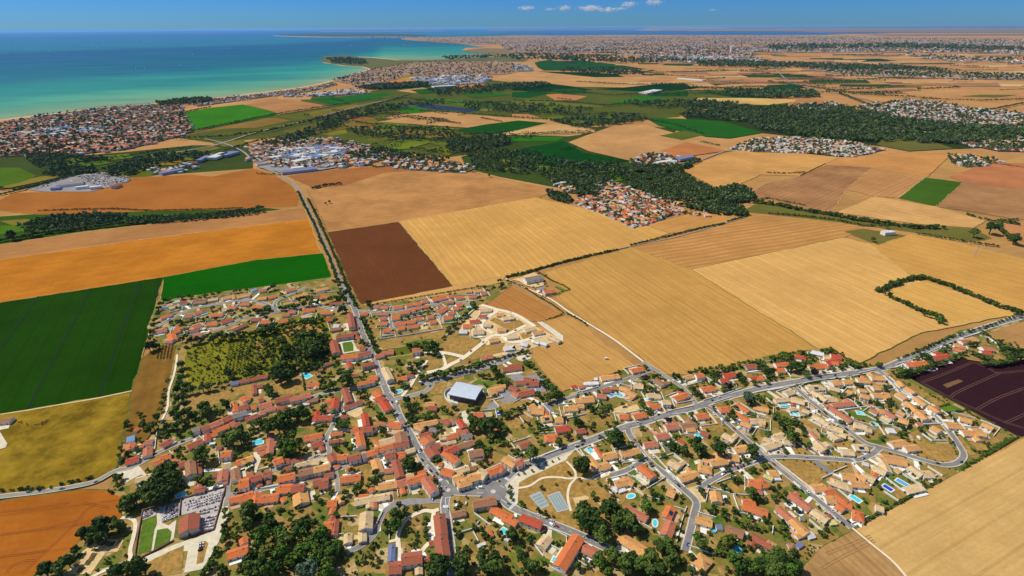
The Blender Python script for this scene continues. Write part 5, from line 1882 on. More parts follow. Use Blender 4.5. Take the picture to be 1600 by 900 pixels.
def court(q, n, along, lab):
    W4 = [at(x, y) for x, y in q]
    o = sheet('sports_court', W4, 1.00, M_COURT); o['label'] = lab
    mb = MB()
    for i in range(n):
        t = (i + 0.5) / n
        for e0, e1, mm in ((-0.025, 0.025, M_CLINE), (0.04, 0.075, M_CGRN)):
            u = (t + e0, t + e1)
            P = [quadpt(W4, *(w if along else w[::-1])) for w in ((u[0], .06), (u[1], .06), (u[1], .94), (u[0], .94))]
            if area2(P) < 0: P.reverse()
            mb.add([(p[0], p[1], 1.01) for p in P], [(0, 1, 2, 3)], mm)
    for e in ((0.02, .035, .02, .98), (.965, .98, .02, .98), (.02, .98, .02, .035), (.02, .98, .965, .98)):
        P = [quadpt(W4, u, v) for u, v in ((e[0], e[2]), (e[1], e[2]), (e[1], e[3]), (e[0], e[3]))]
        if area2(P) < 0: P.reverse()
        mb.add([(p[0], p[1], 1.02) for p in P], [(0, 1, 2, 3)], M_WHITE)
    l = link('court_marking', mb.mesh('court_marking')); l['kind'] = 'structure'
court([(826.7, 775.5), (844.5, 768.5), (858.7, 790.7), (845.5, 797)], 5, False, 'left pale court with cross stripes')
court([(854.5, 775.5), (874.5, 768.5), (889.8, 796.5), (871, 802)], 5, True, 'right grey court with long stripes')
surf('s', '895 779 915 775 921 778 906 793 900 792', 'sand_pitch'); surf('s', '933 786 947 785 942 794', 'sand_pitch')
# cemetery and chapel surroundings
surf('c', '222 873 275 851 331 832 346 799 349 786 356 786 358 800 352 820 346 838 338 856 326 876 318 890 288 896 294 862 262 864 230 880', 'gravel_road')
surf('d', '230 880 262 864 288 853 284 896 236 905')
surf('d', '307 883 312 848 322 846 326 850 318 880')
surf('g', '216 866 224 812 246 806 238 862'); surf('g', '242 858 246 829 266 825 269 832 267 846')
surf('c', '245 800 256 797 253 818 264 822 276 813 272 842 266 848 269 832 262 826 246 829 240 862 237 862 242 828 246 820', 'gravel_path')
surf('s', '130 862 158 842 194 845 184 863 166 864 142 898 104 898', 'allotment_soil')
surf('m', '284 780 354 763 334 829 300 834 307 800 284 806', 'cemetery_paving'); surf('m', '249 795 282 787 280 806 254 818', 'cemetery_paving'); surf('m', '224 802 246 796 244 806 222 814', 'cemetery_paving')
surf('c', '0 675 12 694 9 700 -12 706 -20 680', 'concrete_slab'); surf('c', '-16 668 16 664 14 670 -16 676', 'concrete_slab')
# supermarket and works yards in the distance
surf('k', '40 296 80 284 120 272 160 272 205 282 180 290 140 300 70 300', 'car_park')
surf('k', '395 250 430 232 500 228 560 236 600 246 560 256 500 266 440 270 405 262', 'works_yard')
surf('k', '612 785 640 779 690 781 694 787 668 788 640 790 614 797', 'asphalt_yard')
surf('k', '800 594 806 590 838 586 860 600 856 612 836 616', 'asphalt_yard')

# ------------------------------------------------------------------ roads
M_ROAD = plain('asphalt', A(138, 132, 128), var=0.2, scale=0.12)
M_ROAD2 = plain('old_asphalt', A(154, 145, 135), var=0.2, scale=0.12)
M_PAVE = plain('pavement_slabs', A(206, 194, 178), var=0.14, scale=0.3)
M_TRK = plain('white_track', A(236, 216, 186), var=0.12, scale=0.3)
ROADS = []
def road(name, s, w, mat=None, side=1.2, sm=4, z=1.12, dash=False):
    P = smooth(WP(s), sm)
    ROADS.append((P, w + 2 * side))
    if side: strip('pavement', P, w + 2 * side, z - 0.06 - 0.001 * (len(ROADS) % 30), M_PAVE)
    o = strip(name, P, w, z + 0.0015 * (len(ROADS) % 40), mat or M_ROAD)
    if dash:
        mb = MB(); d = 0
        for a, b in zip(P[:-1], P[1:]):
            a, b = np.array(a), np.array(b); L = np.linalg.norm(b - a)
            if L < 2: continue
            u = (b - a) / L; n = np.array([-u[1], u[0]]) * 0.09
            for t in np.arange(1, L - 3, 9.0):
                p, q = a + u * t, a + u * (t + 3)
                mb.add([(*(p - n), 0), (*(q - n), 0), (*(q + n), 0), (*(p + n), 0)], [(0, 1, 2, 3)], M_WHITE)
        if mb.v:
            l = link('centre_line', mb.mesh('centre_line'), None, (0, 0, z + 0.09)); l['kind'] = 'structure'
    return o
road('main_road', '435 272 448 281 462 291 478 320 495 355 510 390 525 425 535 450', 6.6, side=0.5, dash=True)
road('main_road', '535 450 550 475 559 497 566 520 577 543 585 562 604 612 617 632 625 652 639 675 660 715 676 735 692 754 699 767 697 778 695 792 699 820 703 850 706 878 709 940', 7.0, dash=True)
road('boulevard', '771 769 783 757 793 746 811 731 842 720 880 705 920 690 949 679 980 667 1005 661 1042 649 1086 637 1117 626 1155 616 1180 609 1215 602 1250 596 1299 588 1342 582 1380 576 1420 560 1456 546 1500 526 1550 509 1600 495 1720 466', 8.0, dash=True, side=1.8)
road('road', '771 769 784 780 800 794 850 815 900 835 949 858 985 878', 7.0, dash=True)
road('road', '699 767 720 769 745 770 771 769', 9.0)
road('lane', '-40 784 0 777 60 770 110 762 150 753 180 737 211 729 242 711 267 699 305 684 330 673 380 656 405 648 432 636 450 631 484 623 499 617 524 612 545 609 580 604 600 602', 4.6, M_ROAD2, 1.0)
road('lane', '353 792 358 776 378 772 407 766 434 760 487 748 521 736 542 730 580 718 600 710 648 699', 4.5, M_ROAD2, 0.9)
road('lane', '424 736 462 725 492 716 512 711 514 700 510 690 513 678 519 668 525 650', 4.2, M_ROAD2, 0.8)
road('lane', '512 711 518 725 526 745 528 770', 4.0, M_ROAD2, 0.5)
road('street', '1090 637 1110 638 1147 671 1180 700 1196 716 1217 733 1280 784 1331 826', 5.0)
road('street', '1089 633 1067 607 1036 586 1005 566', 5.0, M_ROAD2, 0.8)
road('farm_track', '1005 566 960 532 920 507 890 489 860 468 820 450 790 436', 3.6, M_TRK, 0)
road('street', '1196 716 1180 722 1140 736 1110 752 1090 766', 5.0)
road('street', '980 668 985 682 1011 718 1049 749 1080 776 1088 788 1084 806 1076 840 1070 862', 5.8)
road('street', '1011 718 980 735 953 744', 5.0)
road('street', '1196 716 1220 714 1249 715 1299 718 1336 720 1358 713 1375 700', 5.0)
road('street', '1242 606 1262 624 1280 638 1324 672 1350 692 1372 699 1400 707 1430 716 1465 726 1485 727 1499 722 1505 711 1498 697 1482 674 1455 643 1427 621 1400 601 1382 588 1370 577', 5.0)
road('street', '1272 721 1285 731 1300 742', 7.0, None, 0)
road('street', '246 511 280 492 305 482 342 476 367 471 392 470 417 476 432 486', 5.0)
road('street', '480 449 455 460 431 472 432 487', 4.6)
road('street', '432 488 472 481 494 478 525 484 546 476', 4.6)
road('street', '331 518 355 510 386 495 417 490 432 488', 4.6)
road('street', '555 486 610 489 640 484 672 477 697 471 735 476', 4.8)
road('street', '608 490 611 502 614 514 640 509 664 504', 4.4)
road('street', '707 478 697 488 687 499', 4.4)
road('car_park_strip', '662 600 690 591 742 578 780 566 806 552', 15, M_ROAD2, 0)
road('street', '616 624 632 621 650 617 668 610 676 598', 6.0, M_ROAD2, 1.0)
road('sand_path', '628 620 642 603 655 581 668 564', 4.2, M_TRK, 0)
road('sand_path', '667 583 690 578 705 570 724 560 750 540 770 525 790 524 822 509', 7.0, M_TRK, 0)
road('sand_path', '678 551 700 553 726 559', 7.0, M_TRK, 0)
road('sand_path', '770 522 752 508 766 494 776 485 752 477', 7.0, M_TRK, 0)
road('sand_path', '776 484 805 492 836 511', 7.0, M_TRK, 0)
road('sand_path', '784 527 797 535 815 534 845 525', 7.0, M_TRK, 0)
road('sand_path', '690 552 696 570 688 580', 4.0, M_TRK, 0)
road('street', '852 634 892 622 940 606 980 593 1021 578', 5.4, None, 0.8)
road('street', '852 634 862 645', 9.0, None, 0)
road('gravel_lane', '355 790 357 774 358 752 357 729', 4.5, M_ROAD2, 0)
road('gravel_lane', '190 810 204 811 212 818 210 836 204 860 203 876 180 886 155 897 130 912', 3.4, M_TRK, 0)
road('white_track', '277 555 276 566 272 587 264 612 262 637 251 663', 2.6, M_TRK, 0)
road('lane', '614 790 601 800 592 818 585 836 567 852 541 865', 5.0, None, 0.5)
road('field_path', '1331 826 1366 855 1400 884 1440 935', 2.2, M_TRK, 0)
road('park_path', '809 764 828 760 848 748 874 747 888 749 900 748 930 749 954 741', 2.4, M_TRK, 0)
road('park_path', '885 722 897 735 899 748 890 760 887 778 892 800', 2.4, M_TRK, 0)
road('manor_path', '686 797 675 800 664 799 648 805 634 814 627 824 622 838 623 856 624 872', 4.2, M_TRK, 0)
road('manor_path', '678 801 676 818 676 832', 4.0, M_TRK, 0); road('manor_path', '674 846 664 856 657 866', 4.0, M_TRK, 0); road('manor_path', '622 838 618 845 608 847', 3.0, M_TRK, 0)
road('highway', '170 268 200 255 262 241 300 234 340 226 400 207 470 191 560 166 640 150', 10, M_ROAD2, 0)
road('highway', '435 272 412 262 392 248 378 236 350 224 320 217', 8, M_ROAD2, 0)
road('country_lane', '1165 340 1060 370 1000 382 900 405 790 434', 3, M_ROAD2, 0)
road('country_lane', '1060 262 1100 248 1140 235 1200 238', 6, M_ROAD2, 0); road('country_lane', '1200 100 1215 112 1230 125 1260 137 1330 150 1400 168', 12, M_ROAD2, 0)
road('hamlet_street', '893 312 930 322 985 341', 5, M_ROAD2, 0); road('hamlet_street', '900 310 950 300 965 286', 5, M_ROAD2, 0); road('hamlet_street', '965 300 1000 315 1030 330 985 342', 5, M_ROAD2, 0)
# drives from the houses to the street they face are laid with the houses further down
def disc(name, x, y, r, z, mat, h=0.0, n=28):
    c = at(x, y)
    mb = MB()
    v = [(r * math.cos(2 * math.pi * k / n), r * math.sin(2 * math.pi * k / n), 0) for k in range(n)]
    if h:
        v2 = [(p[0] * 0.9, p[1] * 0.9, h) for p in v]
        mb.add(v + v2, [(k, (k + 1) % n, n + (k + 1) % n, n + k) for k in range(n)] + [tuple(range(n, 2 * n))], mat)
    else: mb.add(v, [tuple(range(n))], mat)
    o = link(name, mb.mesh(name), None, (c[0], c[1], z)); o['kind'] = 'structure'
    return o
disc('roundabout_paving', 771, 769, 15.5, 1.07, M_PAVE); disc('roundabout_road', 771, 769, 13.5, 1.20, M_ROAD)
disc('roundabout_road', 700.5, 767, 8.5, 1.205, M_ROAD)
tag(disc('roundabout_island', 771, 769.3, 2.6, 1.21, M_PAVE, 0.15), 'round beige island of the larger roundabout')
tag(disc('roundabout_island', 700.5, 767, 2.4, 1.212, M_PAVE, 0.15), 'round beige island of the mini roundabout')
def bars(name, x1, y1, x2, y2, n, wid, ln, z=1.23, mat=None):
    """crosswalk of n bars from one kerb to the other"""
    a, b = np.array(at(x1, y1)), np.array(at(x2, y2))
    u = (b - a) / np.linalg.norm(b - a); v = np.array([-u[1], u[0]])
    mb = MB()
    for i in range(n):
        c = a + (b - a) * ((i + .5) / n)
        P = [c - u * wid / 2 - v * ln / 2, c + u * wid / 2 - v * ln / 2, c + u * wid / 2 + v * ln / 2, c - u * wid / 2 + v * ln / 2]
        mb.add([(p[0], p[1], 0) for p in P], [(0, 1, 2, 3)], mat or M_WHITE)
    o = link(name, mb.mesh(name), None, (0, 0, z)); o['kind'] = 'structure'
for s in [(686, 752, 694, 748, 8, .5, 3.0), (692, 792.5, 700, 792.5, 8, .5, 3.0), (789, 747.5, 796, 752, 8, .5, 3), (796, 797, 803, 790, 8, .5, 3), (608, 615, 616, 611, 6, .5, 2.6), (617, 650, 627, 646, 6, .5, 2.6), (1330, 717, 1338, 724, 7, .5, 3.2)]: bars('crosswalk', *s)
for s in ['714 762 744 765', '714 766 742 767', '745 771.5 755 771.5', '714 762 715 767', '696 779 696 790', '696 779 703 778', '782 760 788 764', '783 781 792 788']:
    strip('road_line', WP(s), 0.45, 1.235, M_WHITE)
M_TRAM = plain('wheel_ruts', A(122, 62, 28), var=0.2); M_TRAM2 = plain('dark_furrow', A(10, 34, 8), var=0.2); M_TRAM3 = plain('pale_rut', A(118, 82, 70), var=0.3, scale=0.2)
def ruts(s, mat, gap=1.8, w=0.55, z=RUT_Z):
    P = smooth(WP(s), 4)
    for o in ((-gap / 2, gap / 2) if gap else (0.0,)): strip('wheel_rut', P, w, z, mat, off=o)
for s in ['0 801 55 795 110 786', '0 836 60 828 120 815', '0 871 40 866 72 861', '35 897 58 876 75 860 115 822 135 798 150 790', '10 897 20 885 40 877 56 876', '115 822 150 810 163 802', '130 786 150 790 170 794']: ruts(s, M_TRAM, 2.0, 0.6)
for s in ['60 463 0 545', '141 451 92 545 43 641', '218 439 186 530 154 621']: ruts(s, M_TRAM2, 0, 2.2)
strip('field_path', WP('0 648 45 641 155 622 206 611'), 2.2, RUT_Z + .02, M_SAND)
ruts('240 471 255 434', M_TRAM2, 0, 2.0)
for s in ['1440 598 1480 583 1520 566', '1440 598 1485 622 1525 640 1570 660 1610 672', '1520 566 1545 576 1562 583 1620 577', '1485 621 1500 611 1562 583', '1526 640 1560 622 1620 600', '1570 662 1600 648 1640 630']: ruts(s, M_TRAM3, 2.6, 0.7)
for s in ['1290 866 1330 850 1360 838', '1280 890 1320 868 1366 845']: ruts(s, plain('stubble_rut', A(174, 132, 84)), 2.2, 0.7)
# ================================================================== BUILDINGS
rec['H'] += [  # larger sheds and works far from the village (photo pixels)
 (88, 288, 130, 283, 40, 'g', ['f', 'big']), (80, 293, 94, 292, 18, 'l', ['f', 'big']), (118, 292, 138, 290, 12, 'w', ['f', 'big']), (140, 292, 158, 290, 14, 'w', ['f', 'big']), (176, 290, 187, 286, 14, 't', ['big']), (112, 281, 124, 279, 30, 'z', ['f', 'big']),
 (310, 250, 330, 240, 18, 'l', ['f', 'big']), (330, 246, 350, 238, 34, 'w', ['f', 'big']), (346, 242, 368, 236, 40, 'l', ['f', 'big']), (250, 270, 285, 263, 22, 'l', ['f', 'big']),
 (440, 268, 494, 262, 34, 'l', ['f', 'big']), (455, 262, 474, 260, 24, 'w', ['f', 'big']), (458, 252, 476, 248, 30, 'w', ['f', 'big']), (470, 246, 500, 240, 40, 'l', ['f', 'big']),
 (480, 233, 516, 228, 46, 'l', ['f', 'big']), (438, 240, 458, 237, 30, 'z', ['f', 'big']), (500, 252, 536, 249, 26, 'z', ['f', 'big']), (400, 256, 430, 252, 26, 'z', ['f', 'big']), (420, 246, 440, 243, 24, 'w', ['f', 'big']), (520, 240, 540, 237, 30, 'l', ['f', 'big']),
 (1058, 248, 1082, 243, 26, 'l', ['f', 'big']), (1028, 253, 1050, 250, 20, 'w', ['f', 'big']), (1380, 362, 1396, 361, 14, 'w', ['f', 'big']), (1004, 145, 1028, 140, 70, 'w', ['f', 'big']), (672, 126, 695, 121, 60, 'w', ['f', 'big']), (676, 135, 712, 133, 50, 'w', ['f', 'big']), (1060, 122, 1100, 125, 40, 'w', ['f', 'big']),
 (0, 656, 18, 654, 9, 'b', ['barn']), (120, 204, 136, 202, 40, 'u', ['f', 'big']), (80, 206, 100, 203, 50, 'l', ['f', 'big']), (140, 230, 200, 226, 20, 'o', ['big']), (1222, 145, 1232, 144, 40, 'w', ['f', 'big'])]
ANCH += [('the supermarket car park', 130, 282), ('the grey works estate', 480, 245), ('the far coastal town', 150, 205), ('the bocage farm', 1050, 250), ('the far industrial strip', 690, 128), ('the distant white sheds', 1040, 138), ('the olive meadow', 1370, 370)]
HS = []
for (x1, y1, x2, y2, w, k, op) in rec['H']:
    two = '2' in op; kind = 'f' if 'f' in op else ('h' if 'h' in op else 'g')
    big = 'big' in op
    small = math.hypot(x2 - x1, (y2 - y1) * 1.5) / ppm((x1 + x2) / 2, (y1 + y2) / 2) * w < 42 and not two
    eave = 8.0 if big else (6.3 if two else (2.6 if small else 3.6))
    if not big: w *= 1.1
    if k == 'z': eave = 6.0
    zr = eave + (0 if kind == 'f' else w / 2 * 0.36)
    a, b = np.array(at(x1, y1, zr)), np.array(at(x2, y2, zr))
    L = float(np.linalg.norm(b - a))
    c = (a + b) / 2; ang = math.atan2(b[1] - a[1], b[0] - a[0])
    if w > L * 1.02 and kind != 'h':               # keep x the long way for the naming only
        pass
    px, py = (x1 + x2) / 2, (y1 + y2) / 2
    HS.append(dict(c=c, ang=ang, L=max(L, 1.5), w=w, eave=eave, kind=kind, k=k, two=two, big=big, small=small, px=px, py=py, size=L * (w + eave) * ppm(px, py) ** 2,
                   cat='warehouse' if big else ('barn' if k == 'z' or 'barn' in op else ('shed' if L * w < 42 else 'house'))))
for cat in ('house', 'shed', 'warehouse', 'barn'):
    sub = [h for h in HS if h['cat'] == cat]
    for h, p in zip(sub, placings([(h['px'], h['py']) for h in sub])): h['place'] = p
order = sorted([h for h in HS if h['cat'] == 'house'], key=lambda h: -h['size'])
for i, h in enumerate(order): h['own'] = i < 300
for h in HS:
    if h['cat'] != 'house': h['own'] = True
rng = random.Random(5)
ROADPT = []
for P, w_ in ROADS:
    for a, b in zip(P[:-1], P[1:]):
        n_ = max(1, int(math.dist(a, b) / 4))
        for i in range(n_): ROADPT.append((a[0] + (b[0] - a[0]) * i / n_, a[1] + (b[1] - a[1]) * i / n_, w_ / 2))
ROADPT = np.array(ROADPT)
def near_road(p): 
    d = np.hypot(ROADPT[:, 0] - p[0], ROADPT[:, 1] - p[1]) - ROADPT[:, 2]
    return d.min() < 0.6
for i_, h in enumerate(HS): h['i'] = i_
HC = np.array([h['c'] for h in HS]); HR = np.array([max(h['w'] * .6, h['L'] * .42) for h in HS])
CAMXY = np.array([0.0, 0.0])
PANELS = [(x, y) for x, y in rec['V']] + [(1038, 796), (1268, 709)]
SUBURB = MB()
PATIO = [SURF['c'][1], SURF['c'][1], plain('white_gravel', A(250, 244, 230), var=.1), SURF['p'][1], plain('bright_slabs', A(240, 234, 222), var=.1)]
GRPS = {'house': 'houses of the village', 'shed': 'garden sheds and outbuildings', 'warehouse': 'big sheds beyond the village', 'barn': 'barns'}
KIND_WORD = {'g': 'gabled', 'h': 'hipped', 'f': 'flat'}
for h in HS:
    L, w = h['L'], h['w']
    wallm = M_METAL if (h['big'] and h['k'] in 'l') else (WALLS[2] if h['k'] in 'tb' and rng.random() < .6 else WALLS[rng.random() < 0.35])
    wb, rb, rise = house_parts(L, w, h['eave'], h['kind'], h['k'], wallm)
    if not h['own']:
        M = Matrix.Translation((h['c'][0], h['c'][1], 0)) @ Matrix.Rotation(h['ang'], 4, 'Z')
        SUBURB.merge(wb, M); SUBURB.merge(rb, M)
        continue
    o, side, nm = h['place']
    longw = 'long ' if L > 22 else ('two storey ' if h['two'] else ('small ' if L * w < 70 else ''))
    nmo = {'house': 'house', 'shed': 'garden_shed', 'warehouse': 'warehouse', 'barn': 'barn'}[h['cat']]
    root = empty(nmo, (h['c'][0], h['c'][1], 0), h['ang'])
    tag(root, '%s%s %s-roofed %s, %s %s %s' % (longw, RNAME[h['k']], KIND_WORD[h['kind']], h['cat'], o, side, nm), h['cat'], GRPS[h['cat']])
    link('wall', wb.mesh('wall'), root)
    ro = link('roof', rb.mesh('roof'), root)
    if h['cat'] == 'house' and rng.random() < .85 and L > 8:
        s = 1 if np.dot((-math.sin(h['ang']), math.cos(h['ang'])), CAMXY - h['c']) > 0 else -1
        if rng.random() < .25: s = -s
        tl, td = L * rng.uniform(.4, .95), rng.uniform(3.5, 7.5); t0 = rng.uniform(-L / 2, L / 2 - tl)
        mb = MB(); y0 = s * (w / 2 + .02); y1 = s * (w / 2 + td)
        mb.box(t0, t0 + tl, min(y0, y1), max(y0, y1), 0.4, 0.98, rng.choice(PATIO)); link('terrace', mb.mesh('terrace'), root)
    if h['cat'] == 'house' and h['kind'] != 'f':
        link('chimney', ME_CHIM, ro, (L * (0.28 if rng.random() < .5 else -0.3), 0.3, h['eave'] + rise))
    if h['cat'] == 'house' and h['kind'] != 'f' and rng.random() < (.6 if h['px'] < 800 and h['py'] > 590 else .4) and L > 8:
        # a lower wing or outbuilding built on at right angles
        s = rng.choice([-1, 1]); la, wa = rng.uniform(5, 9), rng.uniform(4.5, min(7.5, L * .6)); x0 = rng.choice([-1, 1]) * (L / 2 - wa / 2 - .3)
        yc = s * (w / 2 + la / 2 - .6)
        q = h['c'] + np.array([math.cos(h['ang']) * x0 - math.sin(h['ang']) * yc, math.sin(h['ang']) * x0 + math.cos(h['ang']) * yc])
        dd = np.hypot(HC[:, 0] - q[0], HC[:, 1] - q[1]) - HR; dd[h['i']] = 9
        if dd.min() > 1.5 and not near_road(q):
            ka = h['k'] if rng.random() < .5 else rng.choice('toapst')
            aw, ar, ari = house_parts(la, wa, 2.7, 'g', ka, wallm)
            an = link('annex', aw.mesh('annex'), root, (x0, yc, 0), math.pi / 2)
            link('roof', ar.mesh('roof'), an)
    if h['cat'] in ('house', 'barn', 'warehouse'):
        # windows and a door on the long wall that the photograph shows, or on both when it is seen end on
        side_n = [(-math.sin(h['ang']) * s, math.cos(h['ang']) * s) for s in (1, -1)]
        see = [s for s, n in zip((1, -1), side_n) if np.dot(n, CAMXY - h['c']) > 0]
        n = int(min(3 if not h['two'] else 3, max(1, L // 4.2)))
        if h['size'] < 520: n = min(n, 2)
        for s in see:
            for fl in ([0, 1] if h['two'] else [0]):
                for i in range(n):
                    xx = (-L / 2 + L * (i + 0.5) / n)
                    if fl == 0 and i == n // 2:
                        link('door', ME_DOOR, root, (xx, s * w / 2, 0.85), 0 if s > 0 else math.pi)
                    else:
                        link('window', ME_WIN, root, (xx, s * w / 2, 1.45 + 2.75 * fl), 0 if s > 0 else math.pi)
        if h['size'] > 700 and h['kind'] == 'g':
            e = np.array([math.cos(h['ang']), math.sin(h['ang'])])
            ge = 1 if np.dot(e, CAMXY - h['c']) > 0 else -1
            link('window', ME_WIN, root, (ge * L / 2, 0.0, h['eave'] - 1.2), -ge * math.pi / 2)
    for pxx, pyy in PANELS:
        if math.hypot(pxx - h['px'], pyy - h['py']) < 9 and h['kind'] != 'f':
            # a panel laid on the slope that faces the camera
            s = 1 if np.dot((-math.sin(h['ang']), math.cos(h['ang'])), CAMXY - h['c']) > 0 else -1
            sl = math.atan(0.36)
            mb = MB(); mb.box(-2.6, 2.6, -1.7, 1.7, 0, 0.12, M_SOLAR)
            q = link('solar_panel', mb.mesh('solar_panel'), ro, (0, s * w / 4, h['eave'] + rise / 2 + .28))
            q.rotation_euler = (-s * sl, 0, 0)

# hall, chapel -----------------------------------------------------------------
def sports_hall():
    top = 10.5
    q = [at(680 + a / 15, 580 + b / 15, top) for a, b in [(480, 240), (1130, 350), (940, 655), (320, 520)]]
    c = np.mean(q, axis=0)
    ux = np.array(q[1]) - np.array(q[0]) + np.array(q[2]) - np.array(q[3]); L = np.linalg.norm(ux) / 2; ang = math.atan2(ux[1], ux[0])
    uy = np.array(q[0]) - np.array(q[3]) + np.array(q[1]) - np.array(q[2]); D = np.linalg.norm(uy) / 2
    root = empty('sports_hall', (c[0], c[1], 0), ang)
    tag(root, 'sports hall with silver arched metal roof and curved white forecourt wall', 'sports hall')
    dk = plain('hall_cladding', (0.055, 0.07, 0.12), rough=0.5, spec=0.4, var=0.15)
    sv = plain('hall_roof_sheet', A(206, 214, 224), rough=0.5, spec=0.3, var=0.07, scale=0.3)
    wh = plain('hall_white_trim', (0.78, 0.78, 0.77), var=0.08)
    mb = MB(); mb.box(-L / 2 + 1.2, L / 2 - .5, -D / 2 + 1.4, D / 2 - .5, 0, top - 1.2, dk); link('wall', mb.mesh('wall'), root)
    mb = MB(); n = 14
    v = []
    for i in range(n + 1):
        t = i / n; y = -D / 2 + D * t; z = top - .9 + 1.7 * math.sin(math.pi * (0.08 + 0.84 * t)) ** 0.8 - .3
        v += [(-L / 2, y, z), (L / 2, y, z), (-L / 2, y, z - .5), (L / 2, y, z - .5)]
    f = []
    for i in range(n):
        a, b = 4 * i, 4 * i + 4
        f += [(a, a + 1, b + 1, b), (a + 2, b + 2, b + 3, a + 3), (a, b, b + 2, a + 2), (a + 1, a + 3, b + 3, b + 1)]
    f += [(0, 2, 3, 1), (4 * n, 4 * n + 1, 4 * n + 3, 4 * n + 2)]
    mb.add(v, f, sv); ro = link('roof', mb.mesh('roof'), root)
    mb = MB()
    for k in range(1, 24):
        x = -L / 2 + L * k / 24
        for i in range(n):
            a, b = v[4 * i], v[4 * i + 4]
            mb.add([(x - .08, a[1], a[2]), (x + .08, a[1], a[2]), (x + .08, b[1], b[2]), (x - .08, b[1], b[2]), (x - .08, a[1], a[2] + .12), (x + .08, a[1], a[2] + .12), (x + .08, b[1], b[2] + .12), (x - .08, b[1], b[2] + .12)],
                   [(4, 5, 6, 7), (0, 4, 7, 3), (1, 2, 6, 5)], sv)
    st = link('standing_seam', mb.mesh('standing_seam'), ro); st['kind'] = 'stuff'
    mb = MB(); mb.box(-L / 2 - .2, L / 2 + .2, -D / 2 - .5, -D / 2 + .05, top - 1.9, top - .55, wh); link('fascia', mb.mesh('fascia'), root)
    # curved wall
    P = smooth([(-L / 2 + 3, D / 2 - 6), (-L / 2 - 6, D / 4), (-L / 2 - 9.5, 0), (-L / 2 - 8, -D / 4), (-L / 2 - 3.5, -D / 2), (-L / 2 + 5, -D / 2 - 6), (-L / 2 + 16, -D / 2 - 7.5)], 5)
    Lf, Rt = offsets(P, 0.5); mb = MB(); n = len(P)
    mb.add([(p[0], p[1], 0) for p in Lf] + [(p[0], p[1], 0) for p in Rt] + [(p[0], p[1], 4.2) for p in Lf] + [(p[0], p[1], 4.2) for p in Rt],
           sum([[(2 * n + i, 3 * n + i, 3 * n + i + 1, 2 * n + i + 1), (i, 2 * n + i, 2 * n + i + 1, i + 1), (n + i + 1, 3 * n + i + 1, 3 * n + i, n + i)] for i in range(n - 1)], []) + [(0, n, 3 * n, 2 * n), (n - 1, 3 * n - 1, 4 * n - 1, 2 * n - 1)], wh)
    link('curved_wall', mb.mesh('curved_wall'), root)
    mb = MB()
    for i in range(4):
        x = -L / 2 + 1 + i * 3.4
        mb.add([(x, D / 2 + .5, 5), (x + 1.7, D / 2 + .5, 6.4), (x + 3.4, D / 2 + .5, 5), (x, D / 2 + 6, 5), (x + 1.7, D / 2 + 6, 6.4), (x + 3.4, D / 2 + 6, 5)], [(0, 1, 4, 3), (1, 2, 5, 4)], wh)
    link('canopy', mb.mesh('canopy'), root)
    for s in range(5): 
        mb = MB(); x = -L / 2 + 22 + s * 3.5
        mb.box(x, x + 2.8, -D / 2 + 1.25, -D / 2 + 1.45, 1, 5.5, M_GLASS); link('window', mb.mesh('window'), root)
    surfP = [tuple((Matrix.Translation((c[0], c[1], 0)) @ Matrix.Rotation(ang, 4, 'Z')) @ Vector((p[0], p[1], 0)))[:2] for p in P]
    sheet('forecourt', surfP, 0.9, SURF['c'][1])
sports_hall()

def chapel():
    k = 't'
    a, b = np.array(at(200 + 760 / 8, 786 + 135 / 8, 9.6)), np.array(at(200 + 746 / 8, 786 + 325 / 8, 9.6))
    c = (a + b) / 2; L = float(np.linalg.norm(b - a)); ang = math.atan2(b[1] - a[1], b[0] - a[0]); w = 16.5
    root = empty('chapel', (c[0], c[1], 0), ang)
    tag(root, 'red-roofed stone chapel standing among the graves of the walled cemetery', 'chapel')
    wb, rb, rise = house_parts(L, w, 6.4, 'g', 't', WALLS[2])
    link('wall', wb.mesh('wall'), root); ro = link('roof', rb.mesh('roof'), root)
    mb = MB(); n = 10; v = []
    for z in (0, 6.0):
        for i in range(n + 1):
            t = math.pi / 2 + math.pi * i / n; v.append((-L / 2 + 4.6 * math.cos(t), 4.6 * math.sin(t), z))
    v.append((-L / 2, 0, 8.0))
    mb.add(v, [(i, i + 1, n + 2 + i, n + 1 + i)[::-1] for i in range(n)], WALLS[2])
    mb.add([v[n + 1 + i] for i in range(n + 1)] + [v[-1]], [(i + 1, i, n + 1) for i in range(n)], plain('apse_slate', (0.10, 0.085, 0.08)))
    link('apse', mb.mesh('apse'), root)
    for s in (-1, 1):
        for i in range(3):
            mb = MB(); x = -L / 2 + L * (i + .5) / 3
            mb.box(x - .5, x + .5, s * w / 2 - .06, s * w / 2 + .06, 2.4, 5, M_GLASS); link('window', mb.mesh('window'), root)
            mb = MB(); x = -L / 2 + L * (i + 1) / 3 - .5
            mb.add([(x - .4, s * w / 2, 0), (x + .4, s * w / 2, 0), (x + .4, s * (w / 2 + 1), 0), (x - .4, s * (w / 2 + 1), 0), (x - .4, s * w / 2, 5), (x + .4, s * w / 2, 5)], [(0, 1, 5, 4), (2, 3, 4, 5), (0, 4, 3), (1, 2, 5)], WALLS[2]); link('buttress', mb.mesh('buttress'), root)
    mb = MB(); mb.box(L / 2 - .05, L / 2 + .1, -1.1, 1.1, 0.8, 4.0, M_DOOR); link('door', mb.mesh('door'), root)
    mb = MB(); mb.box(L / 2 - .05, L / 2 + .1, -.5, .5, 5.2, 7, M_GLASS); link('window', mb.mesh('window'), root)
chapel()

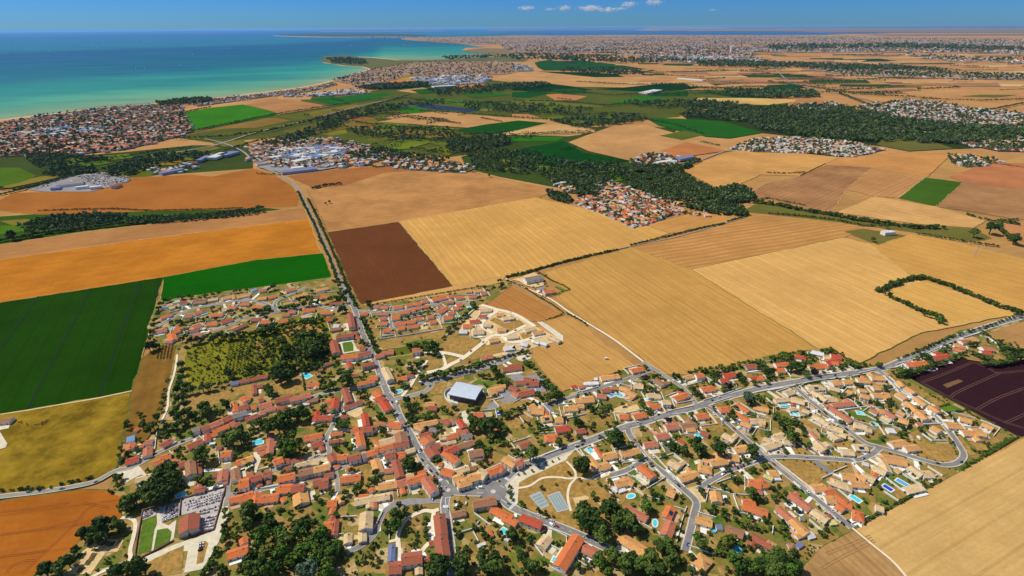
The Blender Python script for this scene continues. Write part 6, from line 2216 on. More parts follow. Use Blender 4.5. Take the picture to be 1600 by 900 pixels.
# ------------------------------------------------------------------ graves
M_GR = [plain('grave_pale', (0.62, 0.60, 0.60), var=0.15), plain('grave_grey', (0.30, 0.29, 0.32), var=0.2), plain('grave_dark', (0.07, 0.065, 0.08), rough=0.4, spec=0.4, var=0.2), plain('grave_rose', (0.40, 0.27, 0.26), var=0.2)]
def grave_mesh(m):
    mb = MB(); mb.box(-1.0, 1.0, -.5, .5, 0, .42, m); mb.box(-1.15, -.9, -.5, .5, 0, 1.2, m)
    mb.box(-1.05, -.99, -.1, .1, 1.2, 1.75, m); mb.box(-1.05, -.99, -.28, .28, 1.42, 1.58, m)
    return mb.mesh('gravestone')
ME_GR = [grave_mesh(m) for m in M_GR]
GW = ['pale stone', 'grey stone', 'dark polished', 'rose granite']
ch = np.array(at(293, 823))
def graves(q, nu, nv, keep, blk):
    W4 = [at(x, y) for x, y in q]
    aa = math.atan2(W4[1][1] - W4[0][1], W4[1][0] - W4[0][0])
    for j in range(nv):
        for i in range(nu):
            u, v = (i + .5) / nu, (j + .5) / nv
            p = quadpt(W4, u, v)
            if not keep(u, v) or rng.random() < .10: continue
            k = rng.choices([0, 1, 2, 3], [6, 2, 2, 2])[0]
            o = link('gravestone', ME_GR[k], None, (p[0] + rng.uniform(-.3, .3), p[1] + rng.uniform(-.3, .3), 0.98), aa + math.pi / 2 + rng.uniform(-.04, .04))
            s = rng.uniform(.9, 1.25); o.scale = (s, s * rng.uniform(.9, 1.3), s * rng.uniform(.6, 1.3))
            tag(o, '%s grave with headstone in the %s block of the cemetery' % (GW[k], blk), 'grave', '%s graves in the %s block' % (GW[k], blk))
graves([(286, 785), (352, 766), (334, 829), (309, 833)], 15, 13, lambda u, v: not (abs(v - .36) < .05 or abs(v - .60) < .04 or (u < .34 and v > .42)), 'right')
graves([(257, 793), (280, 787), (278, 808), (254, 817)], 7, 8, lambda u, v: True, 'middle')
graves([(224, 800), (243, 796), (242, 802), (223, 812)], 6, 4, lambda u, v: True, 'left')

def wall_run(name, P, h, t, mat, label, cat, group=None, cap=True):
    P = [np.array(p) for p in P]
    Lf, Rt = offsets(P, t)
    o = P[0]; n = len(P); mb = MB()
    def ring(A_, B_, z0, z1, m):
        nn = len(A_)
        mb.add([(p[0] - o[0], p[1] - o[1], z0) for p in A_] + [(p[0] - o[0], p[1] - o[1], z0) for p in B_] + [(p[0] - o[0], p[1] - o[1], z1) for p in A_] + [(p[0] - o[0], p[1] - o[1], z1) for p in B_],
               sum([[(2 * nn + i, 3 * nn + i, 3 * nn + i + 1, 2 * nn + i + 1), (i, 2 * nn + i, 2 * nn + i + 1, i + 1), (nn + i + 1, 3 * nn + i + 1, 3 * nn + i, nn + i)] for i in range(nn - 1)], []) + [(0, nn, 3 * nn, 2 * nn), (nn - 1, 3 * nn - 1, 4 * nn - 1, 2 * nn - 1)], m)
    ring(Lf, Rt, 0, h, mat)
    if cap:
        L2, R2_ = offsets(P, t + .14); ring(L2, R2_, h + .002, h + .10, mat)
    return tag(link(name, mb.mesh(name), None, (o[0], o[1], 0)), label, cat, group)
for s, lb in [('223.5 800 216 838 211.5 870', 'left dark stone wall of the cemetery lawn beside the gravel road'), ('221 873 250 858 272 846', 'dark stone front wall of the cemetery left of the chapel'), ('306 838 322 832 334 829.5', 'dark stone front wall of the cemetery right of the chapel'),
              ('353 762 344 794 334.5 829', 'red stone wall along the right side of the cemetery'), ('224 799 252 790 283 781', 'rear cemetery wall under the dark trees'), ('285 780.5 320 771 352 761.5', 'rear cemetery wall between graves and the pool'), ('283.5 781 281 806', 'red inner wall dividing the two grave blocks')]:
    wall_run('cemetery_wall', WP(s), 2.2, .6, M_RWALL, lb, 'wall')
sub = [P for P in rec['W'] if len(P) > 1 and abs(P[0][0] - P[-1][0]) + abs(P[0][1] - P[-1][1]) > 2]
sub += [PX(s) for s in ['1200 612 1242 604', '906 704 924 730', '985 690 1010 716', '1340 585 1366 579']]
mids = [(sum(p[0] for p in P) / len(P), sum(p[1] for p in P) / len(P)) for P in sub]
for P, (o, side, nm) in zip(sub, placings(mids)):
    Wp = WP(P)
    ln_ = sum(math.dist(a, b) for a, b in zip(Wp[:-1], Wp[1:]))
    wall_run('garden_wall', Wp, 2.4, .42, M_GWALL, '%swhite rendered garden wall, %s %s %s' % ('long ' if ln_ > 60 else '', o, side, nm), 'wall', 'white garden walls')

# plot walls of the newer estates, each an L or a U round its house, broken off where a street comes close
plots = [h for h in HS if h['cat'] == 'house' and ((h['px'] > 960 and h['py'] > 560) or (h['px'] > 760 and h['py'] > 600 and h['py'] < 760) or (560 < h['px'] < 760 and h['py'] < 520) or h['px'] < 480 and h['py'] < 520)]
pls = placings([(h['px'], h['py']) for h in plots]); NW = 0
for i, (h, pl) in enumerate(zip(plots, pls)):
    if rng.random() < .12 or NW >= 165: continue
    gx, gy = h['L'] / 2 + rng.uniform(3, 6), h['w'] / 2 + rng.uniform(4, 9)
    ca, sa = math.cos(h['ang']), math.sin(h['ang'])
    ring = [(-gx, gy), (-gx, -gy), (gx, -gy), (gx, gy), (-gx, gy)]
    st = rng.randrange(4); nside = rng.choice([2, 2, 3])
    ring = (ring[:-1] * 2)[st:st + nside + 1]
    pts = []
    for a, b in zip(ring[:-1], ring[1:]):
        for t in np.linspace(0, 1, 6)[:-1]: pts.append((a[0] + (b[0] - a[0]) * t, a[1] + (b[1] - a[1]) * t))
    pts.append(ring[-1])
    Wp = [(h['c'][0] + x * ca - y * sa, h['c'][1] + x * sa + y * ca) for x, y in pts]
    run, best = [], []
    for p in Wp:
        ok = not near_road(p) and not ((np.hypot(HC[:, 0] - p[0], HC[:, 1] - p[1]) - HR) < 0).any()
        if ok: run.append(p)
        else: run = []
        if len(run) > len(best): best = list(run)
    if len(best) < 4: continue
    NW += 1
    wall_run('garden_wall', best, 2.1, .4, M_GWALL, 'white plot wall round the %s house, %s %s %s' % (RNAME[h['k']], pl[0], pl[1], pl[2]), 'wall', 'white garden walls')

# drives: a pale paved strip from each house to the nearest street
DR = MB()
for h in HS:
    if h['cat'] != 'house' or rng.random() < .22: continue
    d = np.hypot(ROADPT[:, 0] - h['c'][0], ROADPT[:, 1] - h['c'][1]); i = int(d.argmin())
    if d[i] > 34 or d[i] < h['w'] * .6 + ROADPT[i, 2]: continue
    e = ROADPT[i, :2] - h['c']; e = e / np.linalg.norm(e); n_ = np.array([-e[1], e[0]])
    a = h['c'] + e * h['w'] * .3 + n_ * rng.uniform(-3, 3); b = ROADPT[i, :2] - e * (ROADPT[i, 2] - .3) + n_ * rng.uniform(-1, 1)
    w0, w1 = rng.uniform(1.6, 3.6), rng.uniform(1.4, 2.4)
    P = [a - n_ * w0, b - n_ * w1, b + n_ * w1, a + n_ * w0]
    if area2(P) < 0: P.reverse()
    DR.add([(p[0], p[1], .985 + .0004 * len(DR.f)) for p in P], [(0, 1, 2, 3)], rng.choice(PATIO))
o = link('driveways', DR.mesh('driveways')); o['kind'] = 'structure'

# ------------------------------------------------------------------ pools
def pool(x1, y1, x2, y2, w, k, shape):
    a, b = np.array(at(x1, y1)), np.array(at(x2, y2)); c = (a + b) / 2; L = float(np.linalg.norm(b - a)); L = max(L, w * .8)
    if L < w: L, w = w, L
    ang = math.atan2(b[1] - a[1], b[0] - a[0])
    root = empty('swimming_pool', (c[0], c[1], 1.0), ang)
    n = 20 if shape == 'o' else 4
    def ring(gx):
        if shape == 'o': return [((L / 2 + gx) * math.cos(2 * math.pi * i / n), (w / 2 + gx) * math.sin(2 * math.pi * i / n)) for i in range(n)]
        return [(-L / 2 - gx, -w / 2 - gx), (L / 2 + gx, -w / 2 - gx), (L / 2 + gx, w / 2 + gx), (-L / 2 - gx, w / 2 + gx)]
    I, O = ring(0), ring(1.1)
    mb = MB()
    mb.add([(p[0], p[1], .12) for p in I] + [(p[0], p[1], .12) for p in O] + [(p[0], p[1], -.3) for p in I] + [(p[0], p[1], -.9) for p in O],
           sum([[(i, n + i, n + (i + 1) % n, (i + 1) % n), (i, (i + 1) % n, 2 * n + (i + 1) % n, 2 * n + i), (n + i, 3 * n + i, 3 * n + (i + 1) % n, n + (i + 1) % n)] for i in range(n)], []), M_COPE)
    link('coping', mb.mesh('coping'), root)
    mb = MB(); mb.add([(p[0], p[1], 0.02) for p in I], [tuple(range(n))], WATER[k]); link('water', mb.mesh('water'), root)
    return root
sub = rec['P']
for p, (o, side, nm) in zip(sub, placings([((p[0] + p[2]) / 2, (p[1] + p[3]) / 2) for p in sub])):
    r = pool(*p)
    tag(r, '%s %s swimming pool, %s %s %s' % ('oval' if p[6] == 'o' else 'rectangular', WNAME[p[5]], o, side, nm), 'swimming pool', 'garden swimming pools')
for x, y, r, k in rec['O']:
    if k == 'd' and r > 2 or k == 'g':
        c = at(x, y); rm = r / ppm(x, y); n = 22
        root = empty('paddling_pool', (c[0], c[1], .65))
        tag(root, {True: 'small round blue above-ground pool behind the apricot house', False: 'large round blue above-ground pool among the trees'}[r < 5] if k == 'd' else 'round pale green above-ground pool beside sand roofs', 'paddling pool')
        ring = lambda q, z: [(q * math.cos(2 * math.pi * i / n), q * math.sin(2 * math.pi * i / n), z) for i in range(n)]
        mb = MB(); mb.add(ring(rm, 0) + ring(rm, 1.25) + ring(rm * .9, 1.25) + ring(rm * .9, .9), sum([[(j * n + i, j * n + (i + 1) % n, (j + 1) * n + (i + 1) % n, (j + 1) * n + i) for i in range(n)] for j in range(3)], []), M_COPE if k == 'g' else WATER['d']); link('rim', mb.mesh('rim'), root)
        mb = MB(); mb.add(ring(rm * .92, 1.0), [tuple(range(n))], WATER['c' if k == 'd' else 'g']); link('water', mb.mesh('water'), root)

# ------------------------------------------------------------------ vehicles
CARC = {'w': ('white', plain('car_white', (0.80, 0.80, 0.80), 0.3, 0.5, .03)), 's': ('silver', plain('car_silver', (0.48, 0.49, 0.51), 0.3, 0.5, .03)), 'k': ('black', plain('car_black', (0.02, 0.02, 0.024), 0.3, 0.5, .03)),
        'r': ('red', plain('car_red', (0.38, 0.025, 0.03), 0.3, 0.5, .03)), 'b': ('blue', plain('car_blue', (0.04, 0.10, 0.32), 0.3, 0.5, .03)), 'm': ('purple', plain('car_purple', (0.10, 0.05, 0.30), 0.3, 0.5, .03)), 'e': ('green', plain('car_green', (0.06, 0.22, 0.18), 0.3, 0.5, .03))}
M_TYRE = plain('tyre_rubber', (0.02, 0.02, 0.02), var=.1)
def loft(secs, mat, mb):
    """sections of (x, half width, z low, z high)"""
    v = []
    for x, hw, z0, z1 in secs: v += [(x, -hw, z0), (x, hw, z0), (x, hw * .92, z1), (x, -hw * .92, z1)]
    f = [(3, 2, 1, 0)]
    for i in range(len(secs) - 1):
        a, b = 4 * i, 4 * i + 4
        f += [(a + k, a + (k + 1) % 4, b + (k + 1) % 4, b + k)[::-1] for k in range(4)]
    e = 4 * (len(secs) - 1); f.append((e, e + 1, e + 2, e + 3))
    mb.add(v, f[::1], mat)
CARM = {}
def car_meshes(k, van):
    if (k, van) in CARM: return CARM[(k, van)]
    m = CARC[k][1]
    b, g = MB(), MB()
    if van:
        loft([(-2.5, .95, .35, 2.1), (-2.4, .98, .3, 2.25), (1.2, .98, .3, 2.25), (1.9, .95, .3, 1.35), (2.5, .88, .35, 1.0)], m, b)
        loft([(1.25, .90, 1.35, 2.18), (1.93, .88, 1.3, 1.42)], M_GLASS, g)
    else:
        loft([(-2.1, .78, .4, .82), (-1.95, .86, .28, .95), (-.2, .88, .26, .98), (1.2, .86, .26, .9), (2.0, .8, .3, .72), (2.12, .72, .4, .6)], m, b)
        loft([(-1.85, .74, .94, 1.0), (-1.3, .70, .94, 1.42), (.15, .70, .94, 1.45), (1.0, .74, .88, .95)], M_GLASS, g)
        loft([(-1.25, .62, 1.43, 1.47), (.1, .62, 1.45, 1.50)], m, b)
    wv = MB()
    for i in range(10):
        a = 2 * math.pi * i / 10
        wv.v += [(.33 * math.cos(a), -.11, .33 * math.sin(a)), (.33 * math.cos(a), .11, .33 * math.sin(a))]
    wv.f = [(2 * i, 2 * i + 1, (2 * i + 3) % 20, (2 * i + 2) % 20) for i in range(10)] + [tuple(range(1, 20, 2))[::-1], tuple(range(0, 20, 2))]
    wv.m = [0] * len(wv.f); wv.mats = [M_TYRE]
    CARM[(k, van)] = (b.mesh('body'), g.mesh('cabin_glass'), CARM.get('w') or CARM.setdefault('w', wv.mesh('wheel')))
    return CARM[(k, van)]
sub = rec['C'] + [(300 + i * 3.4, 853 - i * .1, c, 70) for i, c in enumerate('')] 
sub += [(x, y, c, a) for x, y, c, a in [(660, 602, 'k', 15), (700, 591, 's', 15), (716, 588, 'w', 15), (735, 583, 'k', 60), (752, 578, 'w', 15), (644, 690, 's', -55), (655, 708, 'w', -50), (560, 515, 's', -60), (613, 630, 'k', -62), (1128, 664, 's', -50), (1262, 770, 'w', -40), (1300, 800, 's', -40), (1060, 760, 'k', -50), (1310, 660, 'w', -42), (1290, 648, 'k', -42), (1265, 628, 's', -42), (1408, 612, 's', -40), (1470, 664, 'w', -50), (1000, 663, 's', 20), (900, 698, 'w', 22), (1200, 606, 's', 12), (1440, 553, 'w', 25), (1520, 520, 's', 20), (870, 824, 'r', -28), (912, 842, 's', -28)]]
auto = []
for P, w_ in ROADS:
    if w_ < 5.5 or w_ > 13: continue
    d_ = 0
    for a, b in zip(P[:-1], P[1:]):
        d_ += math.dist(a, b)
        if d_ > 26:
            d_ = 0
            if rng.random() > .42: continue
            u = np.array([b[0] - a[0], b[1] - a[1]]); u = u / (np.linalg.norm(u) + 1e-9); n_ = np.array([-u[1], u[0]]) * rng.choice([-1, 1]) * (w_ / 2 - rng.choice([2.2, 3.4]))
            q = (a[0] + n_[0], a[1] + n_[1]); xy = px_of((q[0], q[1], 0)); xz = px_of((q[0] + u[0] * 3, q[1] + u[1] * 3, 0))
            if 470 < xy[1] < 900 and 0 < xy[0] < 1600: auto.append((xy[0], xy[1], rng.choice('wwsskkrbse'), math.degrees(math.atan2(-(xz[1] - xy[1]), xz[0] - xy[0]))))
sub += auto
for (x, y, k, a), (o, side, nm) in zip(sub, placings([(c[0], c[1]) for c in sub])):
    van = (k == 'w' and (int(x * 7 + y) % 3 == 0))
    bm_, gm_, wm_ = car_meshes(k, van)
    c = at(x, y)
    r = math.radians(a)
    ang = ang_of(x, y, x + 6 * math.cos(r), y - 6 * math.sin(r))
    root = empty('parked_van' if van else 'parked_car', (c[0], c[1], 1.19), ang)
    tag(root, '%s %s on the ground, %s vehicle %s %s' % (CARC[k][0], 'van' if van else 'car', o, side, nm), 'van' if van else 'car', 'cars and vans about the village')
    link('body', bm_, root); link('cabin', gm_, root)
    for dx in (-1.3, 1.3):
        for dy in (-.78, .78): link('wheel', wm_, root, (dx, dy, .33))
# ------------------------------------------------------------------ cattle in the pasture
M_COW = plain('brown_hide', (0.13, 0.045, 0.02), var=.3, scale=2)
def cow_mesh():
    me = bpy.data.meshes.new('cow')
    # a trunk with deep chest, neck and head, four jointed legs and a tail, skinned along one skeleton
    J = [(0, 0, 1.05), (.75, 0, 1.08), (1.15, 0, 1.25), (1.5, 0, 1.15), (1.8, 0, .98), (-.75, 0, 1.12), (-.95, 0, .75), (-1.0, 0, .4)]
    R = [.40, .38, .20, .17, .10, .34, .05, .04]
    E = [(0, 1), (1, 2), (2, 3), (3, 4), (0, 5), (5, 6), (6, 7)]
    for s in (-1, 1):
        k = len(J); J += [(.72, .22 * s, .65), (.70, .22 * s, .34), (.72, .22 * s, .02)]; R += [.14, .085, .08]; E += [(1, k), (k, k + 1), (k + 1, k + 2)]
        k = len(J); J += [(-.66, .22 * s, .70), (-.86, .22 * s, .38), (-.80, .22 * s, .02)]; R += [.17, .085, .08]; E += [(5, k), (k, k + 1), (k + 1, k + 2)]
        k = len(J); J += [(1.46, .22 * s, 1.30)]; R += [.05]; E += [(3, k)]
    me.from_pydata(J, E, [])
    ob = bpy.data.objects.new('cow', me); COL.objects.link(ob)
    sk = ob.modifiers.new('skin', 'SKIN'); ob.modifiers.new('sub', 'SUBSURF').levels = 1
    for i, v in enumerate(me.skin_vertices[0].data): v.radius = (R[i], R[i]); v.use_root = i == 0
    dg = bpy.context.evaluated_depsgraph_get(); dg.update()
    out = bpy.data.meshes.new_from_object(ob.evaluated_get(dg))
    bpy.data.objects.remove(ob); out.name = 'cow'; out.materials.clear(); out.materials.append(M_COW)
    return out
ME_COW = cow_mesh()
cows = [(30, 661), (33, 660.2), (34.5, 662.2), (42, 663), (43.4, 665), (56, 665), (60, 664.3), (65, 662.5), (67.5, 660.4), (71, 659.4), (72, 661.8), (74, 658), (69, 663.2), (66, 664.8)]
for i, (x, y) in enumerate(cows):
    p = at(x, y)
    o = link('cow', ME_COW, None, (p[0], p[1], 0.45), rng.uniform(0, 6.28)); o.scale = (1.15,) * 3
    tag(o, 'brown cow of the %s standing on the bare patch of the yellow pasture' % ('left huddle' if i < 5 else 'right huddle'), 'cow', 'brown cows, %s huddle' % ('left' if i < 5 else 'right'))

# ------------------------------------------------------------------ boats
M_SAIL = plain('sailcloth', (0.85, 0.85, 0.84), var=.03); M_HULL = plain('hull_white', (0.75, 0.75, 0.76), var=.05)
def boat(x, y, L, sail, label):
    p = at(x, y); root = empty('sailing_boat' if sail else 'cargo_ship', (p[0], p[1], -4.6), rng.uniform(-.5, .5) + (0 if sail else .05))
    tag(root, label, 'boat', 'sailing boats on the bay' if sail else None)
    mb = MB(); w = L * .14
    loft([(-L / 2, w * .8, -.5, L * .07), (-L * .1, w, -.6, L * .065), (L * .3, w * .7, -.5, L * .075), (L / 2, .05, 0, L * .09)], M_HULL if sail else plain('ship_hull', (.08, .05, .05)), mb)
    link('hull', mb.mesh('hull'), root)
    if sail:
        mb = MB(); mb.box(.02 * L, .035 * L, -.012 * L, .012 * L, 0, L * 1.25, M_METAL); link('mast', mb.mesh('mast'), root)
        for nm, q in (('mainsail', [(0, 0, L * .14), (-L * .45, L * .06, L * .14), (0, 0, L * 1.2)]), ('jib', [(L * .05, 0, L * 1.1), (L * .48, -L * .02, L * .12), (L * .08, L * .07, L * .14)])):
            mb = MB(); mb.add([tuple(v) for v in q] + [(v[0], v[1] + .25, v[2]) for v in q], [(0, 1, 2), (5, 4, 3), (0, 3, 4, 1), (1, 4, 5, 2), (2, 5, 3, 0)], M_SAIL); link(nm, mb.mesh(nm), root)
    else:
        mb = MB(); mb.box(-L * .45, -L * .28, -w * .7, w * .7, L * .06, L * .16, M_HULL); link('bridge', mb.mesh('bridge'), root)
        mb = MB(); mb.box(-L * .22, L * .38, -w * .7, w * .7, L * .06, L * .085, plain('deck_cargo', (.2, .12, .1))); link('cargo', mb.mesh('cargo'), root)
bl = [(24, 73, 26), (76, 80, 22), (120, 84, 22), (127, 84, 20), (146, 71, 24), (151, 74, 26), (206, 108, 16), (212, 107.5, 15), (226, 106.5, 16), (242, 105, 16), (282, 102, 16), (301, 84.5, 24), (342, 81, 20), (355, 76, 24), (360, 75.5, 24), (385, 79, 20), (414, 75.5, 24), (548, 71, 20), (590, 68, 20), (632, 70, 20)]
blab = ['lone white sailing boat nearest the left edge, far out', 'white sailing boat in the teal band at left', 'left boat of the pair on the dark band', 'right boat of the pair on the dark band', 'farther of two boats near the middle of the bay', 'nearer of two boats in the pale teal band', 'first boat of the string nearest the shore', 'second boat of the string nearest the shore', 'third boat of the string nearest the shore', 'fourth boat of the string nearest the shore', 'boat alone to the right of the near string', 'bright boat alone on the dark middle band', 'boat left of the motor launches', 'left white boat of the launches', 'right white boat of the launches', 'boat between the launches and the cape', 'white boat off the island end', 'boat off the cape, leftmost there', 'boat in the bay before the harbour', 'boat nearest the harbour mole']
for (x, y, L), lb in zip(bl, blab): boat(x, y, L, True, lb)
boat(219, 65.5, 110, False, 'long dark cargo ship far out on the bay')

# ------------------------------------------------------------------ towers and mast far off
M_TOWER = plain('tower_concrete', (0.78, 0.77, 0.74), var=.06)
def tower(x, y, r, h, lab, bulb):
    p = at(x, y); root = empty('water_tower', (p[0], p[1], 0)); tag(root, lab, 'water tower')
    n = 20
    prof = [(r * .75, 0), (r * .55, h * .3), (r * .6, h * .6), (r, h * .8), (r, h)] if bulb else [(r, 0), (r, h * .96), (r * 1.05, h * .96), (r * 1.05, h)]
    mb = MB()
    mb.add([(q * math.cos(2 * math.pi * i / n), q * math.sin(2 * math.pi * i / n), z) for q, z in prof for i in range(n)], sum([[(j * n + i, j * n + (i + 1) % n, (j + 1) * n + (i + 1) % n, (j + 1) * n + i) for i in range(n)] for j in range(len(prof) - 1)], []), M_TOWER)
    link('shaft', mb.mesh('shaft'), root)
    mb = MB(); mb.add([(r * 1.1 * math.cos(2 * math.pi * i / n), r * 1.1 * math.sin(2 * math.pi * i / n), h + (1.0 if False else 0.05)) for i in range(n)] + [(0, 0, h + r * .3)], [(i, (i + 1) % n, n) for i in range(n)], M_TOWER); link('cap', mb.mesh('cap'), root)
tower(1142, 82, 16, 95, 'tall white water tower standing before the far city', False)
tower(1096, 84, 14, 55, 'smaller stubby water tower left of the tall white one', True)
p = at(1523, 401); mb = MB()
for dx, dy in ((-1, -1), (1, -1), (1, 1), (-1, 1)):
    mb.add([(dx * 1.3, dy * 1.3, 0), (dx * 1.3 + .3, dy * 1.3, 0), (dx * 1.3, dy * 1.3 + .3, 0), (dx * .2, dy * .2, 24), (dx * .2 + .15, dy * .2, 24), (dx * .2, dy * .2 + .15, 24)], [(0, 1, 4, 3), (1, 2, 5, 4), (2, 0, 3, 5)], M_METAL)
root = tag(empty('pylon', (p[0], p[1], 0.5)), 'thin grey lattice mast alone in the wheat field', 'pylon')
link('mast', mb.mesh('mast'), root)
mb = MB(); mb.box(-3, 3, -.15, .15, 20, 20.4, M_METAL); mb.box(-2, 2, -.15, .15, 23, 23.4, M_METAL); link('crossarm', mb.mesh('crossarm'), root)

# flag-like red bus shelter sign by the roundabout
for x, y in rec['B']:
    p = at(x, y); root = tag(empty('red_leaved_tree', (p[0], p[1], 1.0)), 'small red-leaved tree beside the big roundabout crossing', 'tree')
    link('trunk', ME_TRUNK, root).scale = (2.2, 2.2, 2.2)
    leaf_mat('foliage_red', (0.22, 0.012, 0.018), (0.30, 0.02, 0.025)); q = link('crown', quad_mesh('crown', CROWN_HI[2], MATS['foliage_red']), root, (0, 0, 3.2)); q.scale = (1.9, 1.9, 1.9)
# timber allotment beds
M_BED = plain('bed_soil', A(122, 84, 58), var=.3); M_VEG = plain('bed_greens', (0.05, 0.08, 0.02), var=.4)
M_TIMB = plain('timber_edging', A(176, 134, 90), var=.2)
i = 0
for (x, y, n, m, w) in [(141, 850, 3, 2, 6), (163, 849, 3, 2, 6), (175, 851, 3, 2, 6), (187, 852, 1, 3, 7), (126, 871, 2, 3, 7), (147, 871, 2, 3, 7), (122, 882, 2, 2, 6), (140, 880, 2, 2, 7), (128, 892, 2, 2, 6), (150, 860, 2, 1, 6)]:
    for a in range(n):
        c = at(x + a * 4.2 - n * 2, y + (a % 2) * .6)
        root = tag(empty('garden_bed', (c[0], c[1], .98), ang_of(150, 860, 170, 857)), 'timber edged vegetable bed on the striped allotments', 'garden bed', 'vegetable beds of the allotments')
        mb = MB(); mb.box(-1.1, 1.1, -m * 1.3, m * 1.3, 0, .28, M_TIMB); link('edging', mb.mesh('edging'), root)
        mb = MB(); mb.box(-.95, .95, -m * 1.3 + .15, m * 1.3 - .15, .1, .34, M_VEG if i % 3 else M_BED); link('planting', mb.mesh('planting'), root)
        i += 1
# ================================================================== VEGETATION
TR = []
for x, y, r, k in rec['T']:
    s = ppm(x, y)
    rm = r / s * (0.80 if r < 9.5 else 1.02)
    p = at(x, y, 1.3 * rm)
    rm = min(rm, 9.5)
    TR.append(dict(x=x, y=y, rp=r, rm=max(rm, .7), p=p, k=k))
for t, pl in zip(TR, placings([(t['x'], t['y']) for t in TR])): t['place'] = pl
MASSES = {k: Mass() for k in 'dylmgb'}
for i, t in enumerate(sorted(TR, key=lambda t: -t['rp'])):
    k = t['k']
    if k == 'd' and (rng.random() < .12 or (395 < t['x'] < 530 and t['y'] > 825 and rng.random() < .75)): k = 'g'
    rm = t['rm']
    if i < 296:
        root = empty('tree', (t['p'][0], t['p'][1], 0.5), rng.uniform(0, 6.28))
        o, side, nm = t['place']
        tag(root, '%s %s tree, %s %s %s' % ('large' if rm > 5 else 'middling', LNAME[k], o, side, nm), 'tree', 'trees of the village')
        q = link('trunk', ME_TRUNK, root); q.scale = (rm, rm, rm)
        q = link('crown', crown_mesh(rng.randrange(10) if rm > 3 else rng.randrange(7), k), root, (0, 0, rm * 1.3)); q.scale = (rm, rm, rm)
    else:
        MASSES[k].put(t['p'][0], t['p'][1], .5 + rm * 1.05, rm, None, CROWN_LO)

def seglen(P): return [math.dist(a, b) for a, b in zip(P[:-1], P[1:])]
def along(P, step):
    out = []
    for (a, b), L in zip(zip(P[:-1], P[1:]), seglen(P)):
        n = max(1, int(L / step))
        for i in range(n): out.append((a[0] + (b[0] - a[0]) * (i + .5) / n, a[1] + (b[1] - a[1]) * (i + .5) / n))
    return out
mids = [P[len(P) // 2] for P in rec['G']]
for P, (o, side, nm) in zip(rec['G'], placings(mids)):
    M = Mass(); Wp = WP(P)
    for q in along(Wp, 2.0):
        r = R2.uniform(1.0, 1.7)
        M.put(q[0] + R2.normal() * .4, q[1] + R2.normal() * .4, .5 + r * .7, r, None, CROWN_LO)
    ob = M.build('hedge', LEAF['d' if R2.random() < .7 else 'g'], None)
    tag(ob, 'leafy green garden hedge, %s %s %s' % (o, side, nm), 'hedge', 'garden hedges')

# field hedges and roadside tree lines, each one a thing
for s, r, step, lb in [
 ('790 434 830 424 870 413 900 405 930 398 965 391', 2.2, 3.0, 'dark hedge between the golden fields, leftmost stretch from the barn'), ('985 384 1010 378 1040 371 1070 363 1100 356 1132 350', 2.2, 3.0, 'dark hedge between the golden fields, middle stretch past the gap'), ('1136 347 1150 343 1166 339', 2.2, 3.0, 'dark hedge between the golden fields, short right stretch'),
 ('1373 457 1395 446 1418 438 1440 435', 4.2, 4.0, 'broad leafy hedge closing the left end of the hedged rectangle'), ('1440 435 1480 447 1520 464 1560 480 1597 491', 4.0, 4.0, 'long leafy hedge along the far side of the hedged rectangle'), ('1383 461 1405 472 1430 484 1458 493 1476 503', 3.6, 4.0, 'leafy hedge along the near side of the hedged rectangle'),
 ('466 300 478 326 492 352 503 380 514 402 522 424 530 448', 2.6, 5.0, 'row of roadside bushes along the left verge of the main road'), ('482 312 498 345 514 380 528 412 538 436 548 462 556 480', 2.6, 5.0, 'row of roadside bushes along the right verge of the main road'),
 ('0 378 40 372 62 367 120 360 180 353 280 343 330 338 400 328 412 326', 5.0, 6.0, 'thick dark tree belt at the lower edge of the green strip'), ('60 330 120 328 180 327 240 330 320 328 380 326', 2.2, 5.0, 'thin dark hedge at the upper edge of the green strip'),
 ('1160 316 1190 318 1215 322 1260 331 1300 337 1340 345 1390 352 1420 356 1475 358', 5.6, 8.0, 'irregular line of round trees bordering the olive valley'), ('1200 334 1250 338 1310 345 1350 354 1390 352', 2.8, 6.0, 'low dark hedge on the near side of the olive valley'), ('1430 365 1480 374 1530 382 1560 386', 2.8, 6.0, 'low hedge running right below the olive valley'), ('1508 335 1530 342 1552 347 1590 344', 3.0, 6.0, 'dark hedge at the corner of the brown right-hand field'),
 ('0 306 40 296 80 285 120 274 150 264', 4.5, 6.0, 'dark tree line behind the supermarket at far left'), ('520 480 545 452 540 444 520 440', 2.4, 4.0, 'hedge closing the bright green crop by the main road'),
 ('0 768 40 766 70 766 105 756 128 752 150 746', 2.2, 6.5, 'scattered bushes along the lane below the yellow pasture'), ('1410 560 1450 543 1490 526', 1.6, 3.5, 'clipped hedge beside the boulevard at right'), ('1590 352 1560 346 1562 360 1585 380', 4.0, 5.0, 'dark trees at the right end of the valley'),
 ('488 296 510 290 534 288', 4.0, 5.0, 'dark tree clump on the edge of the reddish stubble'), ('560 1 560 1.2', 1, 3, '')]:
    if not lb: continue
    M = Mass()
    for q in along(WP(s), step):
        for _ in range(2):
            rr = r * R2.uniform(.65, 1.25)
            M.put(q[0] + R2.normal() * r * .5, q[1] + R2.normal() * r * .4, .3 + rr * .8, rr, None, CROWN_LO)
    tag(M.build('hedgerow', LEAF['d'], None), lb, 'hedgerow')
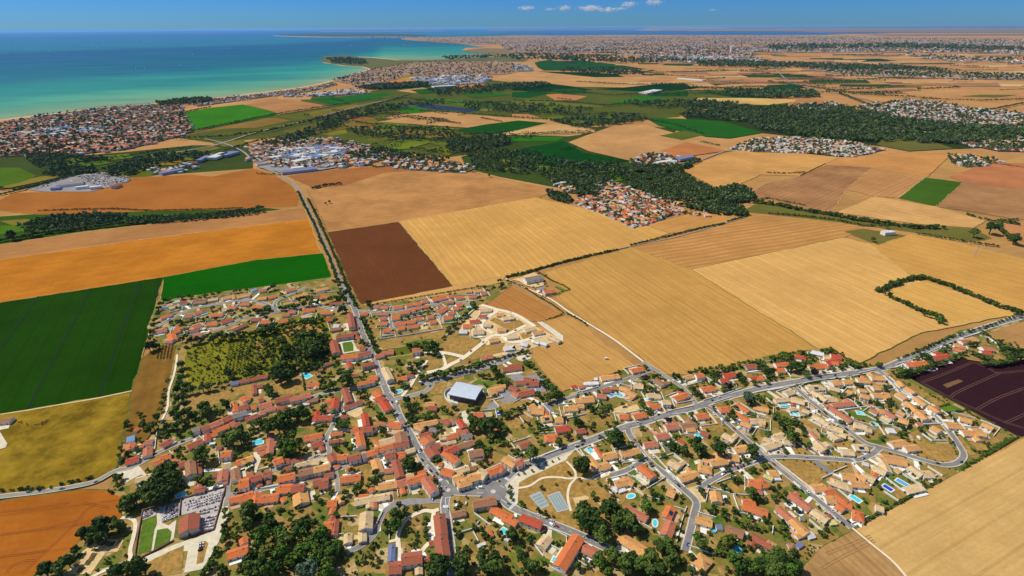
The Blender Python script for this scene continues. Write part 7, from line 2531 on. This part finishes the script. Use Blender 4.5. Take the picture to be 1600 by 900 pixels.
for x, y, r, lb in [(1190, 317, 6, 'round dark tree, first of the valley line at its left'), (1385, 358, 5, 'lone bush at the left corner of the olive paddock'), (1363, 378, 5, 'lone bush at the lower corner of the olive paddock'), (1545, 366, 13, 'big dark tree in the green hollow at right'), (1520, 372, 10, 'dark tree left of the biggest one in the green hollow'), (1582, 382, 11, 'dark tree at the right edge of the green hollow'),
                    (515, 318, 4, 'small dark tree on the tan field beside the main road'), (509, 320, 3.4, 'smaller dark tree left of its twin on the tan field'), (765, 277, 5, 'dark tree at the top right of the tan field'), (52, 370, 12, 'big round dark tree low in the green strip'), (70, 364, 9, 'round dark tree right of the biggest in the green strip'), (20, 376, 11, 'dark tree at the left end of the green strip')]:
    p = at(x, y); root = tag(empty('tree', (p[0], p[1], .4)), lb, 'tree', 'lone field trees')
    link('trunk', ME_TRUNK, root).scale = (r,) * 3
    q = link('crown', crown_mesh(rng.randrange(7), 'd'), root, (0, 0, r * 1.25)); q.scale = (r,) * 3

# ---- where buildings and roads stand, so that shrubs keep clear of them
GX0, GX1, GY0, GY1, GS = -900, 1100, 200, 1500, 2.0
occ = np.zeros((int((GY1 - GY0) / GS), int((GX1 - GX0) / GS)), bool)
def mark(x, y, r):
    i0, i1 = int((x - r - GX0) / GS), int((x + r - GX0) / GS) + 1; j0, j1 = int((y - r - GY0) / GS), int((y + r - GY0) / GS) + 1
    occ[max(j0, 0):max(j1, 0), max(i0, 0):max(i1, 0)] = True
def free(x, y):
    i, j = int((x - GX0) / GS), int((y - GY0) / GS)
    return 0 <= j < occ.shape[0] and 0 <= i < occ.shape[1] and not occ[j, i]
for h in HS:
    for t in np.linspace(-.5, .5, max(2, int(h['L'] / 3))):
        mark(h['c'][0] + math.cos(h['ang']) * h['L'] * t, h['c'][1] + math.sin(h['ang']) * h['L'] * t, h['w'] / 2 + 1.2)
for P, w in ROADS:
    for q in along(P, 2.0): mark(q[0], q[1], w / 2 + .5)
def inside(p, P):
    c = False; n = len(P)
    for i in range(n):
        a, b = P[i], P[i - 1]
        if (a[1] > p[1]) != (b[1] > p[1]) and p[0] < (b[0] - a[0]) * (p[1] - a[1]) / (b[1] - a[1]) + a[0]: c = not c
    return c
for k, P in rec['S']:
    if len(P) < 3: continue
    Wq = [at(x, y) for x, y in P]
    xs = [p[0] for p in Wq]; ys = [p[1] for p in Wq]
    dense = 1.0 if k in 'cksp' else .8
    for X_ in np.arange(min(xs), max(xs), 2.0):
        for Y_ in np.arange(min(ys), max(ys), 2.0):
            if inside((X_, Y_), Wq) and rng.random() < dense: mark(X_, Y_, .8)
for x1, y1, x2, y2, w, k, s in rec['P']:
    a = at((x1 + x2) / 2, (y1 + y2) / 2); mark(a[0], a[1], w * .8 + 1)
for s in ('810 748 826 736 880 716 898 707 918 722 955 742 990 764 962 802 944 832 900 830 858 812 812 790', '224 800 352 763 334 830 212 868', '796 568 846 520 866 596 880 612 836 600', '130 862 158 842 194 845 184 863 166 864 142 898 104 898', '893 704 866 714 800 746 786 764 806 794', '205 868 350 800 340 850 310 900 200 900', '680 575 790 600 770 650 690 640', '660 560 800 500 870 520 860 560 800 552 690 578', '1235 716 1300 716 1320 738 1290 766'):
    Wq = WP(s); xs = [p[0] for p in Wq]; ys = [p[1] for p in Wq]
    for X_ in np.arange(min(xs), max(xs), 2.0):
        for Y_ in np.arange(min(ys), max(ys), 2.0):
            if inside((X_, Y_), Wq): mark(X_, Y_, .8)
VW = PX(VILLAGE)
def scatter_px(P, n):
    xs = [p[0] for p in P]; ys = [p[1] for p in P]; out = []
    x0, x1, y0, y1 = min(xs), max(xs), min(ys), max(ys)
    tries = 0
    while len(out) < n and tries < n * 30:
        tries += 1
        q = (R2.uniform(x0, x1), R2.uniform(y0, y1))
        if inside(q, P): out.append(q)
    return out
SHRUB = Mass(); SHRUB2 = Mass()
for x, y in scatter_px(VW, 5200):
    p = at(x, y)
    if free(*p):
        r = R2.choice([.9, 1.3, 1.8, 2.4, 3.2], p=[.28, .3, .22, .14, .06])
        (SHRUB if R2.random() < .62 else SHRUB2).put(p[0], p[1], .6 + r * .6, r, None, CROWN_XLO if r < 1.6 else CROWN_LO)
SHRUB.build('garden_shrubs', LEAF['d']); SHRUB2.build('pale_garden_shrubs', LEAF['o'])
# the shrub meadow and the orchard rows
ORCH = Mass()
for x, y in scatter_px(PX('292 546 332 532 372 526 372 560 350 596 300 602'), 240):
    p = at(x, y); r = R2.uniform(.8, 1.6); ORCH.put(p[0], p[1], .6 + r * .7, r, None, CROWN_XLO)
for x, y in scatter_px(PX('372 528 440 502 500 492 514 520 516 560 440 580 400 590 380 575'), 420):
    p = at(x, y); r = R2.uniform(1.2, 3.0); ORCH.put(p[0], p[1], .6 + r * .8, r, None, CROWN_LO)
for x, y in scatter_px(PX('440 530 490 520 515 540 510 580 470 585 440 575'), 110):
    p = at(x, y); r = R2.uniform(2.5, 5.0); ORCH.put(p[0], p[1], .6 + r * .9, r, None, CROWN_LO)
for i in range(5):
    for t in np.linspace(0, 1, 14):
        p = at(246 + 5 * i + (1 - t) * 4, 541 + 20 * t); ORCH.put(p[0], p[1], 1.4, 1.2, None, CROWN_XLO)
for i in range(9):
    for t in np.linspace(0, 1, 16):
        p = at(352 + 5.5 * i + t * 9, 585 - 52 * t); ORCH.put(p[0], p[1], 1.9, 1.5, None, CROWN_XLO)
ORCH.build('meadow_shrubs', LEAF['d'])

# ---- woods, tree belts, bocage hedges further off: one mass each
FARV = Mass(); FARV2 = Mass()
BR = np.random.default_rng(9)
def wood(s, spacing, rmin, rmax, mass=None, bank=None):
    P = PX(s); A2 = abs(area2(P)); n = int(A2 / spacing)
    for x, y in scatter_px(P, n):
        if any(abs(x - g_[0][0]) < 44 and inside((x, y), g_) for g_ in GAPS): continue
        p = at(x, y); r = R2.uniform(rmin, rmax)
        (FARV2 if R2.random() < .16 else FARV).put(p[0], p[1], r * 1.0, r, None, bank or CROWN_XLO, 1.15)
wood('975 284 1000 275 1030 268 1062 268 1085 282 1112 296 1122 308 1085 316 1040 312 1000 300', 2.8, 3.5, 6)
wood('730 240 760 234 830 240 900 254 960 254 992 268 990 282 930 276 870 287 840 272 780 270 740 264', 7.5, 4, 7)
wood('985 250 1000 262 1064 262 1085 250 1095 252 1060 270 1030 272 990 268', 2.2, 5, 7)
wood('1110 300 1150 292 1170 298 1180 312 1150 318 1120 320', 3, 5, 8)
wood('1160 186 1200 166 1290 165 1350 171 1400 186 1500 196 1600 201 1720 204 1720 218 1600 216 1500 226 1430 220 1370 222 1300 219 1190 204', 5.5, 6, 10)
wood('1085 168 1170 166 1200 180 1160 190 1062 183', 4.5, 7, 11)
wood('240 163 290 156 332 155 330 160 290 164 262 166', 2, 8, 12)
wood('160 268 200 252 270 240 330 240 330 246 260 256 220 268 200 276 175 276', 5.5, 4, 8)
wood('40 250 100 244 160 246 180 252 120 258 60 262', 7, 4, 7); wood('60 274 110 262 150 262 150 270 100 276', 4, 5, 8)
wood('30 240 60 238 110 242 110 250 60 252', 6, 4, 7)
wood('30 355 80 340 150 335 200 338 170 350 100 362', 5, 3, 6); wood('200 342 320 336 420 330 400 336 300 346 200 352', 4, 3, 5)
wood('870 280 900 272 940 272 960 280 940 290 900 296', 4, 4, 7); wood('855 300 880 305 896 316 880 318 858 310', 3, 4, 7); wood('900 292 940 296 930 306 900 306', 3.5, 4, 7)
wood('1060 322 1110 318 1160 326 1170 338 1120 336', 3.5, 4, 7); wood('540 240 600 232 640 242 700 250 690 256 620 250 560 250', 9, 5, 8)
wood('1440 195 1600 205 1600 212 1450 208', 3, 7, 11); wood('1400 214 1490 212 1500 222 1440 224', 4, 6, 9); wood('1480 244 1540 246 1560 252 1530 262 1490 258', 15, 4, 6)
wood('555 138 620 132 668 130 672 136 600 140 560 141', 2, 10, 14); wood('1085 96 1200 98 1300 103 1300 108 1180 106 1090 104', 2.2, 12, 20); wood('1130 142 1270 144 1280 152 1200 154 1140 150', 2.2, 10, 14); wood('1290 104 1400 104 1480 112 1400 110 1300 110', 2.5, 12, 18); wood('870 112 960 118 1010 118 1000 110 920 108 880 108', 4, 10, 15)
wood('510 92 545 92 570 95 575 101 540 102 515 99', 2, 12, 18); wood('690 90 760 87 800 86 800 90 740 92 700 94', 3, 12, 18)
wood('800 84 900 86 1000 92 1090 96 1000 100 880 96 800 94', 5, 14, 22); wood('1200 72 1400 70 1600 76 1600 80 1400 76 1200 78', 4, 22, 34)
wood('970 160 1100 158 1160 164 1080 170 1000 168', 4.5, 7, 11); wood('860 190 920 182 990 180 1010 186 960 196 900 200', 4.5, 6, 9); wood('720 160 860 164 930 172 900 180 820 178 730 172', 7, 6, 9)
wood('480 190 560 172 640 160 700 156 700 162 620 172 560 186 500 200', 6, 6, 9); wood('540 200 700 200 720 216 700 224 560 214', 11, 5, 8); wood('700 222 790 214 800 224 740 238 700 236', 3.5, 6, 9)
wood('410 226 520 190 540 196 440 230', 6, 5, 9); wood('670 142 800 132 860 130 860 136 760 146 680 150', 5, 9, 13)
def belt(s, rm, step, jit=.4):
    rm *= .74
    for q in along(WP(s), step * .85):
        r = rm * R2.uniform(.6, 1.3)
        (FARV2 if R2.random() < .07 else FARV).put(q[0] + R2.normal() * rm * jit, q[1] + R2.normal() * rm * jit, r * .95, r, None, CROWN_XLO)
for s, r in [('270 218 350 215 420 206 500 186 575 168 640 150', 8), ('300 206 380 189 437 178 517 166 600 154', 6), ('282 196 282 178 330 168', 7), ('275 215 430 178', 4), ('560 182 600 178 650 186 720 194', 6), ('555 192 640 200 720 212 800 208', 7), ('440 214 500 222 560 228 640 246', 6), ('590 190 640 182 700 188', 6), ('620 202 700 204 760 212', 6), ('575 208 640 214 690 210', 6), ('600 222 660 218 720 224 760 230', 6), ('640 232 690 238 740 244', 6), ('590 170 700 176 800 184 860 188 930 204', 7), ('800 170 900 180 960 178 1010 180', 8), ('800 158 880 160 950 166 1000 160', 8), ('640 155 740 163 860 168', 6), ('900 128 960 132 1050 134 1120 140', 8), ('820 146 900 144 960 150 1010 146 1060 142', 7), ('940 196 1000 190 1010 184', 7), ('1010 186 1060 196 1100 210', 5), ('790 218 860 210 930 208', 5), ('800 212 880 206 900 208', 5), ('1200 128 1260 136 1330 146 1400 150', 9), ('1290 142 1340 146 1420 148', 9), ('1330 148 1420 152 1470 156', 8), ('1380 102 1450 106 1500 110', 10), ('1400 160 1360 168', 8), ('1520 178 1600 162 1700 156', 8), ('1440 155 1530 158 1600 156', 7), ('1310 146 1345 160 1372 170', 8), ('1200 116 1260 120 1300 122', 8), ('1100 142 1140 150 1200 152', 8),
            ('1000 115 1100 112 1200 110', 10), ('340 240 400 222 440 214', 6), ('0 298 40 294 90 282', 5), ('130 250 200 246 250 236 300 232', 6), ('1080 286 1130 298 1172 302', 4), ('1196 270 1220 272 1260 270', 3.5), ('1290 256 1250 275', 2), ('1094 222 1124 228', 5), ('660 266 740 270 760 268', 4), ('530 252 590 262 620 258', 4), ('400 272 440 274 470 268', 4), ('1150 318 1200 310 1260 322', 3), ('1545 255 1600 262 1700 268', 3)]: belt(s, r, r * 1.1)
for i in range(190):
    y = 60 + 90 * BR.random() ** 1.2; x = BR.uniform(830, 1680)
    if x < 1000 and y > 110: continue
    l = BR.uniform(12, 70) * (.4 + (y - 50) / 80); r = BR.uniform(5, 11) * (1.5 if y < 90 else 1)
    belt('%f %f %f %f' % (x, y, x + l, y + BR.normal() * (y - 45) * .03), r, r * 1.3, .5)
for i in range(70):
    y = BR.uniform(150, 245); x = BR.uniform(430, 900)
    l = BR.uniform(8, 40); r = BR.uniform(4, 7)
    belt('%f %f %f %f' % (x, y, x + l, y + BR.uniform(-1, 1) * l * .25), r, r * 1.2, .5)
FARV.build('distant_woodland', LEAF['b']); FARV2.build('silvery_woodland', LEAF['s'])
for k in 'dylmg': MASSES[k].build({'d': 'dark_trees', 'y': 'yellow_green_bushes', 'l': 'pale_trees', 'm': 'maroon_bushes', 'g': 'green_trees'}[k], LEAF[k])

# ================================================================== DISTANT TOWNS (one mass of small houses beyond the 300 built singly)
ADDM = {k: plain('distant_roof_' + k, A(*[v * (.84 if k in 'ws' else .95) for v in ROOF[k]]), var=.25, scale=.05) for k in 'otapswglr'}
M_DW = plain('distant_wall', (0.60, 0.57, 0.54), var=.15, scale=.05)
def simple_house(x, y, L, w, h, ang, k, flat=False, asp=1.0):
    c, s = math.cos(ang), math.sin(ang)
    def T(a, b, z): return (x + a * c - b * s, y + a * s + b * c, z)
    hx, hy = L / 2, w / 2
    r = 0 if flat else w * .18
    v = [T(-hx, -hy, -1), T(hx, -hy, -1), T(hx, hy, -1), T(-hx, hy, -1), T(-hx, -hy, h), T(hx, -hy, h), T(hx, hy, h), T(-hx, hy, h)]
    if flat:
        SUBURB.add(v, [(0, 1, 5, 4), (1, 2, 6, 5), (2, 3, 7, 6), (3, 0, 4, 7)], M_DW)
        SUBURB.add(v[4:], [(0, 1, 2, 3)], ADDM[k])
    else:
        v += [T(-hx, 0, h + r), T(hx, 0, h + r)]
        SUBURB.add(v, [(0, 1, 5, 4), (1, 2, 6, 9, 5), (2, 3, 7, 6), (3, 0, 4, 8, 7)], M_DW)
        q = [T(-hx - .4, -hy - .4, h - .1), T(hx + .4, -hy - .4, h - .1), T(hx + .4, hy + .4, h - .1), T(-hx - .4, hy + .4, h - .1), T(-hx - .4, 0, h + r + .1), T(hx + .4, 0, h + r + .1)]
        SUBURB.add(q, [(0, 1, 5, 4), (2, 3, 4, 5)], ADDM[k])
TOWNTREE = Mass()
def town(s, spacing, pal, L=(10, 16), h=(3, 6), base=None, flat=.1, tree=.5, tr=(3, 5), grid=None, ratio=.65):
    P = PX(s); n = int(abs(area2(P)) / spacing)
    ga = R2.uniform(0, 1.57) if grid is None else grid
    for x, y in scatter_px(P, n):
        if h[1] >= 15 and math.sin(x * .045 + y * .3) + math.sin(x * .021 - y * 1.1 + 2) + .5 * math.sin(x * .13 + y) < -.55: continue    # the city is broken by fields and parks
        p = at(x, y)
        l = R2.uniform(*L)
        if l < 26 and grid is None:                   # houses stand in rows along their streets
            cg, sg = math.cos(ga), math.sin(ga)
            u_, v_ = p[0] * cg + p[1] * sg, -p[0] * sg + p[1] * cg
            q_ = 52 if p[1] < 4500 else 90
            v_ = round(v_ / q_) * q_ + R2.choice([-11, 11]) + R2.normal() * 2.5
            p = (u_ * cg - v_ * sg, u_ * sg + v_ * cg)
        simple_house(p[0], p[1], l, l * R2.uniform(ratio * .8, ratio * 1.25), R2.uniform(*h), ga + R2.choice([0, 1.5708]) + R2.normal() * .12, pal[R2.integers(len(pal))], R2.random() < flat)
    for x, y in scatter_px(P, int(n * tree)):
        p = at(x, y); r = R2.uniform(*tr); TOWNTREE.put(p[0], p[1], r, r, None, CROWN_XLO)
    if base: quick(base[0], s, base[1])
TG = ('town_ground', (112, 100, 74)); TGF = ('town_ground', (176, 140, 108))
town('-60 205 0 194 60 181 160 169 240 163 285 165 292 185 302 205 268 216 200 233 120 241 60 241 -60 250', 9.5, 'tppsotwspgwatp', (12, 22), (3.5, 6.5), TG, .05, .8, (4, 8))
town('290 160 330 155 400 148 480 138 520 128 528 132 490 142 420 151 310 166', 8, 'ppswtw', (12, 20), (4, 7), TG, .1, .5, (5, 8))
town('520 126 552 116 582 108 600 106 640 98 700 97 770 95 806 100 834 108 790 116 700 119 642 118 600 128 560 134', 6.2, 'ppsstptwa', (14, 24), (4, 7), TGF, .12, .7, (7, 11))
town('396 228 430 218 470 215 520 216 560 225 602 240 590 256 545 262 480 262 430 262 396 252', 11, 'swpspwal', (11, 18), (4, 7), None, .15, .55, (4, 6))
town('446 236 500 228 540 232 530 242 480 252 450 250', 14, 'lgwlw', (20, 44), (6, 9), None, 1, .1, (4, 6), .3)
town('600 238 640 250 700 252 742 264 720 271 640 266 596 257', 14, 'swppwa', (11, 17), (4, 6), TG, .05, .7, (4, 6))
town('893 316 940 300 962 286 1004 300 1060 320 1060 334 1012 350 990 356 940 334', 13, 'ooawtwspsp', (10, 17), (3.2, 4.6), TG, .05, 1.3, (2.5, 4.4), .7)
town('866 282 900 280 960 284 962 294 920 304 880 300', 14, 'swpswa', (10, 15), (3.5, 5), TG, .05, .9, (3, 5))
town('1040 330 1100 340 1106 336 1070 326', 14, 'wpsa', (10, 14), (3.5, 5), None, .05, .8, (3, 4))
town('994 254 1012 242 1040 240 1060 250 1050 260 1010 262', 12, 'wswpt', (12, 24), (4, 6), TG, .2, .9, (4, 7))
town('1140 232 1182 216 1262 215 1330 222 1382 234 1330 246 1270 240 1180 238', 8.5, 'wspswawp', (10, 16), (3.5, 5), TG, .08, .6, (4, 6), .3)
town('1340 166 1420 155 1470 160 1530 171 1600 176 1700 180 1700 202 1600 200 1530 199 1430 191 1370 182', 8, 'wspwwst', (12, 20), (3.5, 6), TG, .1, .55, (5, 8))
town('1420 210 1480 206 1600 214 1700 218 1700 238 1560 236 1500 224', 12, 'spstwa', (11, 17), (3.5, 5.5), TG, .08, 1.0, (5, 8))
town('1480 242 1540 246 1546 258 1510 262 1486 254', 12, 'wswa', (12, 17), (4, 6), TG, .1, .7, (4, 6))
town('1240 164 1300 160 1330 166 1300 172 1250 170', 7, 'wws', (12, 17), (4, 6), None, .1, .5, (5, 8))
town('1260 108 1300 99 1400 108 1500 114 1620 117 1700 118 1700 126 1600 125 1450 122 1330 118', 5, 'wsspwtp', (15, 28), (4, 7), TGF, .15, .9, (8, 13))
town('800 100 830 104 832 111 805 112', 3.5, 'wwlg', (30, 60), (8, 12), TGF, 1, .2, (7, 10), 0); town('1000 88 1090 86 1190 92 1190 100 1090 98 1010 94', 3.2, 'wwlgpw', (30, 70), (8, 13), TGF, .7, .4, (10, 15), 0)
town('440 150 500 145 560 140 580 146 520 150 450 152', 7, 'wwsl', (20, 40), (6, 9), None, .6, .4, (6, 9)); town('640 122 720 118 770 120 760 130 690 134 660 130', 5, 'wwllg', (25, 55), (7, 11), TGF, .9, .3, (7, 10))
for s, pal, sp in [('640 62 700 58 800 57 900 56.5 1050 55.5 1250 56 1500 60 1700 64 1700 72 1400 70 1200 70 1000 70 850 68 740 70 690 67', 'pptsptpwg', 2.2), ('780 70 900 68 1050 70 1250 72 1450 74 1600 78 1600 84 1400 82 1250 82 1100 80 1000 79 880 83 800 82', 'pspwlgpwt', 2.4), ('900 80 1000 76 1100 80 1180 84 1180 90 1050 88 960 86', 'tppsp', 2.6), ('1400 84 1500 90 1600 92 1700 94 1700 100 1600 99 1480 95', 'pspw', 3.0)]:
    town(s, sp, pal, (24, 55), (6, 15), TGF, .3, .34, (11, 20), None, .6)
town('520 58.5 530 58.2 640 57.8 700 57.4 700 60 640 60.5', 1.6, 'wwpl', (30, 60), (10, 25), None, .5, .2, (14, 20))
town('120 276 160 270 205 277 204 284 178 290 150 292', 4.5, 'wlswt', (4, 9), (2, 3.4), None, 1, .15, (2, 3), .2, .4)
town('50 292 80 284 84 288 56 298', 5, 'wls', (4, 8), (1.5, 2.4), None, 1, .2, (2, 3), .2, .4)
town('236 268 300 254 305 262 250 272', 7, 'wlswt', (8, 18), (3, 6), None, .6, .5, (3, 5))
town('20 210 90 200 160 198 160 206 60 214', 7, 'wlgw', (18, 40), (5, 8), None, .9, .2, (4, 6), 0)
TOWNTREE.build('town_trees', LEAF['b'])
# the far plain beyond the city: long fields with haze painted into their colours
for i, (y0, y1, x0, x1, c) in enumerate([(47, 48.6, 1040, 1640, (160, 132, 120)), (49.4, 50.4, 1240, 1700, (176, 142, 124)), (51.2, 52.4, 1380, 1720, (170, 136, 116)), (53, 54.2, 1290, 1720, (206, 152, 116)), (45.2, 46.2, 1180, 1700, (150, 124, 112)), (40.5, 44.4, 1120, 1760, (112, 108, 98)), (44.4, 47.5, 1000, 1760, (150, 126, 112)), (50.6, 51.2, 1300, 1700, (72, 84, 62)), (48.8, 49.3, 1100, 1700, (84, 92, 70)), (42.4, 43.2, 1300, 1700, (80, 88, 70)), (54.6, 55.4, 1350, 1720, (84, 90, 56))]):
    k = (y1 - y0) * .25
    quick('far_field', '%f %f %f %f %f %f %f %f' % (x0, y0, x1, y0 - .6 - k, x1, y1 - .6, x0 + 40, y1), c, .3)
ob = link('distant_houses', SUBURB.mesh('distant_houses')); ob['kind'] = 'stuff'

# ================================================================== CLOUDS (outside the haze) AND HAZE
m = bpy.data.materials.new('cloud_vapour'); m.use_nodes = True
nt = m.node_tree; nt.nodes.clear()
out = nt.nodes.new('ShaderNodeOutputMaterial'); pv = nt.nodes.new('ShaderNodeVolumePrincipled')
pv.inputs['Color'].default_value = (1, 0.98, 0.97, 1); pv.inputs['Anisotropy'].default_value = 0.0
t = nt.nodes.new('ShaderNodeTexCoord')
ln = nt.nodes.new('ShaderNodeVectorMath'); ln.operation = 'LENGTH'; nt.links.new(t.outputs['Object'], ln.inputs[0])
oi = nt.nodes.new('ShaderNodeObjectInfo')
vm = nt.nodes.new('ShaderNodeVectorMath'); vm.operation = 'MULTIPLY_ADD'; vm.inputs[1].default_value = (2.6, 1.6, 1.3)
cb = nt.nodes.new('ShaderNodeCombineXYZ'); mm = nt.nodes.new('ShaderNodeMath'); mm.operation = 'MULTIPLY'; mm.inputs[1].default_value = 50
nt.links.new(oi.outputs['Random'], mm.inputs[0]); nt.links.new(mm.outputs[0], cb.inputs[0])
nt.links.new(t.outputs['Object'], vm.inputs[0]); nt.links.new(cb.outputs[0], vm.inputs[2])
nz = nt.nodes.new('ShaderNodeTexNoise'); nz.inputs['Scale'].default_value = 1.5; nz.inputs['Detail'].default_value = 5; nz.inputs['Roughness'].default_value = .62
nt.links.new(vm.outputs[0], nz.inputs['Vector'])
sb = nt.nodes.new('ShaderNodeMath'); sb.operation = 'MULTIPLY_ADD'; sb.inputs[1].default_value = -0.42; sb.inputs[2].default_value = 0.0
nt.links.new(ln.outputs['Value'], sb.inputs[0])
ad = nt.nodes.new('ShaderNodeMath'); ad.operation = 'ADD'; nt.links.new(nz.outputs[0], ad.inputs[0]); nt.links.new(sb.outputs[0], ad.inputs[1])
mr = nt.nodes.new('ShaderNodeMapRange'); mr.inputs[1].default_value = 0.26; mr.inputs[2].default_value = 0.42; mr.inputs[4].default_value = 0.0009
nt.links.new(ad.outputs[0], mr.inputs[0]); nt.links.new(mr.outputs[0], pv.inputs['Density'])
nt.links.new(pv.outputs[0], out.inputs['Volume'])
def cloud_mesh(seed, n):
    import bmesh
    bm = bmesh.new(); bmesh.ops.create_icosphere(bm, subdivisions=2, radius=1.0)
    me = bpy.data.meshes.new('cloud'); bm.to_mesh(me); bm.free(); me.materials.append(m)
    return me
M_CLOUDV = m
D_CL = 160000.0
for i, (x, y, w, h, n, lb) in enumerate([(823, 12.5, 27, 6, 16, 'small flat white cloud, leftmost above the horizon'), (858, 14.5, 18, 4, 10, 'faint small cloud between the two left clouds'), (882, 12.5, 22, 8, 16, 'bright puffy cloud second from left'), (922, 13, 36, 9, 18, 'long ragged cloud in the middle of the row'), (950, 15.5, 30, 7, 14, 'low wispy cloud right of the ragged one'), (970, 13.5, 20, 4, 8, 'thin scrap of cloud under the upper small cloud'), (983, 7, 24, 8, 14, 'small cloud above the right end of the row'), (1022, 3.5, 26, 9, 16, 'cloud touching the top edge of the picture'), (1113, 15.5, 11, 3, 8, 'tiny lone cloud at the far right')]):
    d = CROT @ np.array([(x - 800) / FPX, (450 - y) / FPX, -1.0]); d = d / math.hypot(d[0], d[1])
    p = np.array([0, 0, CAM_H]) + d * D_CL
    k = D_CL / FPX * 1.05
    o = link('cloud', cloud_mesh(20 + i, n), None, (p[0], p[1], p[2]), -math.atan2(d[0], d[1]))
    o.scale = (w * k * .68, w * k * .36, h * k * .72)
    tag(o, lb, 'cloud')
mb = MB()
m, nt, b = new_mat('haze_air'); nt.nodes.clear()
out = nt.nodes.new('ShaderNodeOutputMaterial'); pv = nt.nodes.new('ShaderNodeVolumePrincipled')
pv.inputs['Color'].default_value = (0.27, 0.57, 0.92, 1); pv.inputs['Density'].default_value = HAZE
pv.inputs['Anisotropy'].default_value = 0.2
nt.links.new(pv.outputs[0], out.inputs['Volume'])
mb.box(-142000, 142000, -3000, 142000, -8, CAM_H + 12, m)
o = link('haze', mb.mesh('haze')); o['kind'] = 'stuff'
